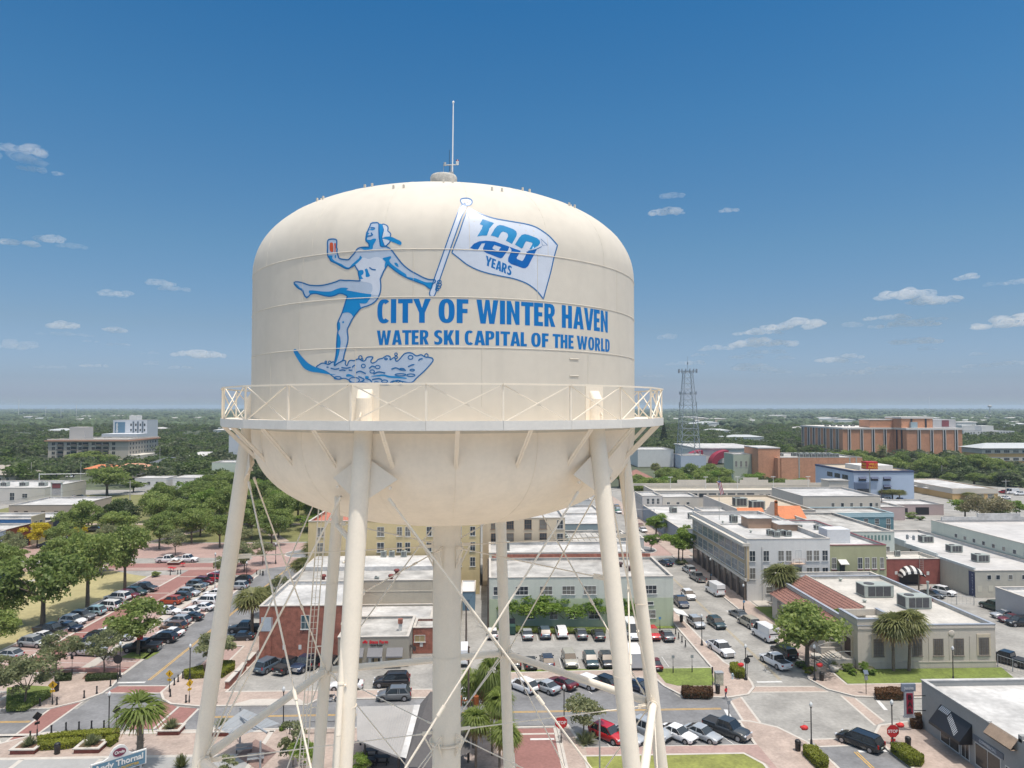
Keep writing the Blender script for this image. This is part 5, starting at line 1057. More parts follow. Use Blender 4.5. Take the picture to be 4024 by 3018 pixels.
 s = thing('bank_pole_sign',(162.8,298,0),'square red bank sign with yellow capital letters on a tall pole','sign'); b = MB(); b.tube((162.8,298,0),(162.8,298,13.5),.22,.18,12); b.build('pole',acm,s); b = MB(); b.box(160.3,165.3,296,300,13.5,16.7); b.build('sign_box',mat('sign red',(.45,.01,.015),.4,.05,1),s)
 ym = mat('sign yellow',(.75,.42,.03),.5,.05)
 text(s,'WELLS',163.2,295.9,15.2,1.25,ym); text(s,'FARGO',163.2,295.9,13.9,1.25,ym); text(s,'WELLS',160.25,298,15.2,1.2,ym,rz=-math.pi/2); text(s,'FARGO',160.25,298,13.9,1.2,ym,rz=-math.pi/2)
 # brick clinic
 t = bldg('brick_clinic',151,193.5,361,400,13.8,brick_o,roofg,'low orange brick clinic with many rooftop units before the brick hospital')
 b = MB(); b.box(141,152.5,366,386,0,18.2); b.build('corner_tower',brick_o,t); b = MB(); b.box(140.8,152.7,365.8,386.2,18.2,18.7); b.build('tower_coping',roofw,t); b = MB(); b.box(149.5,150.99,361.5,366,0,13.6); b.build('side_wing',brick_o,t)
 b = MB()
 for x in (160,186.6,190): b.box(x,x + .6,360.9,361,0,13.7)
 b.build('downpipe',acm,t)
 for i in range(14): ac_unit(166 + (i % 7)*3.2,372 + (i // 7)*8,13.25,2.4,2,1.7,'grey rooftop unit %s in the %s row on the orange clinic' % (('first','second','third','fourth','fifth','sixth','seventh')[i % 7],('front','rear')[i // 7]))
 for i in range(3): ac_unit(155 + i*2.2,380,13.25,1.4,1.4,1.3,'small dark unit %s by the orange brick tower' % ('closest','second closest','third closest')[i])
 t = bldg('pale_green_annexe',131,140.8,375,390,14.6,mat('pale green wall',(.40,.44,.36),.85,.05),roofw,'pale green annexe left of the orange brick tower'); windows_grid(t,(132,134.6,137.4),(8.0,),375,1.1,3.0)
 # hospital
 wt = mat('white concrete trim',(.60,.57,.54),.8,.05,.3); dk = mat('dark window strip',(.025,.03,.04),.3,.2,.3); hz = 23.8
 t = thing('hospital',(290,520,0),'large orange brick hospital with tall dark window strips','hospital')
 W = MB(); W.box(254,291.0,500,567,0,hz); W.box(291.01,330.5,484,545,0,hz); W.build('wall',brick_o,t)
 C = MB(); C.box(253.5,291.3,499.4,567.5,hz,hz + 1.3); C.box(290.5,331,483.4,545.5,hz + .01,hz + 1.33); C.build('roof_slab',wt,t)
 P = MB(); P.box(291,313.4,490,510,hz + 1.33,31.6); P.box(274,291,500.5,515,hz + 1.33,30.4); P.build('penthouse',brick_o,t); P = MB(); P.box(290.6,313.8,489.6,510.4,31.6,32.8); P.box(273.6,290.6,500.3,515.4,30.4,31.0); P.build('penthouse_slab',wt,t); P = MB(); P.box(313.6,330,490,510,hz + 1.35,31); P.build('plant_room',mat('grey cladding',(.42,.42,.43),.7,.05,.2),t); P = MB(); P.box(320,325,489.8,490,hz + 2.2,30.4); P.build('plant_door',mat('maroon panel',(.20,.06,.07),.6,.1),t)
 for x in (258,267,275.4,284,299,308,317,325.4):
  y = 500 if x < 290 else 484
  b = MB(); b.box(x,x + 1.25,y - .3,y,0,hz); b.build('window_strip',dk,t); b = MB(); b.box(x - .4,x,y - .6,y - .01,0,hz); b.box(x + 1.25,x + 1.65,y - .6,y - .01,0,hz); b.build('window_fin',wt,t)
 for y in (506,515,525,534,543,552,562): b = MB(); b.box(253.7,254,y,y + 2.6,0,hz); b.build('window_strip',dk,t); b = MB(); b.box(253.4,253.99,y - .5,y,0,hz); b.box(253.4,253.99,y + 2.6,y + 3.1,0,hz); b.build('window_fin',wt,t)
 for y in (489,495): b = MB(); b.box(290.71,291.0,y,y + 1.6,0,hz); b.build('window_strip',dk,t)
 for x in (297.5,307.8): b = MB(); b.box(x,x + 1.2,489.7,490,hz + 1.4,31.5); b.build('window_strip',dk,t)
 b = MB(); b.box(296.5,301,487.5,489.6,hz + 1.4,hz + 5.4); b.build('glass_lobby',mat('pale blue glass',(.3,.38,.42),.3,.1),t)
 for i in range(5): ac_unit(257 + i*5,530,hz + 1.32,2.4,3,1.0,'red roof equipment %s on the brick hospital' % ('first','second','third','fourth','fifth')[i])
 t = bldg('yellow_office',313,372,440,459,13.6,mat('ochre stucco',(.55,.36,.16),.85,.05,.2),roofw,'ochre and cream office with a hipped grey roof right of the hospital',para=.2); b = MB(); b.box(312.9,372,439.8,440,5.6,8.2); b.box(312.8,372,439.7,440,10.4,13.4); b.box(312.8,313,440,459,10.4,13.4); b.build('cream_band',mat('cream render',(.55,.50,.43)),t)
 windows_grid(t,(315,321,327,333,339,345,351),(10.9,6.1),439.7,3.6,1.5,mull=2); b = MB(); b.face([(311.5,438.5,13.7),(373,438.5,13.7),(362,449.5,16.6),(322,449.5,16.6)]); b.face([(311.5,460.5,13.7),(311.5,438.5,13.7),(322,449.5,16.6)]); b.face([(373,438.5,13.7),(373,460.5,13.7),(362,449.5,16.6)]); b.face([(373,460.5,13.7),(311.5,460.5,13.7),(322,449.5,16.6),(362,449.5,16.6)]); b.build('hipped_roof',mat('grey metal roof',(.42,.44,.44),.5,.06,.1),t)
 t = bldg('ochre_shop',200,220,300,342,4.7,mat('ochre stucco',(.55,.36,.16)),roofw,'long low ochre and cream shop with a white roof',para=.3); b = MB(); b.box(199.9,220,299.8,300,2.6,4.6); b.box(199.8,200,300,342,2.6,4.6); b.build('cream_band',mat('cream render',(.55,.50,.43)),t); windows_grid(t,(206,211,215.6),(.6,),300,2.6,1.7)
 b = MB()
 for y in (316,324,332): b.box(198.6,199.8,y,y + 3,3.0,3.3)
 b.build('side_canopy',hw,t)
 for i,(x,y,w_,d,h) in enumerate(((548,800,17,40,12.6),(565.2,812,52,40,11.6))):
  t = bldg('white_office',x,x + w_,y,y + d,h,hw,roofw,'distant white office %s right of the hospital' % ('with square windows just','standing farther')[i]); windows_grid(t,tuple(x + 1.2 + k*3.4 for k in range(int(w_/3.5))),(3,6,9),y,1.6,1.5,mull=0,gl=glass); b = MB(); b.box(x + (0 if i == 0 else 15),x + 15 + (0 if i == 0 else 14),y + 3,y + 20,h,h + 6); b.build('roof_house',hw,t)
 # arena, mast base
 t = thing('arena',(170,530,0),'long white arena with a curved dark red canopy behind the mast','building'); b = MB(); b.box(149,194,500,560,0,10); b.box(194,204,506,560,0,8.5); b.build('wall',hw,t); b = MB(); b.box(148,196,499,561,10,10.8); b.build('roof',roofw,t)
 b = MB(); n = 12; rd = mat('dark red canopy',(.28,.02,.05),.6,.05)
 for k in range(n):
  a0,a1 = math.pi/2*k/n,math.pi/2*(k + 1)/n
  for (cx,r) in ((150,12),(168,12)): b.face([(cx - math.sin(a1)*r,490,math.cos(a1)*9.6),(cx - math.sin(a0)*r,490,math.cos(a0)*9.6),(cx - math.sin(a0)*r,499,math.cos(a0)*9.6),(cx - math.sin(a1)*r,499,math.cos(a1)*9.6)]); b.face([(cx - math.sin(a0)*r,490,math.cos(a0)*9.6),(cx - math.sin(a1)*r,490,math.cos(a1)*9.6),(cx - math.sin(a1)*(r - 4),490,math.cos(a1)*5),(cx - math.sin(a0)*(r - 4),490,math.cos(a0)*5)])
 b.build('curved_canopy',rd,t)
 MX,MY,MZ = 132.5,465,8.4
 t = bldg('equipment_building',125,141.5,456,476,8.4,mat('pale grey blue cladding',(.42,.47,.56),.6,.04,.2),roofd,'windowless blue grey block at the foot of the lattice mast',pt=.5,para=.2)
 t = bldg('white_hall',100,124,470,500,11.4,hw,roofw,'white hall left of the mast base')
 # lattice mast
 mt = mat('galvanised lattice',(.28,.32,.36),.5,.15,.5,metal=.3); mast = thing('lattice_mast',(MX,MY,MZ),'tall grey lattice communications mast with antenna clusters','radio mast')
 def lat(z0,z1,w0,w1,n,r):
  b = MB(); cs = [(-1,-1),(1,-1),(1,1),(-1,1)]
  def wd(z): return w0 + (w1 - w0)*(z - z0)/(z1 - z0)
  for k in range(n):
   za,zb = z0 + (z1 - z0)*k/n,z0 + (z1 - z0)*(k + 1)/n; wa,wb = wd(za),wd(zb)
   for i in range(4):
    a,c = cs[i],cs[(i + 1) % 4]; A = Vector((MX + a[0]*wa,MY + a[1]*wa,za)); A2 = Vector((MX + a[0]*wb,MY + a[1]*wb,zb)); B = Vector((MX + c[0]*wa,MY + c[1]*wa,za)); B2 = Vector((MX + c[0]*wb,MY + c[1]*wb,zb))
    b.tube(A,A2,r,n=5); b.tube(A,(A2 + B2)/2,r*.5,n=4); b.tube(B,(A2 + B2)/2,r*.5,n=4); b.tube(A2,B2,r*.5,n=4)
  b.build('lattice',mt,mast)
 lat(8.2,30,6.2,5.0,5,.24); lat(30,62.8,5.0,2.6,9,.2)
 b = MB(); b.tube((MX,MY,62.8),(MX,MY,73.5),.14,.07); b.tube((MX,MY,68),(MX,MY,69.4),.4); b.build('top_whip',mt,mast)
 for z,n,rr,hh in ((63.4,14,6.0,2.2),(48.8,8,5.6,1.6),(41.0,4,6.2,3.4)):
  b = MB(); b.tube((MX,MY,z),(MX,MY,z + .2),rr*.9,n=16,cap=False)
  for k in range(n): a = 2*math.pi*k/n + .2; x,y = MX + math.cos(a)*rr,MY + math.sin(a)*rr; b.box(x - .25,x + .25,y - .15,y + .15,z - hh/2,z + hh/2 + .4); b.tube((MX,MY,z),(x,y,z),.07,n=4)
  b.build('antenna_array',mt,mast)
 # --- left side
 stone = mat('warm grey stucco',(.44,.40,.34),.85,.05,.2); pz = mat('pale stone',(.56,.53,.47),.7,.06,1)
 t = bldg('apartment_block',-306,-251,507,552,17.0,stone,roofg,'beige apartment block with balconies and a terracotta eave',para=.8,pt=.5)
 b = MB(); b.box(-308,-250,505.6,507,15.9,16.5); b.box(-251,-249.6,507,553,15.9,16.5); b.build('tiled_eave',mat('terracotta eave',(.50,.26,.17),.8,.08,.3),t); b = MB(); b.box(-306.4,-250.6,506.5,507,16.7,17.6); b.box(-251,-250.5,507,552.3,16.7,17.6); b.build('white_cornice',pz,t)
 for z in (13.1,9.9,6.8,3.6,.5):
  for x in (-303.4,-293.2,-285.2,-276.2,-262.2): win(t,x,x + 2.2,z,z + 1.9,507,gl=glass,fr=stone)
  for x in (-299.4,-290.4,-282.4,-273.4,-268.4):
   band(t,x,x + 3.9,507,z - .2,z + 1.9,.05,glass,'balcony_door'); b = MB(); b.box(x - .15,x + 4.05,505.8,507,z - .4,z - .2); b.box(x - .15,x + 4.05,505.8,505.9,z - .2,z + .65); b.build('balcony',mat('dark balcony rail',(.13,.12,.11),.6,.1),t)
  for k in range(10): win(t,509 + k*4.2,510.6 + k*4.2,z,z + 1.7,-251,'r',gl=glass)
 band(t,-306.2,-251,507,12.2,12.6,.12,pz,'string_course'); band(t,-306.2,-251,507,2.6,3.0,.3,pz,'string_course')
 b = MB(); b.box(-302,-291,525,536,16.2,25.2); b.build('lift_tower',mat('blank grey tower',(.42,.40,.38),.85,.03,.2),t); b = MB(); b.box(-250.9,-242,506,530,0,6.2); b.build('street_wing',pz,t)
 t = bldg('white_tower_block',-320,-291.5,620,640,28.6,mat('cool white wall',(.55,.57,.60),.8,.03,.1),roofw,'white tower block with a blue stripe and the number 650',para=.4)
 b = MB(); b.box(-318.6,-310,619.8,620,8,26.8); b.build('blue_stripe',mat('slate blue stripe',(.10,.19,.27),.7,.05,.2),t)
 for i,ch in enumerate('650'): text(t,ch,-316.6,619.6,23.6 - i*2.8,3.6,frame_w,ext=.05,bold=.04)
 for z in (10,14.5,19,23.5): windows_grid(t,(-305.6,-301.6,-297.8,-294.2),(z,),620,1.3,2,gl=glass,mull=0)
 for x in (-303.6,-299.8,-295.9): b = MB(); b.box(x,x + 1.3,619.7,620,8,27.4); b.build('window_strip',mat('slate window strip',(.12,.15,.18),.4,.1),t)
 b = MB(); b.box(-309,-302,625,633,28.2,32.4); b.build('lift_house',hw,t); b = MB(); b.box(-319,-290,600,619.5,0,17.5); b.build('podium',mat('cool white wall',(.55,.57,.60)),t)
 blm = mat('deep blue wall',(.02,.10,.25),.7,.06,.3)
 t = bldg('cream_park_shop',-236,-182,300,330,6.6,mat('cool cream wall',(.54,.51,.47),.85,.05,.3),roofw,'large cream shop with rooftop units at the left edge'); windows_grid(t,(-203,-196),(1.6,),300,1.8,3); win(t,-191,-189,2.6,4.2,300)
 for i,x in enumerate((-206,-198,-190)): ac_unit(x,312,6.1,3,2,1.5,'rooftop unit %s on the cream shop at the left edge' % ('first','second','third')[i])
 t = bldg('tan_arch_shop',-161,-138.4,246,268,6.8,mat('tan pink wall',(.46,.38,.32),.85,.05,.3),roofw,'tan shop with four arched windows beyond the park trees')
 windows_grid(t,(-159.2,-155.9,-150.2,-146),(2.4,),246,1.2,2.4,fr=mat('brown frame',(.2,.13,.09)))
 t = bldg('blue_wall_shop',-170,-132,211.5,217.5,7.4,blm,roofw,'shop with a long deep blue side wall beside the yellow tree'); b = MB(); b.box(-132,-131.7,211.4,217.6,0,8.3); b.build('front_wall',mat('tan front wall',(.42,.37,.27),.8,.05),t)
 for y in (212.4,215): win(t,y,y + 1.2,4.4,6.6,-131.7,'r')
 t = bldg('red_shop',-165,-132,200.9,211.4,6.2,mat('oxblood tile',(.16,.04,.03),.5,.1,.5),roofw,'low shop with an oxblood facade behind the yellow tree'); band(t,202,210.5,-132,.3,3.2,.06,glass,'shopfront','r')
 t = bldg('sky_blue_shop',-165,-132,186,200.8,6.1,mat('sky blue wall',(.38,.44,.50),.8,.04,.3),roofw,'pale blue shop with a white roof at the left edge'); band(t,188,199,-132,.3,3.0,.06,glass,'shopfront','r')
 t = bldg('brown_shop',-165,-132,217.7,222,5.4,mat('brown brick wall',(.22,.17,.13),.8,.1),roofw,'narrow brown fronted shop right of the tan facade'); band(t,218.4,221.4,-132,.3,3.4,.06,glass,'shopfront','r')
 t = bldg('dark_shop',-165,-132,222.1,233,6.2,mat('dark blue shopfront',(.02,.03,.06),.6,.1),roofw,'narrow dark blue shop right of the brown front')
 s = thing('pylon_sign',(-171.5,290,0),'white roadside pylon sign with red panels beyond the tan shop','sign'); b = MB(); b.box(-173.7,-173.3,290,290.5,0,9.8); b.box(-169.7,-169.3,290,290.5,0,9.8); b.box(-174.2,-168.8,289.8,290.6,9.8,10.4); b.build('frame',hw,s); b = MB(); b.box(-173.2,-169.8,290.1,290.4,4.6,9.6); b.build('panel',mat('faded sign panel',(.42,.40,.42),.6,.2,.2),s); b = MB(); b.box(-173.1,-169.9,290.0,290.09,7.6,9.4); b.build('red_panel',mat('maroon panel',(.20,.06,.07),.6,.1),s)
 for i,(x,y,w_,d,h,m_,r_,l) in enumerate(((-275,378,31,20,4.6,stone,mat('brown hip roof',(.30,.27,.23),.85,.1,.2),'brown roofed house at the far left edge'),(-232,420,18,10,4,be,ot,'low red tiled cottage beside the car park'),(-206,395,22,14,5.5,be,mat('terracotta eave',(.50,.26,.17)),'terracotta roofed restaurant right of the apartment block'),(-209,450,18,14,5,be,mat('dark grey roof',(.10,.11,.13),.8,.1,.2),'house with a dark grey hipped roof'),(-152,350,30,14,5.6,hw,roofw,'long white roofed hall beside the tower leg'),(-202,480,25,16,6,hw,roofw,'white restaurant near the left tower leg'),(-170,350,15,12,5.4,hw,roofw,'small white roofed shop with a maroon front'))):
  t = bldg('distant_house',x,x + w_,y,y + d,h,m_,r_,l,para=.05,cat='house'); windows_grid(t,tuple(x + 2 + k*4 for k in range(int(w_/4.2))),(h - 3,),y,1.4,1.4,mull=0)
  if any(k in l for k in ('hip','tiled','brown','terracotta','restaurant')):
   b = MB(); q_ = min(w_,d)/2; A = [(x - 1,y - 1),(x + w_ + 1,y - 1),(x + w_ + 1,y + d + 1),(x - 1,y + d + 1)]; T1 = (x + q_,y + d/2,h + q_*.45); T2 = (x + w_ - q_,y + d/2,h + q_*.45); Z = h + .15
   b.face([(*A[0],Z),(*A[1],Z),T2,T1]); b.face([(*A[1],Z),(*A[2],Z),T2]); b.face([(*A[2],Z),(*A[3],Z),T1,T2]); b.face([(*A[3],Z),(*A[0],Z),T1]); b.build('hipped_roof',r_,t)
 t = bldg('mint_block',-141,-128,370,386,11.4,mat('pale mint wall',(.45,.5,.42),.85,.05),roofw,'pale mint block beside the left tower leg'); windows_grid(t,tuple(-140 + k*1.9 for k in range(6)),(4,),370,.9,1.2,mull=0)
 t = bldg('tall_white_slab',-172,-150,480,500,21,mat('cool white wall',(.55,.57,.60)),roofw,'tall plain white slab partly behind the left tower leg')
 # far scatter of roofs as one thing each
 r2 = random.Random(21); n = 0
 for k in range(130):
  d = r2.uniform(640,2600); px = r2.uniform(40,3990)
  if 900 < px < 2600 or (px > 3100 and d < 900) or (px < 650 and d < 800): continue
  dd = ray(px,1600); x = dd.x*d; y = dd.y*d; w_ = r2.uniform(14,34)*(1 + d/2500); h = r2.uniform(6,9.5)
  side_ = 'left' if px < 1500 else 'right'
  m_ = r2.choice([hw,be,lb]); b = MB(); b.box(x,x + w_,y,y + w_*.5,0,h); b.v += []; o = thing('distant_house',(x,y,0),'%s flat roofed building far off among the trees on the %s' % ('pale',side_),'house','small pale houses in the woods on the ' + side_)
  b.build('wall',m_,o); b = MB(); A = [(x - .6,y - .6),(x + w_ + .6,y - .6),(x + w_ + .6,y + w_*.5 + .6),(x - .6,y + w_*.5 + .6)]; c_ = (x + w_*.3,y + w_*.25,h + 2.2); c2 = (x + w_*.7,y + w_*.25,h + 2.2)
  b.face([(*A[0],h + .1),(*A[1],h + .1),c2,c_]); b.face([(*A[1],h + .1),(*A[2],h + .1),c2]); b.face([(*A[2],h + .1),(*A[3],h + .1),c_,c2]); b.face([(*A[3],h + .1),(*A[0],h + .1),c_]); b.build('roof',r2.choice([roofw,roofw,roofg,mat('grey metal roof',(.42,.44,.44))]),o)
far_buildings()
# ================================================================ vehicles
PAINT = {}
def cpaint(n):
 T = {'white': (.72,.72,.73),'silver': (.42,.44,.46),'grey': (.16,.17,.18),'charcoal': (.055,.06,.065),'black': (.012,.013,.016),'navy': (.015,.03,.07),'slate': (.10,.14,.18),'red': (.42,.012,.018),
  'darkred': (.13,.012,.02),'orange': (.38,.06,.015),'lightblue': (.36,.52,.56),'beige': (.40,.38,.32),'bronze': (.16,.09,.05),'teal': (.02,.05,.06),'green': (.02,.045,.035),'blue': (.01,.13,.42),'brown': (.09,.08,.06)}
 return mat(n + ' car paint',T[n],.28,.04,1,metal=.0 if n in ('white','red','black') else .25,coat=.7)
tyre = mat('tyre rubber',(.02,.02,.021),.85,.1,3); rim = mat('alloy rim',(.4,.4,.42),.35,.1,4,metal=.7); cglass = mat('car glass',(.02,.025,.03),.08,.1,.5,coat=.5); trimb = mat('black car trim',(.025,.025,.027),.6,.1,2)
hl = mat('headlight lens',(.6,.62,.65),.15,.05,4); tl = mat('tail light lens',(.35,.012,.012),.2,.05,4); plate = mat('number plate',(.5,.55,.5),.5,.05,4); chrome = mat('chrome',(.6,.6,.62),.2,.05,3,metal=.9)
def car_proto(kind):
 # length, width, height, belt height, hood height, wheel radius, stations of windscreen base/top, rear glass top/base (from the front, metres)
 P = {'sedan': (4.75,1.82,1.45,.95,.92,.33,1.35,2.05,3.35,4.15,1.02),'suv': (4.70,1.90,1.72,1.06,1.05,.37,1.20,1.85,4.0,4.55,1.06),'bigsuv': (5.2,2.02,1.86,1.14,1.14,.40,1.30,1.95,4.7,5.1,1.14),
  'hatch': (4.2,1.78,1.52,.98,.95,.33,1.05,1.75,3.4,4.05,1.0),'van': (5.9,2.05,2.60,1.35,1.15,.36,.75,1.55,5.82,5.88,1.35),'minivan': (5.15,1.98,1.76,1.06,1.02,.35,.95,1.85,4.65,5.05,1.06),'pickup': (5.8,2.02,1.92,1.18,1.14,.41,1.55,2.15,3.7,3.85,1.18)}
 L_,W,H,zb,zh,wr,a,b_,c,d,zd = P[kind]
 t = thing(dict(sedan='parked_car',suv='parked_suv',bigsuv='parked_suv',hatch='parked_car',van='cargo_van',minivan='minivan',pickup='pickup_truck')[kind],(0,0,0),'x','car'); t['_o'] = [0,0,0]
 X = lambda s_: L_/2 - s_
 hw = W/2; m = MB()
 # body: lofted cross sections from nose to tail (half profile mirrored)
 st = [(0.0,.80,.42,.62),(.10,.92,.30,.74 if kind != 'van' else .8),(.45,.985,.24,zh - .07),(a - .1,1.0,.22,zh + .02),(a + .45,1.0,.22,zb),((a + d)/2,1.0,.22,zb + .01),(d - .35,1.0,.24,max(zd,zb)),(L_ - .35,.99,.28,zd),(L_ - .08,.95,.34,zd - .06),(L_,.86,.46,zd - .25)]
 secs = []
 for (s_,wf,z0,z1) in st:
  w_ = hw*wf; h_ = z1 - z0
  half = [(w_*.86,z0),(w_*.98,z0 + .12*h_),(w_,z0 + .45*h_),(w_*.985,z0 + .78*h_),(w_*.93,z1 - .02),(w_*.80,z1 + .01),(0,z1 + .035)]
  secs.append([(X(s_),y,z) for y,z in half] + [(X(s_),-y,z) for y,z in half[-2::-1]])
 n = len(secs[0]); vs = [p for s_ in secs for p in s_]; fs = []
 for i in range(len(secs) - 1):
  for j in range(n - 1): fs.append((i*n + j,i*n + j + 1,(i + 1)*n + j + 1,(i + 1)*n + j))
  fs.append((i*n + n - 1,i*n,(i + 1)*n,(i + 1)*n + n - 1))
 fs.append(tuple(range(n))[::-1]); k = (len(secs) - 1)*n; fs.append(tuple(range(k,k + n)))
 m.raw(vs,fs,0,True)
 # cabin: roof and pillars
 wt = hw*(.80 if kind != 'van' else .90); wbt = hw*.95
 rf = [(X(b_),wt,H - .03),(X(b_ + .15),wt,H),(X(c - .15),wt,H),(X(c),wt,H - .04)]
 for i in range(3):
  p,r2 = rf[i],rf[i + 1]; m.face([(p[0],-p[1],p[2]),(p[0],p[1],p[2]),(r2[0],r2[1],r2[2]),(r2[0],-r2[1],r2[2])][::-1],0)
  m.face([(p[0],p[1],p[2] - .07),(p[0],p[1] + .0,p[2]),(r2[0],r2[1],r2[2]),(r2[0],r2[1],r2[2] - .07)],0); m.face([(p[0],-p[1],p[2] - .07),(r2[0],-r2[1],r2[2] - .07),(r2[0],-r2[1],r2[2]),(p[0],-p[1],p[2])],0)
 A = [(X(a),wbt),(X(d),wbt)]; zbb = zb - .02
 for sg in (-1,1):
  def pil(x0,x1,u0,u1):
   f = [(x0,sg*wbt,zbb),(x1,sg*wbt,zbb),(u1,sg*(wt + .005),H - .07),(u0,sg*(wt + .005),H - .07)]; m.face(f if sg < 0 else f[::-1],0)
  pil(X(a),X(a) - .10,X(b_),X(b_) - .08); pil(X(d) + .25,X(d),X(c) + .22,X(c))
  mid = (b_ + c)/2; pil(X(mid) + .05,X(mid) - .05,X(mid) + .04,X(mid) - .04)
  if kind in ('van',): pil(X(2.3),X(d),X(2.3),X(c))
  if kind in ('bigsuv','minivan','suv'): pil(X(c - .85) + .04,X(c - .85) - .04,X(c - .85) + .04,X(c - .85) - .04)
 if kind == 'van': m.box(X(5.88),X(2.3),-hw*.93,hw*.93,1.2,H - .01); m.box(X(5.6),X(2.0),-hw*.86,hw*.86,H - .02,H + .03)
 if kind == 'pickup':
  m.box(X(L_ - .06),X(3.95),-hw*.98,-hw*.86,zd - .1,zd + .08); m.box(X(L_ - .06),X(3.95),hw*.86,hw*.98,zd - .1,zd + .08); m.box(X(L_ - .02),X(L_ - .1),-hw*.96,hw*.96,zd - .1,zd + .08)
 if kind in ('suv','bigsuv','minivan'):
  for sg in (-1,1): m.box(X(c - .2),X(b_ + .3),sg*wt*.92 - .02,sg*wt*.92 + .02,H,H + .04)
 body = m.build('body',PAINT0,t)
 g = MB()
 if kind == 'pickup': g.box(X(L_ - .14),X(4.0),-hw*.83,hw*.83,zd + .0,zd + .062); g.build('load_bed',trimb,t)
 # glass
 e = .012
 for name,quad in (('windscreen',[(X(a) + e,wbt*.95,zbb + .02),(X(b_) + e,wt*.97,H - .05)]),('rear_window',[(X(d) - e,wbt*.93,(zd if kind != 'van' else 1.5) + .03),(X(c) - e,wt*.95,H - .1)])):
  g = MB(); (x0,y0,z0),(x1,y1,z1) = quad
  f = [(x0,-y0,z0),(x0,y0,z0),(x1,y1,z1),(x1,-y1,z1)]; g.face(f if name == 'windscreen' else f[::-1]); g.build(name,cglass,t)
 for sg in (-1,1):
  g = MB()
  x1b = X(d) + .22 if kind != 'van' else X(2.25); u1b = X(c) + .2 if kind != 'van' else X(2.25)
  f = [(X(a) - .06,sg*(wbt - .012),zbb),(x1b,sg*(wbt - .012),zbb),(u1b,sg*(wt - .008),H - .075),(X(b_) - .04,sg*(wt - .008),H - .075)]; g.face(f if sg < 0 else f[::-1]); g.build('side_window',cglass,t)
  g = MB(); g.box(X(.16),X(.02) + .0,sg*hw*.74 - .19,sg*hw*.74 + .19,zh - .35,zh - .2); g.build('headlight',hl,t)
  g = MB(); g.box(X(L_ + .008),X(L_ - .14),sg*hw*.80 - .14,sg*hw*.80 + .14,zd - .33,zd - .12) if kind not in ('van','suv','bigsuv','minivan') else g.box(X(L_ + .008),X(L_ - .1),sg*hw*.84 - .09,sg*hw*.84 + .09,zd - .3,zd + .12); g.build('tail_light',tl,t)
  g = MB(); g.box(X(a + .35),X(a + .2),sg*(hw + .02),sg*(hw + .2),zb + .02,zb + .16) if sg > 0 else g.box(X(a + .35),X(a + .2),-(hw + .2),-(hw + .02),zb + .02,zb + .16); g.build('wing_mirror',trimb,t)
 g = MB(); g.box(X(.06),X(-.015),-hw*.6,hw*.6,.42,.62 if kind != 'pickup' else .95); g.build('grille',trimb if kind not in ('pickup',) else chrome,t)
 g = MB(); g.box(X(L_ + .02),X(L_ - .1),-hw*.8,hw*.8,.38,.55); g.build('rear_bumper',trimb if kind != 'pickup' else chrome,t)
 g = MB(); g.box(X(L_ + .03),X(L_ + .0),-.2,.2,.62,.76); g.build('number_plate',plate,t)
 wx = (.17*L_ if kind != 'pickup' else .95,L_ - .19*L_ if kind != 'pickup' else L_ - 1.25)
 for x_ in wx:
  for sg in (-1,1):
   g = MB(); x = X(x_); y0 = sg*(hw - .24); y1 = sg*(hw + .012); g.tube((x,y0,wr),(x,y1,wr),wr,n=20); w_ = g.build('wheel',tyre,t)
   g = MB(); g.tube((x,y1 - sg*.01,wr),(x,y1 + sg*.012,wr),wr*.64,n=14); g.build('rim',rim,w_)
   g = MB(); g.tube((x,y0,wr + .02),(x,sg*(hw + .004),wr + .02),wr*1.17,n=20); g.build('wheel_arch',trimb,t)
 # dark underbody box
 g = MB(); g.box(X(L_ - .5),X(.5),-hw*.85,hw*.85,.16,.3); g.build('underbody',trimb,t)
 index_kids(t); return t
PAINT0 = cpaint('grey')
PROTO = {k: car_proto(k) for k in ('sedan','suv','bigsuv','hatch','van','minivan','pickup')}
used_proto = set()
def place_car(c,x,y,kind,col,head,label,group=None,z=0.02,cat=None,lift=.75):
 X,Y = G(c,x,y,lift + z)
 o = copy_tree(PROTO[kind],(X,Y,z),R(head),1.0,label,group)
 o['category'] = cat or dict(sedan='car',suv='suv',bigsuv='suv',hatch='car',van='van',minivan='minivan',pickup='pickup truck')[kind]
 if '_o' in o: del o['_o']
 for ch in o.children:
  if ch.name.startswith('body'): swap_mat(ch,cpaint(col))
 return o
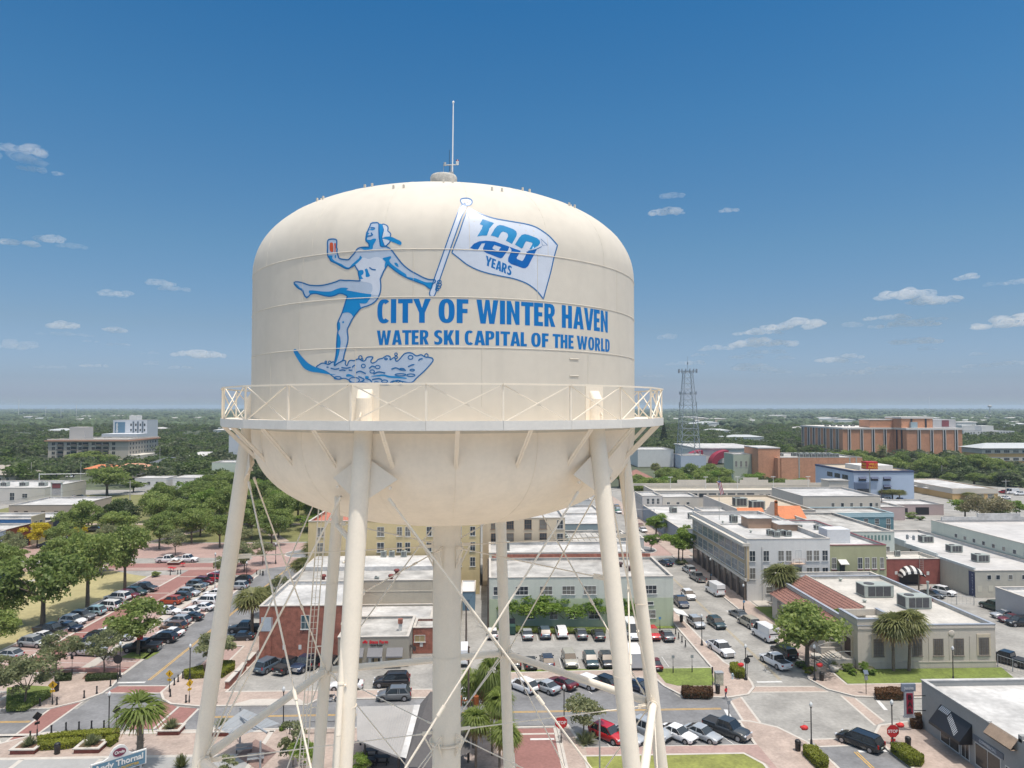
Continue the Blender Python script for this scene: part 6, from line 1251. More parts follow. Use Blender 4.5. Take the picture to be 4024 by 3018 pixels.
CARS = '''
b 75 705 hatch silver 170 silver hatchback with its tail to the lane at the far left edge|A
b 290 600 suv silver -12 silver crossover third from the bottom end of the lawn side row|A
b 385 548 sedan white -12 white saloon between the silver crossover and the black pickup|A
b 440 495 pickup black -12 black pickup with an open bed nosing towards the brick lane|A
b 600 464 sedan navy -12 low navy saloon just beyond the black pickup|A
b 635 412 suv white -12 white crossover above the low navy saloon|A
b 715 372 suv grey -12 dark grey crossover between a white and a light blue one|A
b 815 330 suv lightblue 168 light blue crossover in the lawn side row|A
b 935 287 bigsuv white 168 white boxy suv right after the light blue crossover|A
b 1005 262 sedan grey -12 dark grey saloon squeezed between two white suvs|A
b 1022 212 bigsuv white 168 white suv beside the red one in the lawn side row|A
b 1110 190 suv darkred -12 deep red crossover in the lawn side row|A
b 1180 165 suv green -12 very dark green suv beyond the deep red one|A
b 1255 130 pickup black -12 black pickup in tree shade at the top of the lawn side row|A
b 765 672 pickup silver -8 silver pickup half under the young tree by the plaza|B
b 815 612 suv navy -8 navy crossover behind the silver pickup|B
b 865 560 suv black -8 black suv behind the navy crossover|B
b 940 515 sedan white -8 white saloon partly under the round oak|B
b 1045 545 sedan silver -8 silver saloon under the round oak|B
b 1470 325 hatch white -8 white hatchback at the edge of the round oak crown|B
b 1490 240 suv orange 168 orange red crossover beside the lane arrow|B
b 1565 205 suv charcoal 168 charcoal suv behind the orange red one|B
b 1640 170 suv silver -10 silver suv between the charcoal and the champagne one|B
b 1705 133 hatch beige 168 champagne hatchback in the lane side row|B
b 1715 102 suv slate -10 slate blue suv next to the champagne hatchback|B
b 1775 72 suv darkred -10 dark maroon suv near the top of the lane side row|B
b 1850 45 bigsuv red 168 bright red suv beside the tower leg|B
b 1890 15 sedan white -10 white saloon behind the bright red suv|B
b 1235 640 pickup black 180 long black pickup in shade below the round oak|C
b 1420 562 suv black 172 black suv at the kerb right of the round oak|C
b 1480 515 sedan white 172 white saloon poking out beside the round oak|C
b 1508 468 suv bronze 172 bronze suv with its tail towards the street|C
b 1545 415 suv silver 172 silver crossover two bays above the bronze one|C
b 1655 378 sedan black 172 black saloon nosing out of the street side row|C
b 1640 333 hatch white 172 white hatchback with a black roof band beside the black saloon|C
b 1755 295 sedan white 172 white saloon with dark wheels in the street side row|C
b 1790 243 bigsuv white 172 large white suv by the lower part of the tower leg|C
b 1870 170 sedan white 172 white saloon almost hidden by the tower leg|C
c 78 112 suv silver 172 silver suv just right of the tower leg|C
c 110 60 suv black 172 black suv in shade beyond the tower leg|C
c 100 548 sedan black 180 black saloon at the kerb under the sabal palm|D
c 140 478 pickup charcoal 180 charcoal pickup under the sabal palm
c 345 800 bigsuv slate 68 dark blue suv parked tail out before the brick wall|E
c 525 800 pickup black 68 black pickup with a covered bed before the brick wall|E
c 668 785 pickup navy -112 navy pickup facing out before the brick wall|E
c 755 765 suv black 68 black suv behind the thin rear tower leg|E
c 900 775 suv black 68 black suv seen between the two left tower legs|E
c 1020 965 sedan white 182 white saloon behind the front left tower leg
c 1415 935 bigsuv black 182 black suv parked along the insurance office lot|F
c 1435 1052 suv grey 182 grey crossover parked at the kerb with chrome wheels|F
e 35 725 van white 90 white van half hidden by the central riser
e 85 1052 sedan white 100 white saloon beside the utility pole at the alley
e 298 520 hatch white 92 white hatchback at the alley end of the green building|G
e 600 522 sedan silver 92 silver saloon leftmost under the row of small trees|G
e 752 515 suv slate 92 slate crossover second from left under the small trees|G
e 897 510 suv white 92 white crossover with a sunroof under the small trees|G
e 1067 518 sedan grey 92 grey saloon right of the white crossover with the sunroof|G
e 1218 528 sedan charcoal 92 charcoal saloon beside the front tower leg|G
e 1508 515 van white -88 white van facing out between the two right tower legs|G
e 1690 525 suv red -88 red suv facing out right of the rear tower leg|G
e 1812 535 sedan grey 92 dark grey saloon at the right end of the back row|G
e 490 765 suv charcoal 92 charcoal suv beside the thin tower leg|H
e 628 770 sedan black 92 black saloon leftmost in the open front row|H
e 775 762 suv navy 92 navy suv with orange tail lights|H
e 968 750 bigsuv beige -88 champagne suv facing the street|H
e 1152 755 suv teal -88 dark teal crossover facing the street|H
e 1292 755 suv black -88 black suv partly behind the front right tower leg|H
e 1700 782 sedan darkred 92 dark red saloon behind the rear right tower leg|H
e 565 975 suv white 132 white suv first in the slanted row on the street|I
e 758 978 sedan silver 132 silver saloon second in the slanted row|I
e 905 948 sedan darkred 132 dark red saloon third in the slanted row|I
e 1105 942 suv white 132 white suv fourth in the slanted row|I
e 1262 948 suv black 132 black suv fifth in the slanted row|I
e 1550 968 sedan navy 132 navy saloon between the two right tower legs|I
e 1300 1392 suv red -48 red suv beside the small tree|J
e 1470 1400 sedan silver -48 silver saloon behind the front right tower leg|J
e 1675 1365 bigsuv silver -48 silver suv behind the rear right tower leg|J
f 140 1385 sedan white -48 white saloon with a sunroof in the slanted row near the lawn|J
f 352 1385 sedan silver -48 silver saloon next to the dark pickup|J
f 568 1352 pickup charcoal -48 large dark grey pickup at the end of the slanted row|J
f 165 250 pickup navy -88 navy pickup with a chrome front at the green building corner|K
f 232 190 suv white -86 white suv driving towards the crossing past the green building|K
f 297 427 suv silver -82 silver suv parked beside the street lamp|K
f 475 432 suv teal -82 dark teal suv driving down the middle of the right street|K
f 517 658 pickup white -78 white pickup parked before the clipped hedge|K
f 668 353 sedan grey 102 grey saloon parked before the beige suv|L
f 757 427 bigsuv beige 100 pale gold suv parked behind the white cargo van|L
f 897 535 van white 100 white cargo van parked by the big street tree|L
f 463 155 van white 98 white van with a ladder rack parked outside the corner block|L
f 312 38 pickup grey 98 grey pickup parked outside the corner block|L
f 1062 685 bigsuv black 100 black suv in the shade of the big street tree|L
f 988 765 pickup white 104 white pickup driving up to the street with its bed open
f 1722 1450 minivan black 126 black minivan turning into the crossing
i 680 1628 suv silver 98 silver suv behind the grey pickup outside the corner block|L
i 475 1568 sedan navy 110 dark blue saloon rounding the traffic circle
i 55 1090 suv slate -88 slate suv far up the right street|M
i 68 1124 hatch white -88 white hatchback far up the right street|M
i 260 1262 suv darkred -88 maroon suv beyond the right traffic signal|M
i 282 1282 sedan white -88 white saloon beyond the right traffic signal|M
g 1420 178 sedan charcoal -60 charcoal saloon beside the striped canopy|N
g 1515 158 suv white -62 white off roader with a black top near the striped canopy|N
g 1955 292 pickup green 100 dark green truck beside the chain fence|N
g 2042 358 sedan silver 180 silver saloon at the right edge car park|N
g 2105 395 sedan darkred 180 maroon saloon at the right edge car park|N
g 2175 425 suv black 180 black suv at the right edge car park|N
g 2062 745 pickup black 120 black pickup parked at the right end of the post office
a 455 1400 bigsuv white 195 white suv by the yellow tree|O
a 535 1375 suv white 195 second white car behind the one by the yellow tree|O
a 400 1412 sedan navy 195 blue saloon in front of the white suv by the yellow tree|O
a 660 1335 suv red 200 red car under the small yellow tree|O
a 800 1285 suv black 200 black car beyond the small yellow tree|O
a 1460 1545 pickup white 0 white truck with a tank on its bed behind the planter
a 1625 1540 pickup white -4 white pickup truck in the park street
a 690 888 suv white 20 white car on the far left avenue|P
a 645 932 suv white 20 second white car on the far left avenue|P
a 625 992 sedan silver 0 silver car beyond the tan arched shop|P
a 700 995 sedan charcoal 0 dark car beyond the tan arched shop|P
a 610 822 sedan white 10 white car beneath the signal gantry|P
b 30 40 pickup navy 180 blue truck at the left edge among the park trees
b 25 75 sedan navy 180 blue saloon at the left edge among the park trees
h 1135 1030 pickup blue 180 bright blue pickup before the pale blue bank|Q
h 1010 1020 suv white 180 white car before the pale blue bank|Q
h 2105 962 van white 180 white van in the car park at the right|Q
h 2180 972 pickup white 180 white pickup in the car park at the right|Q
h 2038 958 suv red 100 red car in the car park at the right|Q
h 2045 1005 sedan white 180 white car in the lowest row of the car park at the right|Q
i 390 882 suv red 0 bright red car beyond the tiled pavilion|Q
i 345 870 sedan blue 0 blue car beyond the tiled pavilion|Q
'''
GRP = dict(A='cars parked along the lawn',B='cars parked along the brick lane',C='cars parked on the street side of the brick parking',D='cars at the kerb',E='vehicles in the brick house car park',F='cars by the insurance office',G='cars backed against the green building',H='cars in the front row of the middle lot',
  I='cars slanted along the north kerb',J='cars slanted along the south kerb',K='vehicles on the left side of the right street',L='vehicles along the right kerb of the right street',M='cars far up the right street',N='vehicles in the rear car park',O='cars outside the park shops',P='cars on the far left avenue',Q='cars far off on the right')
def cars():
 for ln in CARS.strip().split('\n'):
  ln,_,g = ln.partition('|'); c,x,y,k,col,h,lab = ln.split(' ',6)
  place_car(c,float(x),float(y),k,col,float(h),lab,GRP.get(g))
 for p in PROTO.values():
  for ch in list(p.children):
   for c2 in list(ch.children): bpy.data.objects.remove(c2)
   bpy.data.objects.remove(ch)
  bpy.data.objects.remove(p)
cars()
def small_vehicles():
 # box trailer in the middle lot
 x,y = G('e',1525,740,1.2); t = thing('box_trailer',(x,y,0),'grey enclosed box trailer between the two right tower legs','trailer',rz=0)
 b = MB(); b.box(x - 1.1,x + 1.1,y - 2.6,y + 2.6,.5,2.6); b.build('body',mat('grey trailer panel',(.30,.31,.32),.4,.08,1),t); b = MB(); b.box(x - 1.05,x + 1.05,y - 2.63,y - 2.6,.6,2.5); b.build('rear_door',mat('light trailer door',(.45,.46,.47),.4,.06,1),t); b = MB(); b.box(x - 1.12,x + 1.12,y - 2.62,y + 2.6,2.6,2.66); b.build('roof',mat('white trailer roof',(.6,.6,.6),.5,.05),t)
 for sx in (-1,1): b = MB(); b.tube((x + sx*1.0,y,.35),(x + sx*1.16,y,.35),.35,n=16); b.build('wheel',tyre,t)
 # motorcycle
 x,y = G('c',885,1090,.5); t = thing('motorcycle',(x,y,0),'black motorcycle with chrome parts parked between the tower legs','motorcycle'); ch = chrome
 for dx,r_ in ((-.75,.32),(.78,.33)):
  b = MB(); b.tube((x + dx,y - .07,r_),(x + dx,y + .07,r_),r_,n=20); w_ = b.build('wheel',tyre,t); b = MB(); b.tube((x + dx,y - .08,r_),(x + dx,y + .08,r_),r_*.5,n=12); b.build('rim',ch,w_)
 b = MB(); b.blob((x + .12,y,.85),.35,.17,.16,2,0,0); b.build('fuel_tank',cpaint('black'),t); b = MB(); b.blob((x - .35,y,.76),.4,.16,.09,2,0,0); b.build('saddle',trimb,t)
 b = MB(); b.box(x - .25,x + .3,y - .16,y + .16,.3,.68); b.build('engine',ch,t); b = MB(); b.tube((x + .78,y - .08,.35),(x + .45,y - .08,1.02),.03); b.tube((x + .78,y + .08,.35),(x + .45,y + .08,1.02),.03); b.tube((x + .42,y - .38,1.08),(x + .42,y + .38,1.08),.018); b.build('fork',ch,t)
 b = MB(); b.tube((x - .9,y - .2,.33),(x + .1,y - .2,.3),.045); b.build('exhaust',ch,t); b = MB(); b.blob((x - .72,y,.72),.2,.26,.16,2,0,0); b.build('luggage_case',trimb,t)
small_vehicles()
# ================================================================ trees, palms, hedges, woods
def leafmat(name,a,b,hue=.0,trans=.5):
 m = bpy.data.materials.new(name); m.use_nodes = True; nt = m.node_tree; nt.nodes.clear(); L = nt.links.new
 ge = N(nt,'ShaderNodeNewGeometry'); oi = N(nt,'ShaderNodeObjectInfo')
 no = N(nt,'ShaderNodeTexNoise'); no.inputs['Scale'].default_value = .45; no.inputs['Detail'].default_value = 3; L(ge.outputs['Position'],no.inputs['Vector'])
 n2 = N(nt,'ShaderNodeTexNoise'); n2.inputs['Scale'].default_value = 3.5; L(ge.outputs['Position'],n2.inputs['Vector'])
 ad = N(nt,'ShaderNodeMath',operation='ADD'); L(no.outputs[0],ad.inputs[0]); L(n2.outputs[0],ad.inputs[1])
 a2 = N(nt,'ShaderNodeMath',operation='MULTIPLY_ADD'); L(oi.outputs['Random'],a2.inputs[0]); a2.inputs[1].default_value = .35; L(ad.outputs[0],a2.inputs[2])
 mr = N(nt,'ShaderNodeMapRange'); L(a2.outputs[0],mr.inputs[0]); mr.inputs[1].default_value = .78; mr.inputs[2].default_value = 1.6
 mx = N(nt,'ShaderNodeMixRGB'); L(mr.outputs[0],mx.inputs[0]); mx.inputs[1].default_value = (*a,1); mx.inputs[2].default_value = (*b,1)
 d = N(nt,'ShaderNodeBsdfDiffuse'); L(mx.outputs[0],d.inputs[0]); tr = N(nt,'ShaderNodeBsdfTranslucent'); L(mx.outputs[0],tr.inputs[0])
 g = N(nt,'ShaderNodeBsdfGlossy'); g.inputs['Roughness'].default_value = .5; g.inputs['Color'].default_value = (.5,.5,.5,1)
 s = N(nt,'ShaderNodeMixShader'); s.inputs[0].default_value = trans; L(d.outputs[0],s.inputs[1]); L(tr.outputs[0],s.inputs[2])
 s2 = N(nt,'ShaderNodeMixShader'); s2.inputs[0].default_value = .035; L(s.outputs[0],s2.inputs[1]); L(g.outputs[0],s2.inputs[2])
 o = N(nt,'ShaderNodeOutputMaterial'); L(s2.outputs[0],o.inputs[0]); MATS[name] = m; return m
LF = {'oak': leafmat('oak leaves',(.115,.175,.045),(.32,.39,.11)),'dull': leafmat('olive grey leaves',(.15,.175,.085),(.32,.34,.17)),'bright': leafmat('bright leaves',(.10,.19,.03),(.28,.38,.07)),
 'yellow': leafmat('yellow blossom leaves',(.45,.36,.02),(.72,.60,.04)),'hedge': leafmat('lime hedge leaves',(.14,.17,.02),(.34,.36,.05)),'redhedge': leafmat('rust hedge leaves',(.07,.035,.02),(.17,.085,.035)),'palm': leafmat('palm fronds',(.11,.13,.045),(.28,.29,.11)),
 'dark': leafmat('dark leaves',(.035,.06,.02),(.09,.12,.045)),'pale': leafmat('pale dry crown',(.19,.17,.09),(.33,.30,.17)),'dead': leafmat('dead fronds',(.20,.13,.05),(.36,.26,.12))}
bark = mat('grey brown bark',(.15,.12,.09),.95,.25,2,obj=True); barkp = mat('palm trunk bark',(.19,.155,.12),.95,.3,4,obj=True)
def crown_arrays(rng,n_leaf,n_cl,leaf,sq=.72,spread=1.0,cl_r=(.28,.45),droop=0.0):
 """unit crown (radius 1): leaf quads scattered over many clumps, normals mostly outwards"""
 C = [];
 while len(C) < n_cl:
  p = rng.uniform(-1,1,3)
  if np.linalg.norm(p) < 1 and np.linalg.norm(p) > .25: C.append(p*np.array([.82,.82,sq*.85]))
 C = np.array(C); rr = rng.uniform(cl_r[0],cl_r[1],n_cl); k = rng.integers(0,n_cl,n_leaf)
 d = rng.normal(size=(n_leaf,3)); d /= np.linalg.norm(d,axis=1)[:,None]; d[:,2] = np.where(d[:,2] < -.35,-d[:,2],d[:,2])
 P = C[k] + d*rr[k][:,None]*rng.uniform(.55,1.08,n_leaf)[:,None]*np.array([1,1,.8])
 P[:,2] -= droop*np.maximum(0,np.hypot(P[:,0],P[:,1]) - .6)
 nrm = d + rng.normal(size=(n_leaf,3))*.75; nrm /= np.linalg.norm(nrm,axis=1)[:,None]
 u = np.cross(nrm,rng.normal(size=(n_leaf,3))); u /= np.linalg.norm(u,axis=1)[:,None]; v = np.cross(nrm,u)
 s = leaf*rng.uniform(.6,1.4,n_leaf)[:,None]
 V = np.stack([P + u*s,P + v*s*.55,P - u*s,P - v*s*.55],1).reshape(-1,3)
 return V
def quads_mesh(name,V,m,smooth=False):
 n = len(V) // 4; me = bpy.data.meshes.new(name); me.vertices.add(len(V)); me.vertices.foreach_set('co',V.astype(np.float32).ravel())
 me.loops.add(n*4); me.loops.foreach_set('vertex_index',np.arange(n*4,dtype=np.int32)); me.polygons.add(n); me.polygons.foreach_set('loop_start',np.arange(n,dtype=np.int32)*4)
 me.update(calc_edges=True); me.materials.append(m); me.validate(); return me
def trunk_mb(h,r,cr,rng_,split=.42,n=5):
 b = MB(); top = h*split; lean = (rng_.uniform(-.3,.3),rng_.uniform(-.3,.3)); b.tube((0,0,-.2),(lean[0]*.4,lean[1]*.4,top),r,r*.75,9)
 for i in range(n):
  a = 2*math.pi*i/n + rng_.uniform(-.4,.4); e = cr*rng_.uniform(.45,.75); m_ = Vector((lean[0]*.4 + math.cos(a)*e*.5,lean[1]*.4 + math.sin(a)*e*.5,top + (h - top)*.3)); e2 = Vector((math.cos(a)*e,math.sin(a)*e,top + (h - top)*rng_.uniform(.5,.75)))
  b.tube((lean[0]*.4,lean[1]*.4,top - .1),m_,r*.55,r*.35,6); b.tube(m_,e2,r*.35,r*.12,5)
 return b
TP = {}
def tree_proto(key,leafm,n_leaf,n_cl,leaf,h=10,cr=5,sq=.6,cz=.66,seed=1,trunk_r=.28,split=.38,cl_r=(.25,.42),inner=True,droop=.0):
 rng = np.random.default_rng(seed); rr = random.Random(seed)
 V = crown_arrays(rng,n_leaf,n_cl,leaf/cr,sq,cl_r=cl_r,droop=droop)
 V = V*cr; V[:,2] += h*cz
 top = V[:,2].max(); V[:,2] *= 1.0
 me = quads_mesh('crown',V,leafm); tb = trunk_mb(h*.9,trunk_r,cr,rr,split); tme = tb.mesh('trunk',bark)
 TP[key] = (me,tme,h,cr)
for i in range(3): tree_proto('oak%d' % i,LF['oak'],5200,26,.27,10,5.2,.62,.64,11 + i,.32)
for i in range(2): tree_proto('young%d' % i,LF['dull'],3000,20,.17,6.5,3.0,.75,.62,31 + i,.12,.34,(.22,.4))
tree_proto('bright0',LF['bright'],4200,22,.22,9,3.6,.85,.62,51,.2); tree_proto('bright1',LF['bright'],3600,18,.24,9,4.2,.7,.64,52,.25)
tree_proto('yellow0',LF['yellow'],3000,16,.22,7,3.4,.7,.62,61,.16); tree_proto('pale0',LF['pale'],5200,30,.3,8,7,.42,.6,71,.4,.3); tree_proto('dark0',LF['dark'],4500,26,.3,10,5,.7,.6,81,.3)
tree_proto('slim0',LF['dull'],1500,14,.12,4.2,1.3,1.3,.55,91,.05,.3)
tree_proto('willow0',LF['bright'],3000,20,.16,6,2.6,.72,.62,95,.09,.25,(.25,.42),droop=.5)
def tree(key,x,y,h,cr,label,group=None,z=0,name=None,cat='tree'):
 me,tme,h0,cr0 = TP[key]; t = bpy.data.objects.new(name or 'oak_tree',None); COL.objects.link(t); t.location = (x,y,z); t.rotation_euler = (0,0,rnd.uniform(0,6.28)); t.scale = (cr/cr0,cr/cr0,h/h0); tag(t,label,cat,group)
 for n_,m_ in (('crown',me),('trunk',tme)): o = bpy.data.objects.new(n_,m_); COL.objects.link(o); o.parent = t
 return t
def tr(key,c,x,y,top,wpx,label,group=None,name=None,cat='tree',wf=1.0):
 if key[:6] == 'bright': wf *= 1.3
 """tree from its foot (crop pixel), the row of its top and its crown width in crop pixels"""
 X,Y = G(c,x,y); px,py = q(c,x,y); tx,ty = q(c,x,top); d = ray(tx,ty); h = CAMH + d.z/d.y*Y; return tree(key,X,Y,h,wpx*K1*Y/FPX/2*wf,label,group,name=name,cat=cat)
# ---- palms
def frond_quads(rng,base,az,el,ln,wd,droop,nseg=6,fan=False):
 out = []; d = np.array([math.cos(az)*math.cos(el),math.sin(az)*math.cos(el),math.sin(el)]); side = np.array([-math.sin(az),math.cos(az),0]); p = np.array(base,float); pts = [p.copy()]; dirs = [d.copy()]
 for i in range(nseg):
  p = p + d*ln/nseg; d = d + np.array([0,0,-droop/nseg]); d /= np.linalg.norm(d); pts.append(p.copy()); dirs.append(d.copy())
 if fan:
  c0 = pts[2]; dd = dirs[2]; up = np.cross(side,dd)
  for k in range(13):
   a = (k/12 - .5)*2.7; v = dd*math.cos(a) + side*math.sin(a) ; v = v + up*rng.uniform(-.1,.25) ; e1 = c0 + v*ln*.5; e2 = c0 + v*ln*rng.uniform(.78,.95) + np.array([0,0,-ln*(.10 + droop*.22)]); s = np.cross(v,up); s = s/np.linalg.norm(s)*wd*.085
   out += [c0 - s*.3,c0 + s*.3,e1 + s,e1 - s,e1 - s,e1 + s,e2 + s*.15,e2 - s*.15]
  s = side*.02; out += [pts[0] - s,pts[0] + s,c0 + s,c0 - s]
 else:
  for i in range(nseg):
   a,b = pts[i],pts[i + 1]; dd = dirs[i]; w0 = wd*math.sin(math.pi*(i + .6)/(nseg + 1)) ; up = np.cross(side,dd)
   for sg in (-1,1):
    for k in range(4):
     f0 = a + (b - a)*k/4; f1 = a + (b - a)*(k + .55)/4; tip = (side*sg*w0 + dd*w0*.5 - np.array([0,0,w0*.45])); out += [f0,f1,f1 + tip,f0 + tip]
 return out
def palm_proto(key,kind,seed,leafm,h,r,tr_=.16,nf=38):
 rng = np.random.default_rng(seed); q1 = []; q2 = []
 for k in range(nf):
  az = rng.uniform(0,2*math.pi); el = rng.uniform(-.5,1.35) if kind != 'date' else rng.uniform(-.35,1.3); ln = r*rng.uniform(.85,1.1)
  (q1 if el > -.3 else q2).extend(frond_quads(rng,(0,0,h - .1 + .15*el),az,el,ln,r*(.5 if kind != 'date' else .22),1.0 if kind != 'date' else 1.3,fan=kind != 'date'))
 for k in range(int(nf*.35)):
  az = rng.uniform(0,2*math.pi); q2.extend(frond_quads(rng,(0,0,h - .35),az,rng.uniform(-1.3,-.6),r*rng.uniform(.55,.8),r*.4,.4,fan=kind != 'date'))
 me = quads_mesh('fronds',np.array(q1),leafm); m2 = quads_mesh('dead_fronds',np.array(q2),LF['dead'] if kind != 'fresh' else LF['palm'])
 b = MB(); z = 0; k = 0
 b.tube((0,0,-.2),(.0,0,h*.5),tr_*1.2,tr_,10); b.tube((0,0,h*.5),(0,0,h - .2),tr_,tr_*.95,10)
 rr = random.Random(seed)
 for i in range(60 if kind != 'smooth' else 24):
  z = h*rr.uniform(.45 if kind != 'booted' else .35,.98); a = rr.uniform(0,6.28); p = Vector((math.cos(a)*tr_,math.sin(a)*tr_,z)); b.tube(p,p + Vector((math.cos(a)*.12,math.sin(a)*.12,.18)),.035,.01,4)
 TP[key] = (me,m2,b.mesh('trunk',barkp),h,r)
palm_proto('sabal0','smooth',5,LF['palm'],7,2.1,.17,46); palm_proto('sabal1','smooth',6,LF['palm'],7,2.1,.16,42); palm_proto('wash0','booted',7,leafmat('fresh palm fronds',(.12,.17,.03),(.26,.32,.08)),7,2.1,.25,17)
palm_proto('wash1','booted',9,MATS['fresh palm fronds'],8,2.2,.16,40); palm_proto('date0','date',8,LF['palm'],7,3.0,.22,50)
def palm(key,x,y,h,r,label,group=None,rz=None,lean=(0,0)):
 me,m2,tme,h0,r0 = TP[key]; t = bpy.data.objects.new('palm_tree',None); COL.objects.link(t); t.location = (x,y,0); t.rotation_euler = (lean[0],lean[1],rnd.uniform(0,6.28) if rz is None else rz); t.scale = (r/r0,r/r0,h/h0); tag(t,label,'palm tree',group)
 for n_,m_ in (('fronds',me),('dead_fronds',m2),('trunk',tme)): o = bpy.data.objects.new(n_,m_); COL.objects.link(o); o.parent = t
 return t
def pm(key,c,x,y,top,wpx,label,group=None,lean=(0,0)):
 X,Y = G(c,x,y); px,py = q(c,x,top); d = ray(px,py); h = CAMH + d.z/d.y*Y; r = wpx*K1*Y/FPX/2*(1.3 if key[:2] == 'sa' else 1); return palm(key,X,Y,h - r*.35,r,label,group,lean=lean)
def hedge(poly,h,leafm,label,group=None,dens=150,name='hedge',cat='hedge',leaf=.10,rounded=0.0):
 """clipped hedge: a block of leaf quads over a solid core"""
 xs = [p[0] for p in poly]; ys = [p[1] for p in poly]; x0,x1,y0,y1 = min(xs),max(xs),min(ys),max(ys); rng = np.random.default_rng(int(abs(x0*97 + y0*13))); pts = []; nr = []
 A = (x1 - x0)*(y1 - y0); nt_ = int(dens*A); cnt = 0
 while cnt < nt_:
  x,y = rng.uniform(x0,x1),rng.uniform(y0,y1)
  if inside((x,y),[poly]): pts.append((x,y,h + rng.normal()*.035 + (.10*math.sin(x*2.1)*math.cos(y*1.7) if rounded else 0))); nr.append((0,0,1)); cnt += 1
  else: cnt += .3
 n = len(poly); ar = sum(poly[i][0]*poly[(i + 1) % n][1] - poly[(i + 1) % n][0]*poly[i][1] for i in range(n)); P = poly if ar > 0 else poly[::-1]
 for i in range(n):
  (a,b),(c,d) = P[i],P[(i + 1) % n]; l = math.hypot(c - a,d - b); nn = ((d - b)/l,-(c - a)/l,0)
  for k in range(int(dens*l*h*.8)): u = rng.uniform(); o_ = rng.normal()*.04; pts.append((a + (c - a)*u + nn[0]*o_,b + (d - b)*u + nn[1]*o_,rng.uniform(.05,h))); nr.append(nn)
 Pn = np.array(pts); D = np.array(nr) + rng.normal(size=Pn.shape)*.6; D /= np.linalg.norm(D,axis=1)[:,None]; u = np.cross(D,rng.normal(size=Pn.shape)); u /= np.linalg.norm(u,axis=1)[:,None]; v = np.cross(D,u)
 cx,cy = sum(xs)/n,sum(ys)/n; V = np.stack([Pn + u*leaf,Pn + v*leaf*.7,Pn - u*leaf,Pn - v*leaf*.7],1).reshape(-1,3) - np.array([cx,cy,0])
 t = thing(name,(cx,cy,.14),label,cat,group); o = bpy.data.objects.new('foliage',quads_mesh('foliage',V,leafm)); COL.objects.link(o); o.parent = t
 b = MB(); b.prism([(cx + (x - cx)*.94,cy + (y - cy)*.94) for x,y in poly],.14,h - .05,0); b.build('twig_core',mat('hedge twigs',(.05,.05,.02),.95,.2,3),t,org=(cx,cy,.14)); return t
def bush(c,x,y,r,h,leafm,label,group=None,spiky=False,cat='shrub',z=.14):
 X,Y = G(c,x,y,z); rng = np.random.default_rng(int(X*31 + Y*7) % 9999 + 5)
 if spiky:
  qd = []
  for k in range(190): az = rng.uniform(0,6.28); el = rng.uniform(.15,1.5); d = np.array([math.cos(az)*math.cos(el)*r,math.sin(az)*math.cos(el)*r,math.sin(el)*h])*rng.uniform(.8,1.1); s = np.array([-math.sin(az),math.cos(az),0])*.07; b0 = np.array([math.cos(az),math.sin(az),0])*r*.25*rng.uniform(0,1); qd += [b0 - s,b0 + s,b0 + d + s*.2,b0 + d - s*.2]
  V = np.array(qd)
 else: V = crown_arrays(rng,int(500 + 900*r),10,.10/r,.6)*r; V[:,2] = V[:,2]*(h/r)*.75 + h*.45
 t = thing('shrub',(X,Y,z),label,cat,group); o = bpy.data.objects.new('foliage',quads_mesh('foliage',V,leafm)); COL.objects.link(o); o.parent = t
 b = MB(); b.blob((X,Y,z + h*.35),r*.6,r*.6,h*.35,2,0,.1) if not spiky else b.tube((X,Y,z),(X,Y,z + h*.25),r*.25,r*.1,7); b.build('stem',mat('hedge twigs',(.05,.05,.02)),t); return t
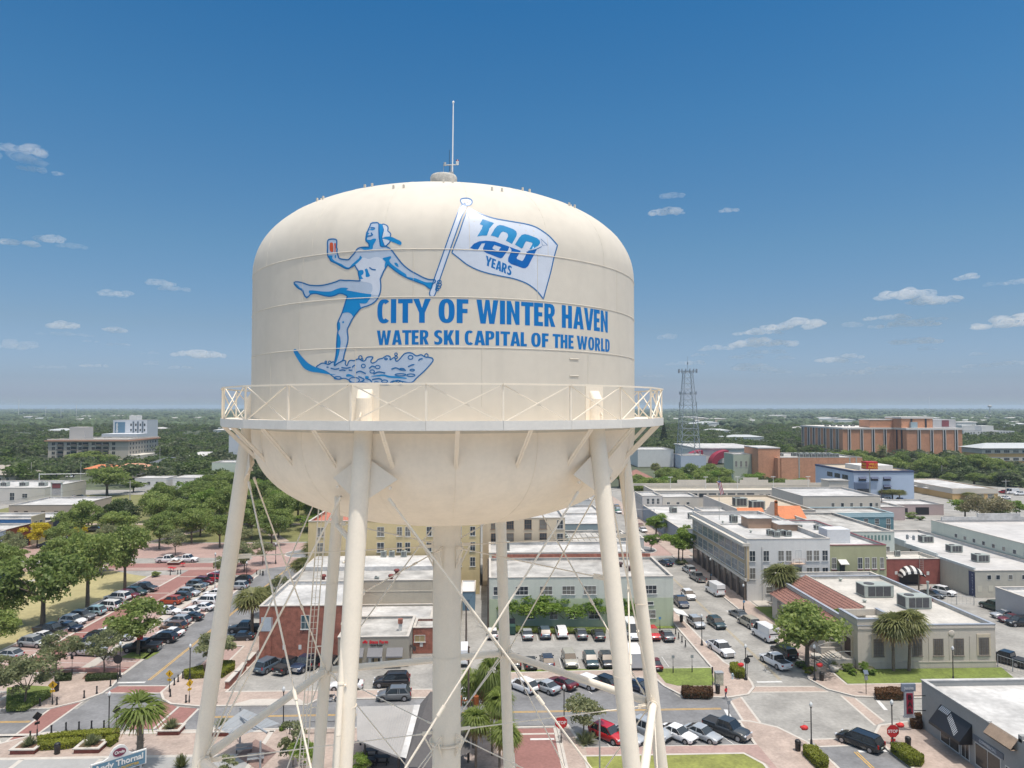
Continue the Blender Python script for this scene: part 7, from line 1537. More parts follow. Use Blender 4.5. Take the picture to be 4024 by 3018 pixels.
def plants():
 g1 = 'young trees on the plaza'
 tr('oak0','b',760,300,-370,560,'large oak on the dry lawn with its bare trunk beside the light blue crossover'); tr('oak1','b',370,470,-180,640,'broad oak on the dry lawn behind the black pickup',wf=1.1); tr('oak2','b',1085,140,-390,440,'forked oak on the dry lawn near the deep red crossover')
 tr('oak0','b',40,480,60,420,'leaning oak at the left edge of the dry lawn'); tr('oak1','a',60,1640,1440,330,'dull green tree at the left edge below the pale blue shop'); tr('young1','b',880,20,-260,330,'slender tree between the two lawn oaks'); tr('young0','b',860,-10,-180,260,'small tree beside the pale footpath')
 tr('oak2','b',1200,705,250,520,'round oak overhanging the parked cars beside the street'); tr('young0','b',910,875,490,340,'young grey green tree in the mulch bed by the round sign',g1,'young_tree'); tr('young1','b',490,905,500,420,'young tree by the plaza above the silver pickup',g1,'young_tree'); tr('young0','b',210,1165,690,500,'young tree in the green triangular bed',g1,'young_tree')
 tr('young1','b',-20,1130,700,420,'young tree cut by the left edge of the plaza',g1,'young_tree'); tr('young1','b',1845,850,500,400,'young tree behind the left tower leg',g1,'young_tree'); tr('oak1','b',-60,700,330,420,'dark oak cut by the left edge above the plaza')
 tr('slim0','c',555,1700,1240,260,'thin feathery tree beside the shade sail'); tr('willow0','c',640,1800,1420,300,'light green tree in front of the iron fence',wf=.9); tr('bright1','c',1165,1800,1560,170,'small pale green tree below the pavilion roof'); tr('slim0','c',1330,1800,1570,40,'sapling below the pavilion roof') if False else None
 tr('slim0','b',1960,1800,1560,200,'small shrub like tree below the bench terrace'); tr('young0','c',420,240,10,190,'small tree leaning over the brick house roof'); tr('young0','e',1090,1430,1040,390,'small olive green tree on the corner beside the red suv',None,'young_tree')
 pm('wash0','b',1215,1690,1090,440,'young fan palm with a shaggy trunk beside the arched sign'); bush('b',1575,1690,.9,1.4,LF['palm'],'spiky palm shrub at the bottom left of the tower leg',spiky=True)
 pm('sabal0','c',200,540,165,230,'sabal palm at the corner of the brick house','sabal palms beside the brick house'); pm('sabal1','c',310,380,140,150,'sabal palm second from the brick house corner','sabal palms beside the brick house'); pm('sabal1','d',640,1120,880,170,'sabal palm leaning near the traffic circle kerb','sabal palms beside the brick house'); pm('sabal0','d',760,1010,730,190,'tallest sabal palm near the yellow building','sabal palms beside the brick house')
 for i,(x,y,h,l) in enumerate(((-1.6,84.4,7.6,'tall fan palm nearest the utility pole right of the riser'),(.6,82.6,9.4,'tallest fan palm just right of the riser'),(1.4,79.8,7.3,'fan palm below the tallest one right of the riser'),(-1.2,78.5,6.0,'low fan palm beside the riser foot'),(1.9,76.2,5.6,'lowest fan palm by the thin tower leg'),(.2,86.2,6.2,'rearmost fan palm right of the riser'))): palm('wash1',x,y,h,1.75,l,'fan palms beside the riser')
 gl_ = 'small trees behind the middle lot'
 for i,(x,w_,l) in enumerate(((495,260,'leftmost'),(610,300,'second'),(760,330,'third and fullest'),(935,280,'fourth'),(1225,230,'one beside the front tower leg'),(1440,160,'one between the right tower legs'))): tr('willow0','e',x,470,170 if i in (1,2) else 205,w_,'light green tree against the green building, %s of the row' % l,gl_,'small_tree',wf=1.5)
 gs = 'street trees beyond the corner block'
 tr('bright0','i',590,1565,1245,210,'bright green street tree at the traffic circle',gs,'street_tree'); tr('bright0','i',625,1560,1290,150,'second trunk of bright green trees at the traffic circle',gs,'street_tree'); tr('bright1','i',392,1345,1138,190,'round bright tree near the traffic signal',gs,'street_tree'); tr('bright1','i',350,1470,1315,120,'low bright tree beside the grey stair tower',gs,'street_tree'); tr('bright0','i',680,1430,1225,90,'bright tree half behind the corner block',gs,'street_tree')
 tr('oak1','f',1265,835,265,700,'broad green tree before the post office entrance',None,'street_tree',wf=1.0); tr('bright0','f',1560,700,300,220,'slim green tree against the post office corner',None,'street_tree')
 pm('sabal0','f',1065,362,-45,250,'tall sabal palm on the left of the post office','palms by the post office',lean=(0,-.06)); pm('sabal1','f',1135,330,65,180,'shorter sabal palm beside the tall one left of the post office','palms by the post office'); pm('sabal1','g',1078,862,400,240,'left palm of the pair on the post office lawn','palms by the post office'); pm('sabal0','g',1212,862,368,230,'right palm of the pair on the post office lawn','palms by the post office',lean=(0,.05))
 # hedges
 H = LF['hedge']; pol = lambda c,P: [G(c,*p,.8) for p in P]
 hedge(pol('f',((595,795),(660,792),(722,855),(715,885),(650,880),(600,828))),.95,H,'clipped lime green hedge beside the white pickup'); hedge(pol('f',((1232,1510),(1340,1515),(1450,1625),(1440,1659),(1350,1655),(1235,1540))),.9,H,'clipped lime green hedge left of the minivan'); hedge(pol('f',((1995,1495),(2110,1495),(2212,1560),(2280,1600),(2250,1640),(2150,1635),(1998,1520))),.9,H,'clipped lime green hedge right of the minivan')
 hedge(pol('f',((178,990),(440,1000),(445,1040),(420,1055),(190,1050),(175,1020))),.8,LF['redhedge'],'long rust coloured hedge below the corner lawn',rounded=1); hedge(pol('g',((915,1010),(1180,1010),(1185,1050),(1150,1065),(930,1060))),.9,LF['redhedge'],'rust and green hedge on the pavement before the post office',rounded=1)
 hedge(pol('g',((1222,1240),(1310,1230),(1340,1290),(1320,1320),(1235,1310))),.9,LF['redhedge'],'rust coloured shrub clump beside the bar awning',rounded=1); hedge(pol('b',((325,1425),(560,1385),(930,1360),(1040,1360),(1035,1385),(930,1405),(560,1420),(330,1455))),.75,H,'long curved lime hedge behind the planters'); hedge(pol('b',((325,1460),(560,1440),(710,1430),(700,1465),(560,1490),(330,1500))),.7,H,'short lime hedge in front of the long curved one'); hedge(pol('b',((920,1430),(1000,1400),(1030,1420),(960,1470),(920,1460))),.7,H,'small lime hedge stub at the end of the planters')
 hedge(pol('b',((1600,850),(1760,810),(1770,880),(1610,890))),.8,H,'lime hedge left of the tower leg above the bollards'); hedge(pol('b',((1930,770),(2040,770),(2035,810),(1930,880),(1900,860))),.8,H,'lime hedge right of the tower leg by the brick wall'); hedge(pol('b',((760,870),(1020,860),(1030,890),(740,910))),.5,LF['dark'],'dark low groundcover under the round sign'); hedge(pol('b',((480,870),(620,860),(620,900),(480,910))),.5,LF['dark'],'dark low groundcover by the plaza path')
 hedge(pol('b',((70,1060),(420,1000),(440,1040),(220,1160),(60,1165))),.45,LF['oak'],'green groundcover under the young tree in the triangular bed'); hedge(pol('e',((480,455),(1280,470),(1280,500),(470,490))),.5,LF['oak'],'low green strip along the foot of the green building')
 for i,(c,x,y,r_,h,lf,l,sp) in enumerate((('b',255,1500,.95,1.0,'dull','spiky grass in the leftmost square planter',1),('b',800,1490,1.1,1.1,'dull','spiky grass in the planter beside the litter bin',1),('b',1490,1350,1.0,1.1,'dull','spiky grass in the planter right of the palm',1),('b',1930,1340,1.0,1.0,'dull','spiky grass in the planter behind the tower leg',1),('e',1110,1470,1.5,1.2,'dull','arching grass under the corner tree',1),('g',730,885,.8,.9,'bright','round bright shrub on the post office lawn',0),('g',675,850,1.1,1.1,'oak','green shrub beside the entrance steps',0),('g',865,875,1.5,1.5,'bright','large spreading shrub at the post office corner',0),('g',345,880,1.0,1.1,'hedge','yellow green shrub at the foot of the big street tree',0),('g',265,820,1.2,1.1,'oak','dark green shrub at the kerb under the big street tree',0),('g',560,825,.9,1.2,'dull','spiky plant in the round stone urn',1),('i',615,1585,1.6,1.2,'dark','dark shrub under the traffic circle trees',0),('i',400,1390,1.4,1.2,'dark','dark shrub by the low bright tree',0),('b',1350,30,1.3,1.1,'oak','round shrub by the top of the lawn',0),('c',460,1370,.5,.9,'bright','small shrub at the street lamp foot',0),('h',1230,1185,2.6,2.2,'bright','clipped green bush left of the drive through',0),('h',1310,1200,1.7,1.4,'bright','smaller clipped bush before the drive through',0))): bush(c,x,y,r_,h,LF[lf],l,spiky=bool(sp),z=.66 if 'planter' in l else .14)
 # wooded park
 gp = 'oaks massed in the wooded park'; r_ = random.Random(5); P = []
 tries = 0
 while len(P) < 66 and tries < 9000:
  tries += 1; x = r_.uniform(-122,-50); y = r_.uniform(212,330)
  if y < 232 and -62 < x < -40: continue
  if all(math.hypot(x - a,(y - b)*.8) > 7.6 for a,b in P): P.append((x,y))
 for x,y in P:
  k = r_.random(); bright = k < .14
  tree('bright1' if bright else r_.choice(['oak0','oak1','oak2','oak0','dark0']),x,y,r_.uniform(8.5,13),r_.uniform(4.8,7.2),'bright green tree among the darker oaks of the park' if bright else 'dark green oak in the wooded park behind the tower legs','bright trees in the wooded park' if bright else gp)
 gq = 'trees along the park street'
 for x,y,h,k in ((-118,203,8,'oak1'),(-108,206,7,'young0'),(-100,196,7.5,'young1'),(-92,204,9,'oak2'),(-84,196,7,'young0'),(-76,206,9.5,'oak0'),(-68,200,7,'young1'),(-62,208,9,'oak1'),(-128,196,7,'young0'),(-122,188,6.5,'young1'),(-104,178,8.5,'oak0'),(-112,170,8,'oak2'),(-96,187,7,'young0'),(-63,181,7,'young0'),(-59,176,6.5,'young1'),(-57,184,6.5,'young0'),(-60,168,6,'young1')):
  tree(k,x,y,h,{'o': 4.6,'y': 3.4}[k[0]],'grey green street tree along the park street' if k[0] == 'y' else 'spreading oak along the park street',gq if k[0] == 'y' else 'oaks along the park street')
 tr('yellow0','a',322,1440,1215,255,'bright yellow flowering tree outside the shops'); tr('yellow0','a',700,1340,1245,130,'small yellow tree half hidden behind green crowns'); tr('bright1','a',425,1410,1270,110,'lime green tree touching the yellow one'); tr('bright1','d',700,640,495,240,'lime yellow tree beside the park street corner'); tr('bright0','a',720,1270,1120,260,'green tree before the dark blue shop')
 tr('oak0','a',930,990,735,380,'big oak beyond the tan arched shop'); tr('oak1','a',800,720,600,400,'broad oak hiding the foot of the apartment block'); tr('dark0','a',1250,900,800,240,'dark oak behind the utility pole'); tr('oak2','a',1160,960,860,200,'smaller oak behind the utility pole')
 # right side trees
 tr('pale0','h',1880,1215,1000,420,'wide pale barked tree with a dry crown by the drive through',wf=1.0); tr('bright1','h',1700,1190,1010,200,'green tree left of the pale dry crown'); tr('bright0','h',2150,1190,1015,150,'green tree at the right edge beyond the sage hall'); tr('bright1','h',2010,1215,1080,170,'green tree right of the pale dry crown'); pm('date0','h',975,760,580,120,'feathery date palm before the brick hospital')
 gb = 'palms before the pale blue bank'
 for x,y in ((900,1010),(1000,1020),(1070,1035),(1130,1045)): pm('sabal0','h',x,y,925 + (x - 900)*.06,95,'small palm before the pale blue bank',gb)
 for i,(x,y,tp_) in enumerate(((590,930,830),(640,935,850),(745,985,925))): pm('sabal1','h',x,y,tp_,100,'palm on the left side of the pale blue bank','palms left of the bank')
 pm('sabal1','i',390,855,720,75,'palm beside the tiled pavilion'); pm('sabal0','h',395,880,780,120,'palm at the foot of the orange brick clinic'); pm('sabal0','h',1735,1030,955,90,'palm before the ochre shop')
 gz = 'trees in the belt before the brick hospital'; r2 = random.Random(8)
 for k in range(30): x = r2.uniform(196,296); y = r2.uniform(378,470); tree(r2.choice(['oak0','oak1','dark0','oak2']),x,y,r2.uniform(9,14),r2.uniform(5.5,8),'dark oak in the belt before the brick hospital',gz)
 for k in range(34):
  x = r2.uniform(60,140); y = r2.uniform(292,366)
  if 118 < x and y > 350: continue
  tree(r2.choice(['oak0','oak1','oak2','bright1','dark0']),x,y,r2.uniform(7,11),r2.uniform(4.5,7),'oak in the belt behind the parking garage','trees in the belt behind the parking garage')
 for k in range(22): x = r2.uniform(205,300); y = r2.uniform(345,375); tree(r2.choice(['oak0','dark0','oak2']),x,y,r2.uniform(5.5,8),r2.uniform(4,6.5),'oak between the blue bank and the ochre office','trees between the blue bank and the ochre office')
 t = thing('cypress_tree',(160,640,0),'tall dark pointed conifer left of the brick hospital','conifer'); rng = np.random.default_rng(3); n = 3500; zz = rng.uniform(0,1,n) ** 1.3; rad = (1 - zz)*5.5*rng.uniform(.5,1.05,n); az = rng.uniform(0,6.28,n); Pn = np.stack([np.cos(az)*rad,np.sin(az)*rad,2 + zz*24],1); D = rng.normal(size=Pn.shape); u = np.cross(D,rng.normal(size=Pn.shape)); u /= np.linalg.norm(u,axis=1)[:,None]; v = np.cross(u,rng.normal(size=Pn.shape)); v /= np.linalg.norm(v,axis=1)[:,None]
 o = bpy.data.objects.new('foliage',quads_mesh('foliage',np.stack([Pn + u*.7,Pn + v*.4,Pn - u*.7,Pn - v*.4],1).reshape(-1,3),LF['dark'])); COL.objects.link(o); o.parent = t; b = MB(); b.tube((160,640,0),(160,640,8),.4,.2); b.build('trunk',bark,t)
plants()
# ---- woods to the horizon
FOOT = []
def woods():
 for o in bpy.data.objects:
  if o.parent is None and 'category' in o and o['category'] in ('building','hospital','house','radio mast'):
   xs = []; ys = []
   for ch in o.children:
    if ch.type == 'MESH' and len(ch.data.vertices):
     for v in ch.bound_box: xs.append(o.location.x + v[0]); ys.append(o.location.y + v[1])
   if xs: FOOT.append((min(xs) - 4,max(xs) + 4,min(ys) - (min(420,max(26,min(ys)*.17)) if o['category'] == 'house' and min(ys) > 600 else 12),max(ys) + 5))
 rng = np.random.default_rng(77); base = [crown_arrays(np.random.default_rng(100 + i),230,12,.15,.62,cl_r=(.3,.48)) for i in range(4)]
 ico_v = np.array(ICO[2][0]); ico_f = np.array(ICO[2][1])
 def ok(x,y,d):
  if y < 286: return False
  if x > 20 and y < 360 and x < 205: return False
  if 205 <= x and y < 345: return False
  if -45 < x < 20 and y < 300: return False
  if 34 < x < 56 and y < 620: return False
  if -250 < x < -130 and y < 352: return False
  if -130 < x < -36 and y < 332: return False
  if -215 < x + (y - 350)*.42 < -186 and y < 430: return False
  for (a,b,c,e) in FOOT:
   if a < x < b and c < y < e: return False
  return True
 near = {0: [],1: [],2: []}; farv = []; nf = 0; d = 288.0; rows = 0
 while d < 13200:
  step = max(9.0,d*d/28400*.8); az = math.atan2(-2100,FPX) - .03
  while az < math.atan2(2100,FPX) + .03:
   dd = d + rng.uniform(-.5,.5)*step; x = math.tan(az + YAW)*dd; y = dd
   w_ = rng.uniform(4.0,8.5)*(1 if d < 1500 else 1 + (d - 1500)/3500); az += (w_*1.25 if d < 1500 else w_*1.5)/d
   if not ok(x,y,d): continue
   # clearings and lakes break the canopy
   cl = math.sin(x*.004 + 1.3)*math.sin(y*.0021 + x*.0013) + .5*math.sin(x*.011)*math.sin(y*.006)
   if cl > .78: continue
   if 90 < x < 300 and 1230 < y < 1330: continue
   h = rng.uniform(7.5,15.0)*(1 if d < 3000 else 1.15)*(.42 if (-.68 < x/y < -.44 and 385 < y < 506) or (.68 < x/y < .84 and y < 440) else 1)
   if d < 1250:
    s = base[rng.integers(0,4)]; a = rng.uniform(0,6.28); ca,sa = math.cos(a),math.sin(a); V = s.copy(); V[:,0],V[:,1] = (s[:,0]*ca - s[:,1]*sa)*w_,(s[:,0]*sa + s[:,1]*ca)*w_; V[:,2] = s[:,2]*w_*.75 + h*.62; V += np.array([x,y,0]); near[int(rng.choice([0,0,0,0,1,1,2]))].append(V)
   else:
    j = 1 + rng.uniform(-.28,.28,(len(ico_v),1)); V = ico_v*j*np.array([w_*1.25,w_*1.25,h*.55]) + np.array([x,y,h*.45]); farv.append(V)
  d += step; rows += 1
 LF['w0'] = leafmat('woodland leaves',(.06,.10,.036),(.155,.20,.075)); LF['w1'] = leafmat('dull woodland leaves',(.08,.105,.055),(.18,.205,.11)); LF['w2'] = leafmat('fresh woodland leaves',(.07,.12,.025),(.17,.235,.055))
 for k,(nm,lf) in enumerate((('dark','w0'),('dull','w1'),('fresh','w2'))):
  o = bpy.data.objects.new('woodland',quads_mesh('woodland',np.concatenate(near[k]),LF[lf])); COL.objects.link(o); tag(o,'%s green tree canopy spreading behind the town' % nm,'woodland',kind='stuff')
 V = np.concatenate(farv); n = len(farv); F = (ico_f[None] + (np.arange(n)*len(ico_v))[:,None,None]).reshape(-1,3); me = bpy.data.meshes.new('woodland'); me.vertices.add(len(V)); me.vertices.foreach_set('co',V.astype(np.float32).ravel()); me.loops.add(F.size); me.loops.foreach_set('vertex_index',F.astype(np.int32).ravel()); me.polygons.add(len(F)); me.polygons.foreach_set('loop_start',np.arange(len(F),dtype=np.int32)*3); me.update(calc_edges=True)
 me.materials.append(mat('far canopy',(.062,.088,.045),.95,.5,.02,var2=.4)); o = bpy.data.objects.new('woodland',me); COL.objects.link(o); tag(o,'far woods fading to the horizon','woodland',kind='stuff'); print('WOODS',[len(v) for v in near.values()],n,rows)
woods()
# ================================================================ street furniture, signs, people
iron = mat('black iron',(.02,.02,.022),.5,.1,3); lampg = mat('lamp globe',(.6,.62,.62),.2,.03,3); flower = mat('red flowers',(.5,.03,.03),.8,.4,8,var2=.4); galv = mat('galvanised steel',(.33,.35,.37),.5,.1,3,metal=.3)
def lamp(x,y,label,basket=None,h=4.6,z=.14,sign=None,col=None):
 t = thing('street_lamp',(x,y,z),label,'street lamp','black street lamps with acorn globes'); c = (x,y,z); m_ = col or iron
 b = MB(); b.lathe([(.26,0),(.26,.12),(.15,.3),(.12,.8),(.07,.9),(.06,h - .2),(.1,h - .1),(.14,h)],c,14); b.build('pole',m_,t)
 b = MB(); b.lathe([(.13,h),(.2,h + .18),(.17,h + .42),(.05,h + .55),(.01,h + .62)],c,14); b.build('globe',lampg,t)
 if basket:
  b = MB(); b.bar((x,y,z + 2.9),(x + basket,y,z + 2.9),.03,.03); b.tube((x + basket,y,z + 2.9),(x + basket,y,z + 2.4),.01); b.build('basket_arm',m_,t); b = MB(); b.blob((x + basket,y,z + 2.2),.42,.42,.28,2,0,.2); b.build('flower_basket',flower,t)
def lampq(c,x,y,label,**k): X,Y = G(c,x,y,.14); lamp(X,Y,label,**k)
def post_sign(name,x,y,h,label,cat,face,back,shape='diamond',sz=.75,sub=False,rz=0.0,txt=None,z=.14,r_=.03,lo=None):
 t = thing(name,(x,y,z),label,cat); b = MB(); b.tube((x,y,z),(x,y,z + h + .15),r_,n=8); b.lathe([(.09,0),(.07,.9),(.04,1.0)],(x,y,z),10); b.build('post',iron,t)
 co,si = math.cos(rz),math.sin(rz)
 def P(u,v,o): return (x + u*co + o*si,y + u*si - o*co,z + v)
 def plate_(pts,o,mi,b): b.face([P(u,v,o) for u,v in pts],mi)
 k = {'diamond': 4,'oct': 8,'round': 20,'sq': 4}[shape]; a0 = {'diamond': 0,'oct': math.pi/8,'round': 0,'sq': math.pi/4}[shape]
 cv = h - sz*.1; pts = [(math.cos(a0 + 2*math.pi*i/k)*sz*.62,cv + math.sin(a0 + 2*math.pi*i/k)*sz*.62) for i in range(k)]
 b = MB(); plate_(pts,.05,0,b); plate_(pts[::-1],.035,1,b); b.build('sign_face',[face,back],t)
 if sub: b = MB(); s2 = [(-.28,cv - sz*.62 - .42),(.28,cv - sz*.62 - .42),(.28,cv - sz*.62 - .1),(-.28,cv - sz*.62 - .1)]; plate_(s2,.05,0,b); plate_(s2[::-1],.035,1,b); b.build('sub_plate',[face,back],t)
 if txt: p = P(0,cv - txt[1]*.36,.058); text(t,txt[0],p[0],p[1],p[2],txt[1],txt[2],rz=rz,ext=.002)
 return t,P,cv
def ped(c,x,y,top,label,rz=0.0,back=False):
 X,Y = G(c,x,y,.14); d = ray(*q(c,x,top)); h = CAMH + d.z/d.y*Y - .14 - .45; ylw = mat('yellow sign face',(.62,.36,.01),.5,.04,3)
 t,P,cv = post_sign('pedestrian_sign',X,Y,h,label,'road sign',ylw,black,'diamond',.9,True,rz if not back else rz + math.pi)
 if not back:
  b = MB()
  for seg in (((0,.12),(.02,-.05),.09),((.02,-.05),(.12,-.3),.06),((.02,-.05),(-.1,-.3),.06),((0,.1),(.14,-.02),.045),((0,.1),(-.12,-.04),.045)):
   (u0,v0),(u1,v1),w_ = seg; l = math.hypot(u1 - u0,v1 - v0); nx,ny = -(v1 - v0)/l*w_/2,(u1 - u0)/l*w_/2; b.face([P(u0 + nx,cv + v0 + ny,.056),P(u0 - nx,cv + v0 - ny,.056),P(u1 - nx,cv + v1 - ny,.056),P(u1 + nx,cv + v1 + ny,.056)][::-1])
  b.face([P(math.cos(i*.785)*.06,cv + .22 + math.sin(i*.785)*.06,.056) for i in range(8)]); b.face([P(-.15,cv - .88,.056),P(.15,cv - .72,.056),P(.05,cv - .88,.056)]); b.build('pedestrian_symbol',black,t)
def bollards(pts,label,h=1.05,m_=None):
 for i,(x,y) in enumerate(pts): t = tag(MB_bollard(x,y,h,m_),label,'bollard',label.replace('black bollard','bollards').replace('short dark post','posts'))
def MB_bollard(x,y,h,m_):
 b = MB(); b.lathe([(.16,0),(.15,.12),(.10,.2),(.085,h - .2),(.12,h - .15),(.1,h - .02),(.01,h)],(x,y,.14),12); return b.build('bollard',m_ or iron,None,org=(x,y,.14))
def bin_(c,x,y,label):
 X,Y = G(c,x,y,.14); t = thing('litter_bin',(X,Y,.14),label,'litter bin','black litter bins'); b = MB(); b.lathe([(.26,0),(.3,.05),(.33,.95),(.35,1.0),(.3,1.02),(.01,1.04)],(X,Y,.14),18); b.build('drum',iron,t); b = MB(); b.lathe([(.25,1.04),(.33,1.12),(.27,1.22),(.01,1.26)],(X,Y,.14),16); b.build('lid',iron,t)
def furniture():
 for a in (('f',350,632,'street lamp on the left kerb beside the silver suv',None),('f',732,932,'street lamp with a flower basket by the clipped hedge',-.75),('f',1330,935,'street lamp with a flower basket by the big street tree',.75),('f',1302,1512,'street lamp with a red flower basket left of the minivan',-.85),('g',1068,1490,'street lamp with a flower basket above the stop sign by the bar',.95),('g',1597,952,'street lamp on the post office lawn',None),('e',922,1338,'street lamp behind the left stop sign',None),('c',472,1358,'street lamp beside the shade sail',None),('b',945,1405,'street lamp at the end of the long hedge',None),('b',1042,905,'street lamp beside the round black sign',None),('b',1650,930,'street lamp left of the tower leg',None),('c',152,105,'street lamp beside the silver suv right of the tower leg',None),('f',713,330,'street lamp beside the post office side lawn',None),('f',425,70,'street lamp outside the corner block shops',None),('d',405,915,'street lamp near the traffic circle of the park street',None)):
  lampq(*a[:4],basket=a[4])
 X,Y = G('b',1868,150,.03); lamp(X,Y,'pale grey lamp post in the brick parking beside the leg',h=7.5,z=.03,col=galv)
 redm = mat('stop sign red',(.45,.015,.02),.5,.04,3); wsym = mat('sign white',(.75,.75,.75),.5,.03)
 for c,x,y,top,lab,sub in (('g',1068,1488,1330,'red STOP sign beside the bar corner',1),('e',895,1475,1255,'red STOP sign at the end of the brick drive',0)):
  X,Y = G(c,x,y,.14); d = ray(*q(c,x,top)); h = CAMH + d.z/d.y*Y - .14 - .45; post_sign('stop_sign',X,Y - .12,h,lab,'road sign',redm,galv,'oct',1.25,bool(sub),0,('STOP',.5,wsym))
 ped('b',1472,1040,845,'yellow pedestrian diamond sign right of the brick crossing',0); ped('b',455,1148,940,'yellow pedestrian diamond sign left of the plaza bollards',.35); ped('b',1645,1130,925,'yellow pedestrian diamond sign turned half away near the tower leg',1.0); ped('b',322,1430,1210,'back of a diamond sign at the left end of the long hedge',.9,True); ped('b',1012,1358,1155,'back of a diamond sign at the right end of the long hedge',1.0,True)
 X,Y = G('b',1022,940,.14); post_sign('round_sign',X,Y,3.2,'round black sign back near the bicycle rack','road sign',black,black,'round',1.05); X,Y = G('b',625,890,.14); post_sign('small_black_sign',X,Y,2.6,'small black sign back above the mulch bed','road sign',black,black,'sq',.5)
 X,Y = G('b',1215,720,.1); post_sign('lane_sign',X,Y,3.1,'square white and red no entry sign before the round oak','road sign',redm,galv,'sq',1.1,z=.1)
 X,Y = G('f',735,930,.14); t = thing('street_name_sign',(X + .1,Y - .2,.14),'black street name and stop sign backs by the clipped hedge','road sign'); b = MB(); b.tube((X + .1,Y - .2,.14),(X + .1,Y - .2,3.9),.04); b.build('post',iron,t); b = MB(); b.box(X + .1,X + .95,Y - .24,Y - .2,3.45,3.7); b.build('name_blade',iron,t); b = MB(); b.v = []; b.face([(X + .1 + math.cos(i*.785 + .39)*.5,Y - .16,2.95 + math.sin(i*.785 + .39)*.5) for i in range(8)]); b.build('stop_sign_back',iron,t)
 for c,x,y,top,lab in (('f',100,872,712,'grey parking sign left on the corner lawn edge'),('f',265,866,708,'grey parking sign right on the corner lawn edge'),('f',585,1270,1105,'slim kerb sign on the corner by the dark pickup'),('f',716,335,235,'blue parking sign beside the post office side lawn'),('f',428,68,5,'pale blue parking sign outside the corner block'),('e',1755,500,378,'blue parking sign before the green building')):
  X,Y = G(c,x,y,.14); d = ray(*q(c,x,top)); h = CAMH + d.z/d.y*Y - .14 - .3; post_sign('parking_sign',X,Y,h,lab,'sign',mat('blue sign face',(.10,.25,.42),.5,.05) if 'blue' in lab else galv,galv,'sq',.5)
 # solar crossing beacon
 X,Y = G('g',840,1057,.14); t = thing('solar_beacon',(X,Y,.14),'solar panel on a black post before the post office lawn','solar beacon'); b = MB(); b.tube((X,Y,.14),(X,Y,3.0),.05); b.build('post',iron,t); b = MB(); b.obox((X,Y,3.15),(.32,0,0),(0,.18,.24),(0,.02,-.015)); b.build('solar_panel',mat('solar panel',(.12,.15,.2),.2,.1,3),t); b = MB(); b.box(X - .15,X + .2,Y - .15,Y + .15,2.1,2.7); b.build('battery_box',galv,t)
 for a in (('f',172,428,'litter bin beside the green building corner'),('f',488,1050,'litter bin beside the painted utility box'),('f',1392,938,'litter bin by the post office pavement'),('f',1185,1548,'litter bin left of the lower clipped hedge'),('g',1205,1520,'litter bin behind the right clipped hedge'),('b',497,1575,'litter bin between the square planters'),('b',492,1030,'litter bin beside the left yellow sign')): bin_(*a)
 bollards([G('b',*p,.14) for p in ((347,1160),(494,1148),(731,1090),(841,1052),(960,988))],'black bollard along the north west plaza kerb'); bollards([G('b',*p,.14) for p in ((446,1400),(573,1375),(686,1368),(795,1360),(903,1358),(262,1452))],'black bollard behind the long curved hedge'); bollards([G('b',*p,.14) for p in ((1588,920),(1548,950),(1515,978),(1480,1078),(1616,1130),(1880,1135))],'black bollard on the pavement right of the brick crossing')
 bollards([G('f',*p,.14) for p in ((122,535),(148,572),(177,605),(207,642))],'short dark post beside the middle lot'); bollards([G('d',*p,.1) for p in ((240,1010),(270,1015),(290,1020),(298,1020))],'black bollard near the top of the brick parking'); bollards([G('b',*p,.1) for p in ((1480,22),(1545,15),(1570,12))],'black bollard at the head of the brick lane')
 # square planters
 pb = mat('planter brick',(.20,.06,.045),.85,.15,2)
 for i,(c,pts,lab) in enumerate((('b',((100,1590),(310,1590),(375,1500),(175,1500)),'square brick planter farthest left'),('b',((662,1570),(880,1570),(925,1500),(700,1500)),'square brick planter right of the litter bin'),('b',((1372,1422),(1560,1422),(1618,1350),(1410,1345)),'square brick planter right of the palm'),('b',((1840,1420),(2000,1420),(2030,1385),(1850,1370)),'square brick planter behind the tower leg'),('a',((1470,1590),(1560,1590),(1588,1568),(1480,1570)),'square brick planter below the white park trucks'))):
  P = [G(c,x,y,.14) for x,y in pts]; cx,cy = sum(p[0] for p in P)/4,sum(p[1] for p in P)/4; w_ = (max(p[0] for p in P) - min(p[0] for p in P))*.40; d_ = w_*.75 if c == 'b' else w_; t = thing('planter',(cx,cy,.14),lab,'planter','square brick planters'); b = MB(); b.box(cx - w_,cx + w_,cy - d_,cy + d_,.14,.62); b.build('brick_base',pb,t); b = MB(); W = w_ + .12; D = d_ + .12; k = .4
  for a in ((cx - W,cx + W,cy - D,cy - D + k),(cx - W,cx + W,cy + D - k,cy + D),(cx - W,cx - W + k,cy - D + k,cy + D - k),(cx + W - k,cx + W,cy - D + k,cy + D - k)): b.box(*a,.622,.74)
  b.build('coping',kerbm,t); b = MB(); b.box(cx - w_ + .3,cx + w_ - .3,cy - d_ + .3,cy + d_ - .3,.6,.68); b.build('earth',soil,t)
 # low brick walls beside the car park
 for i,(y0,y1,lab) in enumerate(((103.0,106.4,'low brick wall with pale caps, front piece by the car park'),(107.0,110.4,'low brick wall with pale caps, middle piece by the car park'),(111.6,114.8,'low brick wall with pale caps, rear piece against the brick house'))):
  t = thing('low_wall',(-36.7,y0,.14),lab,'wall','low brick walls by the car park'); b = MB(); b.box(-37.0,-36.5,y0,y1,.14,1.1); b.build('brickwork',brick_r,t); b = MB(); b.box(-37.1,-36.4,y0 - .1,y1 + .1,1.102,1.22); b.build('cap',kerbm,t)
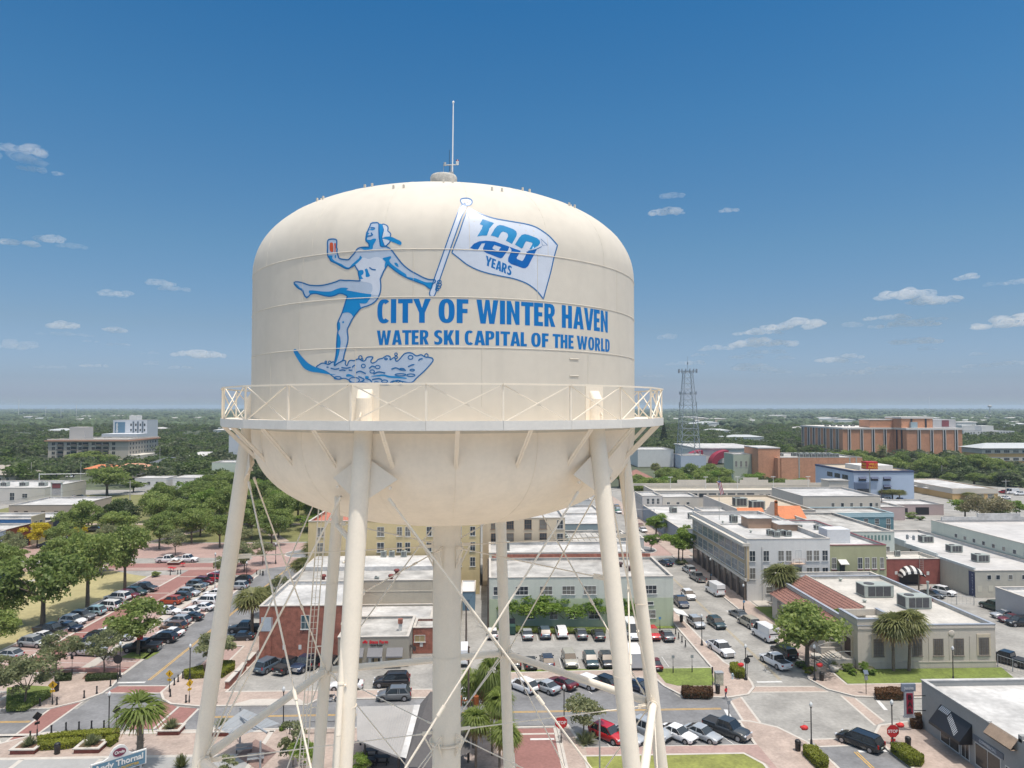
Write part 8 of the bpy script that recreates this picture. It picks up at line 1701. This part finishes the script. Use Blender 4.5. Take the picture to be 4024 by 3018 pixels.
 # shade sail, benches, pergola
 t = thing('shade_sail',(-27.5,85,.14),'grey ribbed shade sail between two steel posts beside the leg','shade sail'); pA = [G('c',*p,3.8) for p in ((130,1230),(440,1320),(70,1410),(-110,1350))]; zs_ = (4.4,3.9,3.6,3.7); b = MB(); n = 14
 A = [Vector((*p,z)) for p,z in zip(pA,zs_)]
 for i in range(n):
  for j in range(6):
   def S(u,v): return (A[0]*(1 - u) + A[1]*u)*(1 - v) + (A[3]*(1 - u) + A[2]*u)*v + Vector((0,0,-.5*math.sin(math.pi*u)*math.sin(math.pi*v) + (.03 if i % 2 else 0)))
   b.face([S(i/n,j/6),S((i + 1)/n,j/6),S((i + 1)/n,(j + 1)/6),S(i/n,(j + 1)/6)])
 b.build('canopy',mat('grey sail cloth',(.24,.26,.28),.7,.06,2),t)
 for p,z in ((G('c',270,1800,.14),4.2),(G('c',95,1480,.14),4.3)): b = MB(); b.tube((p[0],p[1],.14),(p[0],p[1],z),.11,n=12); b.build('post',galv,t)
 b = MB(); p0 = G('c',100,1250,4.2); p1 = G('c',330,1400,3.8); b.tube((*p0,4.2),(*p1,3.9),.12,n=10); b.build('ridge_beam',galv,t)
 for c,x,y,rz,lab in (('c',130,1535,.2,'grey slatted bench under the shade sail, rear one'),('c',230,1620,.2,'grey slatted bench under the shade sail, front one')):
  X,Y = G(c,x,y,.5); t = thing('bench',(X,Y,.14),lab,'bench','benches under the shade sail',rz); b = MB();
  for k in range(5): b.box(X - .9,X + .9,Y - .22 + k*.1,Y - .15 + k*.1,.55,.58)
  b.build('seat',galv,t); b = MB()
  for k in range(4): b.box(X - .9,X + .9,Y + .27,Y + .3,.66 + k*.1,.73 + k*.1)
  b.build('backrest',galv,t)
  for sx in (-.8,.8): b = MB(); b.box(X + sx - .03,X + sx + .03,Y - .22,Y + .3,.14,.55); b.build('leg',iron,t)
 P = [G('c',*p,.14) for p in ((60,1600),(230,1450),(420,1560),(260,1720))]; b = MB(); b.sheet(P,.175); struct('striped_paving',b,mat('dark striped paving',(.22,.15,.13),.9,.2,3))
 # pavilion: ribbed grey roof and a dark shingle gable
 t = thing('pavilion',(-12,90,0),'pavilion with a ribbed grey metal roof left of the riser','pavilion'); Q = [G('c',1115,1455,3.6),G('c',1500,1610,3.6),G('c',1650,1150,4.6),G('c',1105,1165,4.6)]; Z = (3.6,3.6,4.6,4.6); b = MB(); b.face([(*p,z) for p,z in zip(Q,Z)]); b.face([(*p,z - .2) for p,z in zip(Q[::-1],Z[::-1])]);
 for i in range(4): j = (i + 1) % 4; b.face([(*Q[i],Z[i] - .2),(*Q[j],Z[j] - .2),(*Q[j],Z[j]),(*Q[i],Z[i])])
 n = 22
 for k in range(n): f = (k + .5)/n; a = Vector((*Q[3],4.62)).lerp(Vector((*Q[2],4.62)),f); c_ = Vector((*Q[0],3.62)).lerp(Vector((*Q[1],3.62)),f); b.bar(a,c_,.04,.05)
 b.build('metal_roof',mat('grey ribbed roof',(.33,.32,.31),.5,.08,.5),t); b = MB(); sh = mat('dark shingle',(.09,.085,.085),.95,.15,3)
 a1,a2,a3,a4,a5 = (*G('c',1655,1150,4.6),4.6),(*G('c',1755,1030,5.6),5.6),(*G('c',1760,1700,3.9),3.9),(*G('c',1520,1690,3.5),3.5),(*G('c',2080,1250,4.0),4.0)
 b.face([a4,a3,a2,a1]); b.face([a3,(*G('c',2100,1560,3.4),3.4),a5,a2]); b.build('shingle_roof',sh,t); b = MB(); b.face([(*G('c',1490,1600,3.75),3.75),(*G('c',1540,1615,3.75),3.75),(*G('c',1662,1148,4.75),4.75),(*G('c',1610,1150,4.75),4.75)]); b.build('flashing',roofw,t)
 for x,y in ((-13.2,78.6),(-9.2,75.6),(-14.9,85.6),(-8.9,85.6)): b = MB(); b.tube((x,y,0),(x,y,3.5),.12,n=8); b.build('roof_post',iron,t)
 for k,(x,y) in enumerate((G('c',1240,1560,.6),G('c',1330,1620,.6),G('c',1200,1640,.6))):
  t2 = thing('picnic_table',(x,y,.14),'dark picnic table %s under the pavilion edge' % ('farthest left','in the middle','closest to the riser')[k],'table','dark picnic tables'); b = MB(); b.box(x - .9,x + .9,y - .4,y + .4,.85,.92); b.build('table_top',iron,t2)
  for s_ in (-.75,.75): b = MB(); b.box(x - .9,x + .9,y + s_ - .14,y + s_ + .14,.55,.6); b.build('seat',iron,t2)
  [(lambda c_: (c_.box(x + s_ - .05,x + s_ + .05,y - .6,y + .6,.14,.85),c_.build('leg_frame',iron,t2)))(MB()) for s_ in (-.55,.55)]
 t = thing('iron_fence',(-21,88.5,.14),'black iron railing between the two left tower legs','fence'); b = MB(); x = -24.0
 while x < -18.1: b.tube((x,88.6,.14),(x,88.6,1.7),.012,n=4); x += .14
 b.box(-24,-18.1,88.58,88.62,1.6,1.64); b.box(-24,-18.1,88.58,88.62,.25,.29); b.build('rails',iron,t); b = MB(); [b.box(x - .04,x + .04,88.56,88.64,.14,1.85) for x in (-24,-18.1)]; b.build('fence_post',iron,t)
 # arched shop sign
 t = thing('arched_sign',(-41.5,80.5,0),'arched blue and white shop sign with script lettering and a maroon oval','sign',rz=0); th = R(41); C0 = G('b',1035,1625,5.2); bl_ = mat('slate blue sign board',(.10,.20,.28),.6,.08,1); cw = mat('cream sign board',(.62,.62,.60),.6,.05,1)
 def SP(u,v,o=0):
  u *= .62; v *= .66; return (C0[0] + math.cos(th)*u + math.sin(th)*o,C0[1] + math.sin(th)*u - math.cos(th)*o,5.2 + v)
 arch = [(-4.0,-1.75),(4.0,-1.75),(4.0,.45),(2.0,.45),(1.4,.75),(1.2,1.4),(.8,1.9),(.2,2.15),(-.2,2.15),(-.8,1.9),(-1.2,1.4),(-1.5,.75),(-2.2,.45),(-4.0,.45)]
 b = MB(); b.face([SP(*p,.1) for p in arch]); b.face([SP(*p,-.1) for p in arch[::-1]]); n = len(arch)
 for i in range(n): p,r2 = arch[i],arch[(i + 1) % n]; b.face([SP(*r2,.1),SP(*p,.1),SP(*p,-.1),SP(*r2,-.1)])
 b.build('sign_back',cw,t); b = MB(); b.face([SP(*p,.13) for p in ((-3.8,-1.6),(3.8,-1.6),(3.8,.3),(-3.8,.3))]); b.build('name_panel',bl_,t); b = MB(); b.face([SP(math.cos(i*.314)*.95,1.15 + math.sin(i*.314)*.62,.13) for i in range(20)]); b.build('oval',mat('maroon oval',(.18,.03,.07),.5,.05),t)
 for s_,u,v,z_,m_ in (('Andy Thornal',0,-.75,.78,cw),('EXPEDITION OUTFITTER',0,-1.4,.32,mat('gold sign letters',(.5,.33,.06),.5,.05)),('Orvis',0,.98,.4,cw)): p = SP(u,v,.16); text(t,s_,p[0],p[1],p[2],z_,m_,rz=th,ext=.01,bold=.03)
 for u in (-3.2,3.2): p = SP(u,0,0); b = MB(); b.tube((p[0],p[1],0),(p[0],p[1],4.5),.12); b.build('post',galv,t)
 # utility box, transformer, hydrant
 X,Y = G('f',498,975,.14); t = thing('utility_box',(X,Y,.14),'painted utility cabinet beside the corner lawn','utility box'); b = MB(); b.box(X - .55,X + .55,Y - .4,Y + .4,.14,1.9); b.build('cabinet',mat('mural wrapped cabinet',(.42,.42,.33),.6,.45,1.2,var2=.4),t); b = MB(); b.box(X - .6,X + .6,Y - .45,Y + .45,1.9,1.98); b.build('lid',galv,t)
 X,Y = G('f',442,1005,.14); t = thing('signal_post',(X,Y,.14),'black post with a narrow sign beside the painted cabinet','sign post'); b = MB(); b.tube((X,Y,.14),(X,Y,3.0),.05); b.build('post',iron,t); b = MB(); b.box(X - .12,X + .12,Y - .03,Y + .03,2.2,3.1); b.build('sign_edge',iron,t)
 X,Y = G('f',616,922,.14); t = thing('hydrant',(X,Y,.14),'pale blue fire hydrant on the corner pavement','hydrant'); b = MB(); b.lathe([(.17,0),(.13,.08),(.12,.55),(.16,.58),(.14,.72),(.04,.8),(.01,.84)],(X,Y,.14),14); b.tube((X - .22,Y,.6),(X + .22,Y,.6),.07); b.build('barrel',mat('pale blue hydrant paint',(.35,.45,.5),.5,.1,3),t)
 X,Y = G('e',455,545,0); t = thing('dumpster',(X,Y,0),'dark green dumpster beside the thin tower leg','dumpster'); b = MB(); b.box(X - .9,X + .9,Y,Y + 1.6,.15,1.5); b.build('bin_body',mat('dark green steel',(.02,.06,.045),.6,.15,2),t); b = MB(); b.obox((X,Y + 1.7,1.9),(.9,0,0),(0,.1,.5),(0,.02,0)); b.build('lid',black,t)
 # utility poles with transformers and wires
 wood = mat('creosoted pole',(.10,.075,.06),.9,.2,2); cop = mat('rusty transformer',(.30,.09,.03),.5,.25,3); conp = mat('concrete pole',(.42,.40,.36),.8,.1,1)
 def upole(c,x,y,top,lab,m_=wood,tf=None,arm=0,r_=.16):
  X,Y = G(c,x,y); d = ray(*q(c,x,top)); h = CAMH + d.z/d.y*Y; t = thing('utility_pole',(X,Y,0),lab,'utility pole'); b = MB(); b.tube((X,Y,0),(X,Y,h),r_,r_*.7,10); b.build('pole',m_,t)
  if arm: b = MB(); b.box(X - arm,X + arm,Y - .06,Y + .06,h - .7,h - .56); b.build('crossarm',m_,t)
  for k,(dx,z_,mm) in enumerate(tf or ()): b = MB(); b.tube((X + dx,Y,z_),(X + dx,Y,z_ + 1.05),.3,n=14); b.tube((X + dx,Y,z_ + 1.05),(X + dx,Y,z_ + 1.3),.05); b.bar((X,Y,z_ + .6),(X + dx,Y,z_ + .6),.08,.08); b.build('transformer',mm,t)
  return Vector((X,Y,h))
 pa = upole('e',90,1659,640,'utility pole with two rusty transformers right of the riser',tf=((-1.05,6.4,cop),(.85,6.4,cop)),r_=.14); pb_ = upole('e',70,690,270,'plain brown utility pole in the alley'); pc = upole('e',262,500,-120,'dark utility pole at the green building corner'); pe = upole('h',1230,1659,1455,'utility pole with two pale transformers before the brick workshop',tf=((-.75,8.0,galv),(.8,7.8,galv)),arm=.9)
 pf = upole('h',978,1160,930,'slim dark pole before the cream block'); pg = upole('a',1125,1265,860,'tall pale concrete pole among the park trees',conp,arm=.9,r_=.2); upole('g',1298,150,10,'short leaning pole beside the striped canopy'); upole('h',1500,880,725,'leaning pale pole behind the ochre shop',conp); ph_ = upole('a',700,900,690,'pole beside the signal gantry',conp); upole('a',268,920,700,'pale pole left of the signal gantry',conp); upole('a',1388,760,560,'pole before the white restaurant',conp); upole('h',2060,1150,850,'pale pole with a cross head at the right',conp,arm=1.6); upole('i',1545,1090,930,'dark pole with a box on the theatre roof side'); upole('i',1660,1100,930,'dark pole beside the ramp of the parking garage')
 def wire(a,b_,sag,lab,r_=.018):
  m_ = MB(); P = [a.lerp(b_,i/10) + Vector((0,0,-sag*4*(i/10)*(1 - i/10))) for i in range(11)]; m_.path(P,r_,4); tag(m_.build('overhead_wire',iron),lab,'cable','overhead wires')
 wire(pa,pb_,.8,'black wire from the transformer pole up the alley'); wire(pb_,pc,1,'black wire between the two brown alley poles'); wire(pg,ph_,1.5,'wire running over the park trees towards the gantry'); wire(pg,Vector((-185,150,12)),2,'wire from the pale concrete pole to the left edge'); wire(pg,Vector((-60,300,16)),2,'wire from the pale concrete pole behind the tower leg'); wire(pe,Vector((70.8,150,8)),.6,'wire from the transformer pole to the olive building'); wire(pe,Vector((130,146,8)),1,'wire from the transformer pole across the warehouse')
 wire(Vector((.6,100,40 - 14)),Vector((2.2,128,12)),.4,'black cable dropping beside the thin tower leg') if False else None
 # signal gantries and far masts
 t = thing('signal_gantry',(-205,368,0),'white signal gantry over the far left avenue','traffic signal'); b = MB(); b.tube((-212,345,0),(-212,345,8.4),.25,.2); b.tube((-212,345,8),(-176,345,8.4),.2,.12); b.build('mast_arm',frame_w,t)
 for x in (-204,-196,-188): b = MB(); b.box(x - .3,x + .3,344.8,345.1,6.8,8); b.build('signal_head',black,t)
 sx,sy = G('i',240,1270); t = thing('traffic_signal',(sx,sy,0),'traffic signal arm with a green name plate over the right street','traffic signal'); b = MB(); b.tube((55.2,sy,0),(55.2,sy,6.2),.12); b.tube((38,sy,6),(55.2,sy,6.1),.08); b.build('mast_arm',galv,t); b = MB(); b.box(41.2,43.8,sy - .05,sy,5.6,6.3); b.build('name_plate',mat('green name plate',(.02,.22,.14),.5,.05),t)
 for x in (39.8,45.2): b = MB(); b.box(x - .2,x + .2,sy - .15,sy + .15,5.5,6.6); b.build('signal_head',mat('signal red',(.3,.03,.03),.5,.1),t)
 for i,(px,d,h,lab) in enumerate(((74,2600,66,'far white mast on the left horizon'),(3652,4200,100,'thin far mast above the right horizon'),(300,1900,46,'thin mast in the left woods'),(180,2100,40,'pale mast left of the others in the woods'),(240,2300,40,'slender pole in the left woods'))):
  dd = ray(px,1600); b = MB(); x,y = dd.x/dd.y*d,d; b.tube((x,y,0),(x,y,h),.9 if i == 0 else .5,n=6); o = b.build('radio_mast',frame_w,None,org=(x,y,0)); tag(o,lab,'mast')
 dd = ray(3889,1600); d = 3300; x = dd.x/dd.y*d; t = thing('far_water_tower',(x,d,0),'tiny white water tower on the right horizon','water tower'); b = MB(); b.tube((x,d,0),(x,d,34),2.6,n=12); b.build('shaft',roofw,t); b = MB(); b.blob((x,d,42),9,9,7,2,0,0); b.build('tank',roofw,t)
 # tiled pavilion and chain fence
 X,Y = G('i',220,920); t = thing('tiled_kiosk',(X,Y,0),'open kiosk with a terracotta hipped roof up the right street','kiosk'); w_ = 7; b = MB(); b.face([(X - w_,Y - w_,5.5),(X + w_,Y - w_,5.5),(X,Y,9)]); b.face([(X + w_,Y - w_,5.5),(X + w_,Y + w_,5.5),(X,Y,9)]); b.face([(X + w_,Y + w_,5.5),(X - w_,Y + w_,5.5),(X,Y,9)]); b.face([(X - w_,Y + w_,5.5),(X - w_,Y - w_,5.5),(X,Y,9)]); b.build('tiled_roof',MATS['terracotta roof tile'],t)
 for sx in (-5.5,5.5):
  for sy in (-5.5,5.5): b = MB(); b.box(X + sx - .3,X + sx + .3,Y + sy - .3,Y + sy + .3,0,5.5); b.build('column',kerbm,t)
 for (x0,y0,x1,y1,lab) in ((82,143.6,98,141,'chain link fence behind the post office'),(78.6,108,82.5,97.5,'chain link fence at the right end of the lawn')):
  t = thing('chain_fence',(x0,y0,0),lab,'fence'); b = MB(); b.tube((x0,y0,1.8),(x1,y1,1.8),.04); b.tube((x0,y0,.3),(x1,y1,.3),.02); n = 5
  for k in range(24): f = k/23; b.tube((x0 + (x1 - x0)*f,y0 + (y1 - y0)*f,.2),(x0 + (x1 - x0)*f,y0 + (y1 - y0)*f,1.8),.012,n=4)
  b.build('mesh_rails',galv,t)
  for k in range(n + 1): f = k/n; b = MB(); b.tube((x0 + (x1 - x0)*f,y0 + (y1 - y0)*f,0),(x0 + (x1 - x0)*f,y0 + (y1 - y0)*f,1.9),.06); b.build('fence_post',galv,t)
 X,Y = G('e',1232,1800,0); t = thing('grey_pole',(X,Y,0),'plain galvanised pole on the lower lawn left of the front tower leg','pole'); b = MB(); b.tube((X,Y,0),(X,Y,6.3),.09); b.build('shaft',galv,t); b = MB(); b.tube((X,Y,6.3),(X,Y,6.5),.12); b.build('cap',galv,t)
 X,Y = G('g',560,860,.14); b = MB(); b.lathe([(.35,0),(.7,.35),(.78,.75),(.66,.8),(.6,.6),(.01,.6)],(X,Y,.14),20); tag(b.build('stone_urn',kerbm,None,org=(X,Y,.14)),'round stone urn beside the post office steps','planter')
 X,Y = G('g',405,745,.14); b = MB(); b.lathe([(.5,0),(.8,.35),(.85,.6),(.7,.62),(.01,.5)],(X,Y,.14),20); tag(b.build('stone_urn',kerbm,None,org=(X,Y,.14)),'round stone planter under the big street tree','planter')
 for i,(c,x,y,lab) in enumerate((('a',1480,1640,'small red cafe table left in the park corner'),('a',1510,1645,'small red cafe table in the middle of the park corner'),('a',1590,1605,'small red cafe umbrella table near the litter bin'))):
  X,Y = G(c,x,y,.1); t = thing('cafe_table',(X,Y,.1),lab,'table','red cafe tables'); b = MB(); b.tube((X,Y,.8),(X,Y,.86),.6,n=14); b.build('table_top',redm,t); b = MB(); b.tube((X,Y,.1),(X,Y,.8),.06); b.build('leg',redm,t)
furniture()
def person():
 """woman in a red top walking towards the crossing"""
 X,Y = G('f',560,1100,.02); skin = mat('skin',(.35,.2,.14),.6,.05,5); jean = mat('blue jeans',(.03,.05,.10),.8,.1,5); topm = mat('red top',(.55,.02,.03),.8,.05,5); hair = mat('dark hair',(.015,.01,.01),.6,.1,9)
 t = thing('person',(X,Y,.02),'person in a red top and dark jeans walking at the kerb corner','person')
 # one continuous body grown from a skeleton
 J = {'pel': (0,0,.95,.13),'wst': (0,0,1.1,.115),'chs': (0,.01,1.32,.14),'nk': (0,.0,1.48,.055),'hd': (0,.01,1.6,.085),'hd2': (0,.02,1.68,.085),'sl': (-.17,0,1.41,.055),'sr': (.17,0,1.41,.055),'el': (-.27,-.1,1.16,.042),'er': (.28,.06,1.17,.042),'wl': (-.2,-.3,1.06,.03),'wr': (.22,.24,1.0,.03),'hl': (-.17,-.38,1.06,.032),'hr': (.2,.31,.95,.032),
  'tl': (-.09,0,.88,.095),'tr': (.09,0,.88,.095),'kl': (-.1,-.2,.5,.062),'kr': (.1,.06,.48,.062),'al': (-.1,-.3,.1,.042),'ar': (.1,.36,.16,.042),'fl': (-.1,-.46,.04,.035),'fr': (.1,.3,.04,.035)}
 E_ = [('pel','wst'),('wst','chs'),('chs','nk'),('nk','hd'),('hd','hd2'),('chs','sl'),('chs','sr'),('sl','el'),('sr','er'),('el','wl'),('er','wr'),('wl','hl'),('wr','hr'),('pel','tl'),('pel','tr'),('tl','kl'),('tr','kr'),('kl','al'),('kr','ar'),('al','fl'),('ar','fr')]
 ks = list(J); me = bpy.data.meshes.new('body'); me.from_pydata([J[k][:3] for k in ks],[(ks.index(a),ks.index(b)) for a,b in E_],[]); o = bpy.data.objects.new('body',me); COL.objects.link(o)
 md = o.modifiers.new('s','SKIN'); sv = me.skin_vertices[0].data
 for i,k in enumerate(ks): sv[i].radius = (J[k][3]*(1.25 if k in ('chs','pel','wst') else 1),J[k][3]);
 sv[0].use_root = True; o.modifiers.new('u','SUBSURF').levels = 1; dg = bpy.context.evaluated_depsgraph_get(); m2 = bpy.data.meshes.new_from_object(o.evaluated_get(dg)); bpy.data.objects.remove(o)
 for m_ in (skin,jean,topm,trimb,hair): m2.materials.append(m_)
 for p in m2.polygons:
  c = p.center; p.use_smooth = True; p.material_index = 3 if c.z < .1 and True else 1 if c.z < 1.0 and abs(c.x) < .17 else 2 if c.z < 1.46 and not (c.z < 1.13 and abs(c.x) > .15) else 0
 b = bpy.data.objects.new('body',m2); COL.objects.link(b); b.parent = t
 h = MB(); h.blob((X,Y + .04,1.7),.1,.11,.12,2,0,.03); h.blob((X,Y + .08,1.58),.07,.05,.14,2,0,.03); h.build('hair',hair,t,org=(X,Y,.02))
 t.rotation_euler = (0,0,R(200))
person()
# ================================================================ clouds and haze
def clouds():
 S = [(85,590,55,26,.5),(165,672,60,17,.5),(78,957,40,20,.6),(185,943,48,22,.5),(290,970,45,14,.22),(60,620,70,30,.25),
  (625,1115,40,22,.42),(685,1137,48,14,.5),(455,1157,44,20,.38),(243,1283,42,20,.6),(440,1298,38,18,.55),(255,1315,75,10,.3),
  (465,1354,36,9,.5),(785,1395,90,22,.75),(370,1438,42,9,.6),(713,1445,40,10,.5),(590,1388,26,9,.3),(355,1342,22,6,.4),(595,1430,20,12,.25),
  (2620,838,62,22,.65),(2645,770,38,17,.5),(2862,827,30,15,.6),(3805,1091,38,18,.6),(3912,1118,30,12,.3),(4010,1110,40,14,.5),
  (3560,1162,85,28,.62),(3665,1185,82,24,.62),(3480,1250,75,15,.6),(3565,1275,90,20,.6),(3660,1255,50,11,.4),(3435,1286,26,13,.5),(3350,1278,34,17,.3),
  (3110,1285,95,24,.85),(2985,1308,85,18,.75),(3165,1272,50,28,.6),(3985,1272,105,34,.8),(3600,1344,72,18,.65),(3505,1342,20,10,.5),(3645,1372,32,11,.5),
  (3000,1352,110,24,.55),(3010,1385,70,14,.5),(2930,1404,62,13,.5),(3080,1407,32,13,.5),(3270,1418,45,18,.55),(3335,1403,42,16,.55),(3385,1425,24,8,.35),
  (2820,1370,62,17,.45),(2750,1397,32,10,.45),(2730,1428,34,16,.5),(2638,1433,26,9,.3),(2622,1326,30,18,.32),(2965,1448,70,22,.35),(3040,1462,60,16,.3),
  (3465,1450,50,14,.45),(3540,1445,38,12,.5),(3370,1466,48,13,.45),(3240,1475,60,11,.3),(3845,1392,26,9,.4),(3850,1438,44,12,.35),(3950,1431,60,12,.4),(3710,1462,60,9,.25),(2685,1428,20,12,.3),(2560,1480,50,9,.2),(200,1443,45,9,.3),(60,1360,60,24,.15)]
 D = 9000.0; r_ = random.Random(3)
 def vol(name,dens):
  m = bpy.data.materials.new(name); m.use_nodes = True; nt = m.node_tree; nt.nodes.clear()
  pv = N(nt,'ShaderNodeVolumePrincipled'); pv.inputs['Density'].default_value = dens; pv.inputs['Color'].default_value = (.99,.97,.97,1); pv.inputs['Anisotropy'].default_value = 0.1
  o = N(nt,'ShaderNodeOutputMaterial'); nt.links.new(pv.outputs[0],o.inputs['Volume']); return m
 G3 = [MB(),MB(),MB()]
 for (px,py,hw,hh,st) in S:
  b = G3[0 if st > .54 else 1 if st > .33 else 2]
  c = ray(px,py).normalized()*D; rt = Vector((c.y,-c.x,0)).normalized(); fw = c.normalized()
  W = hw/FPX*D; Hh = hh/FPX*D
  n = max(5,int(hw/hh*5))
  for i in range(n):
   u = r_.uniform(-1,1); k = math.sqrt(1 - u*u*.85)
   s_ = Hh*r_.uniform(.45,.9)*(.35 + .65*k)
   p = c + rt*(u*W) + fw*r_.uniform(-1,1)*Hh + Vector((0,0,-Hh*.55 + s_*.75 + r_.uniform(0,.45)*Hh*k))
   b.blob((p.x,p.y,p.z + CAMH),s_*r_.uniform(1.2,2.0),s_*1.3,s_*r_.uniform(.55,.8),2,0,.22,r_.random())
 for b,dn,nm in zip(G3,(.0048,.003,.0016),('dense','light','thin')):
  o = b.build('clouds',vol('%s cloud vapour' % nm,dn)); tag(o,'%s white puffs of cumulus cloud low over the horizon' % nm,'clouds',kind='stuff')
clouds()
def haze():
 m = bpy.data.materials.new('haze air'); m.use_nodes = True; nt = m.node_tree; nt.nodes.clear()
 pv = N(nt,'ShaderNodeVolumePrincipled'); pv.inputs['Density'].default_value = HAZE; pv.inputs['Color'].default_value = (.66,.79,.97,1); pv.inputs['Anisotropy'].default_value = 0.2
 o = N(nt,'ShaderNodeOutputMaterial'); nt.links.new(pv.outputs[0],o.inputs['Volume'])
 b = MB(); b.box(-16500,16500,-400,14500,-1.5,62,0); tag(b.build('haze',m),'thin blue summer haze over the town and woods','haze',kind='stuff')
HAZE = 9e-5
haze()
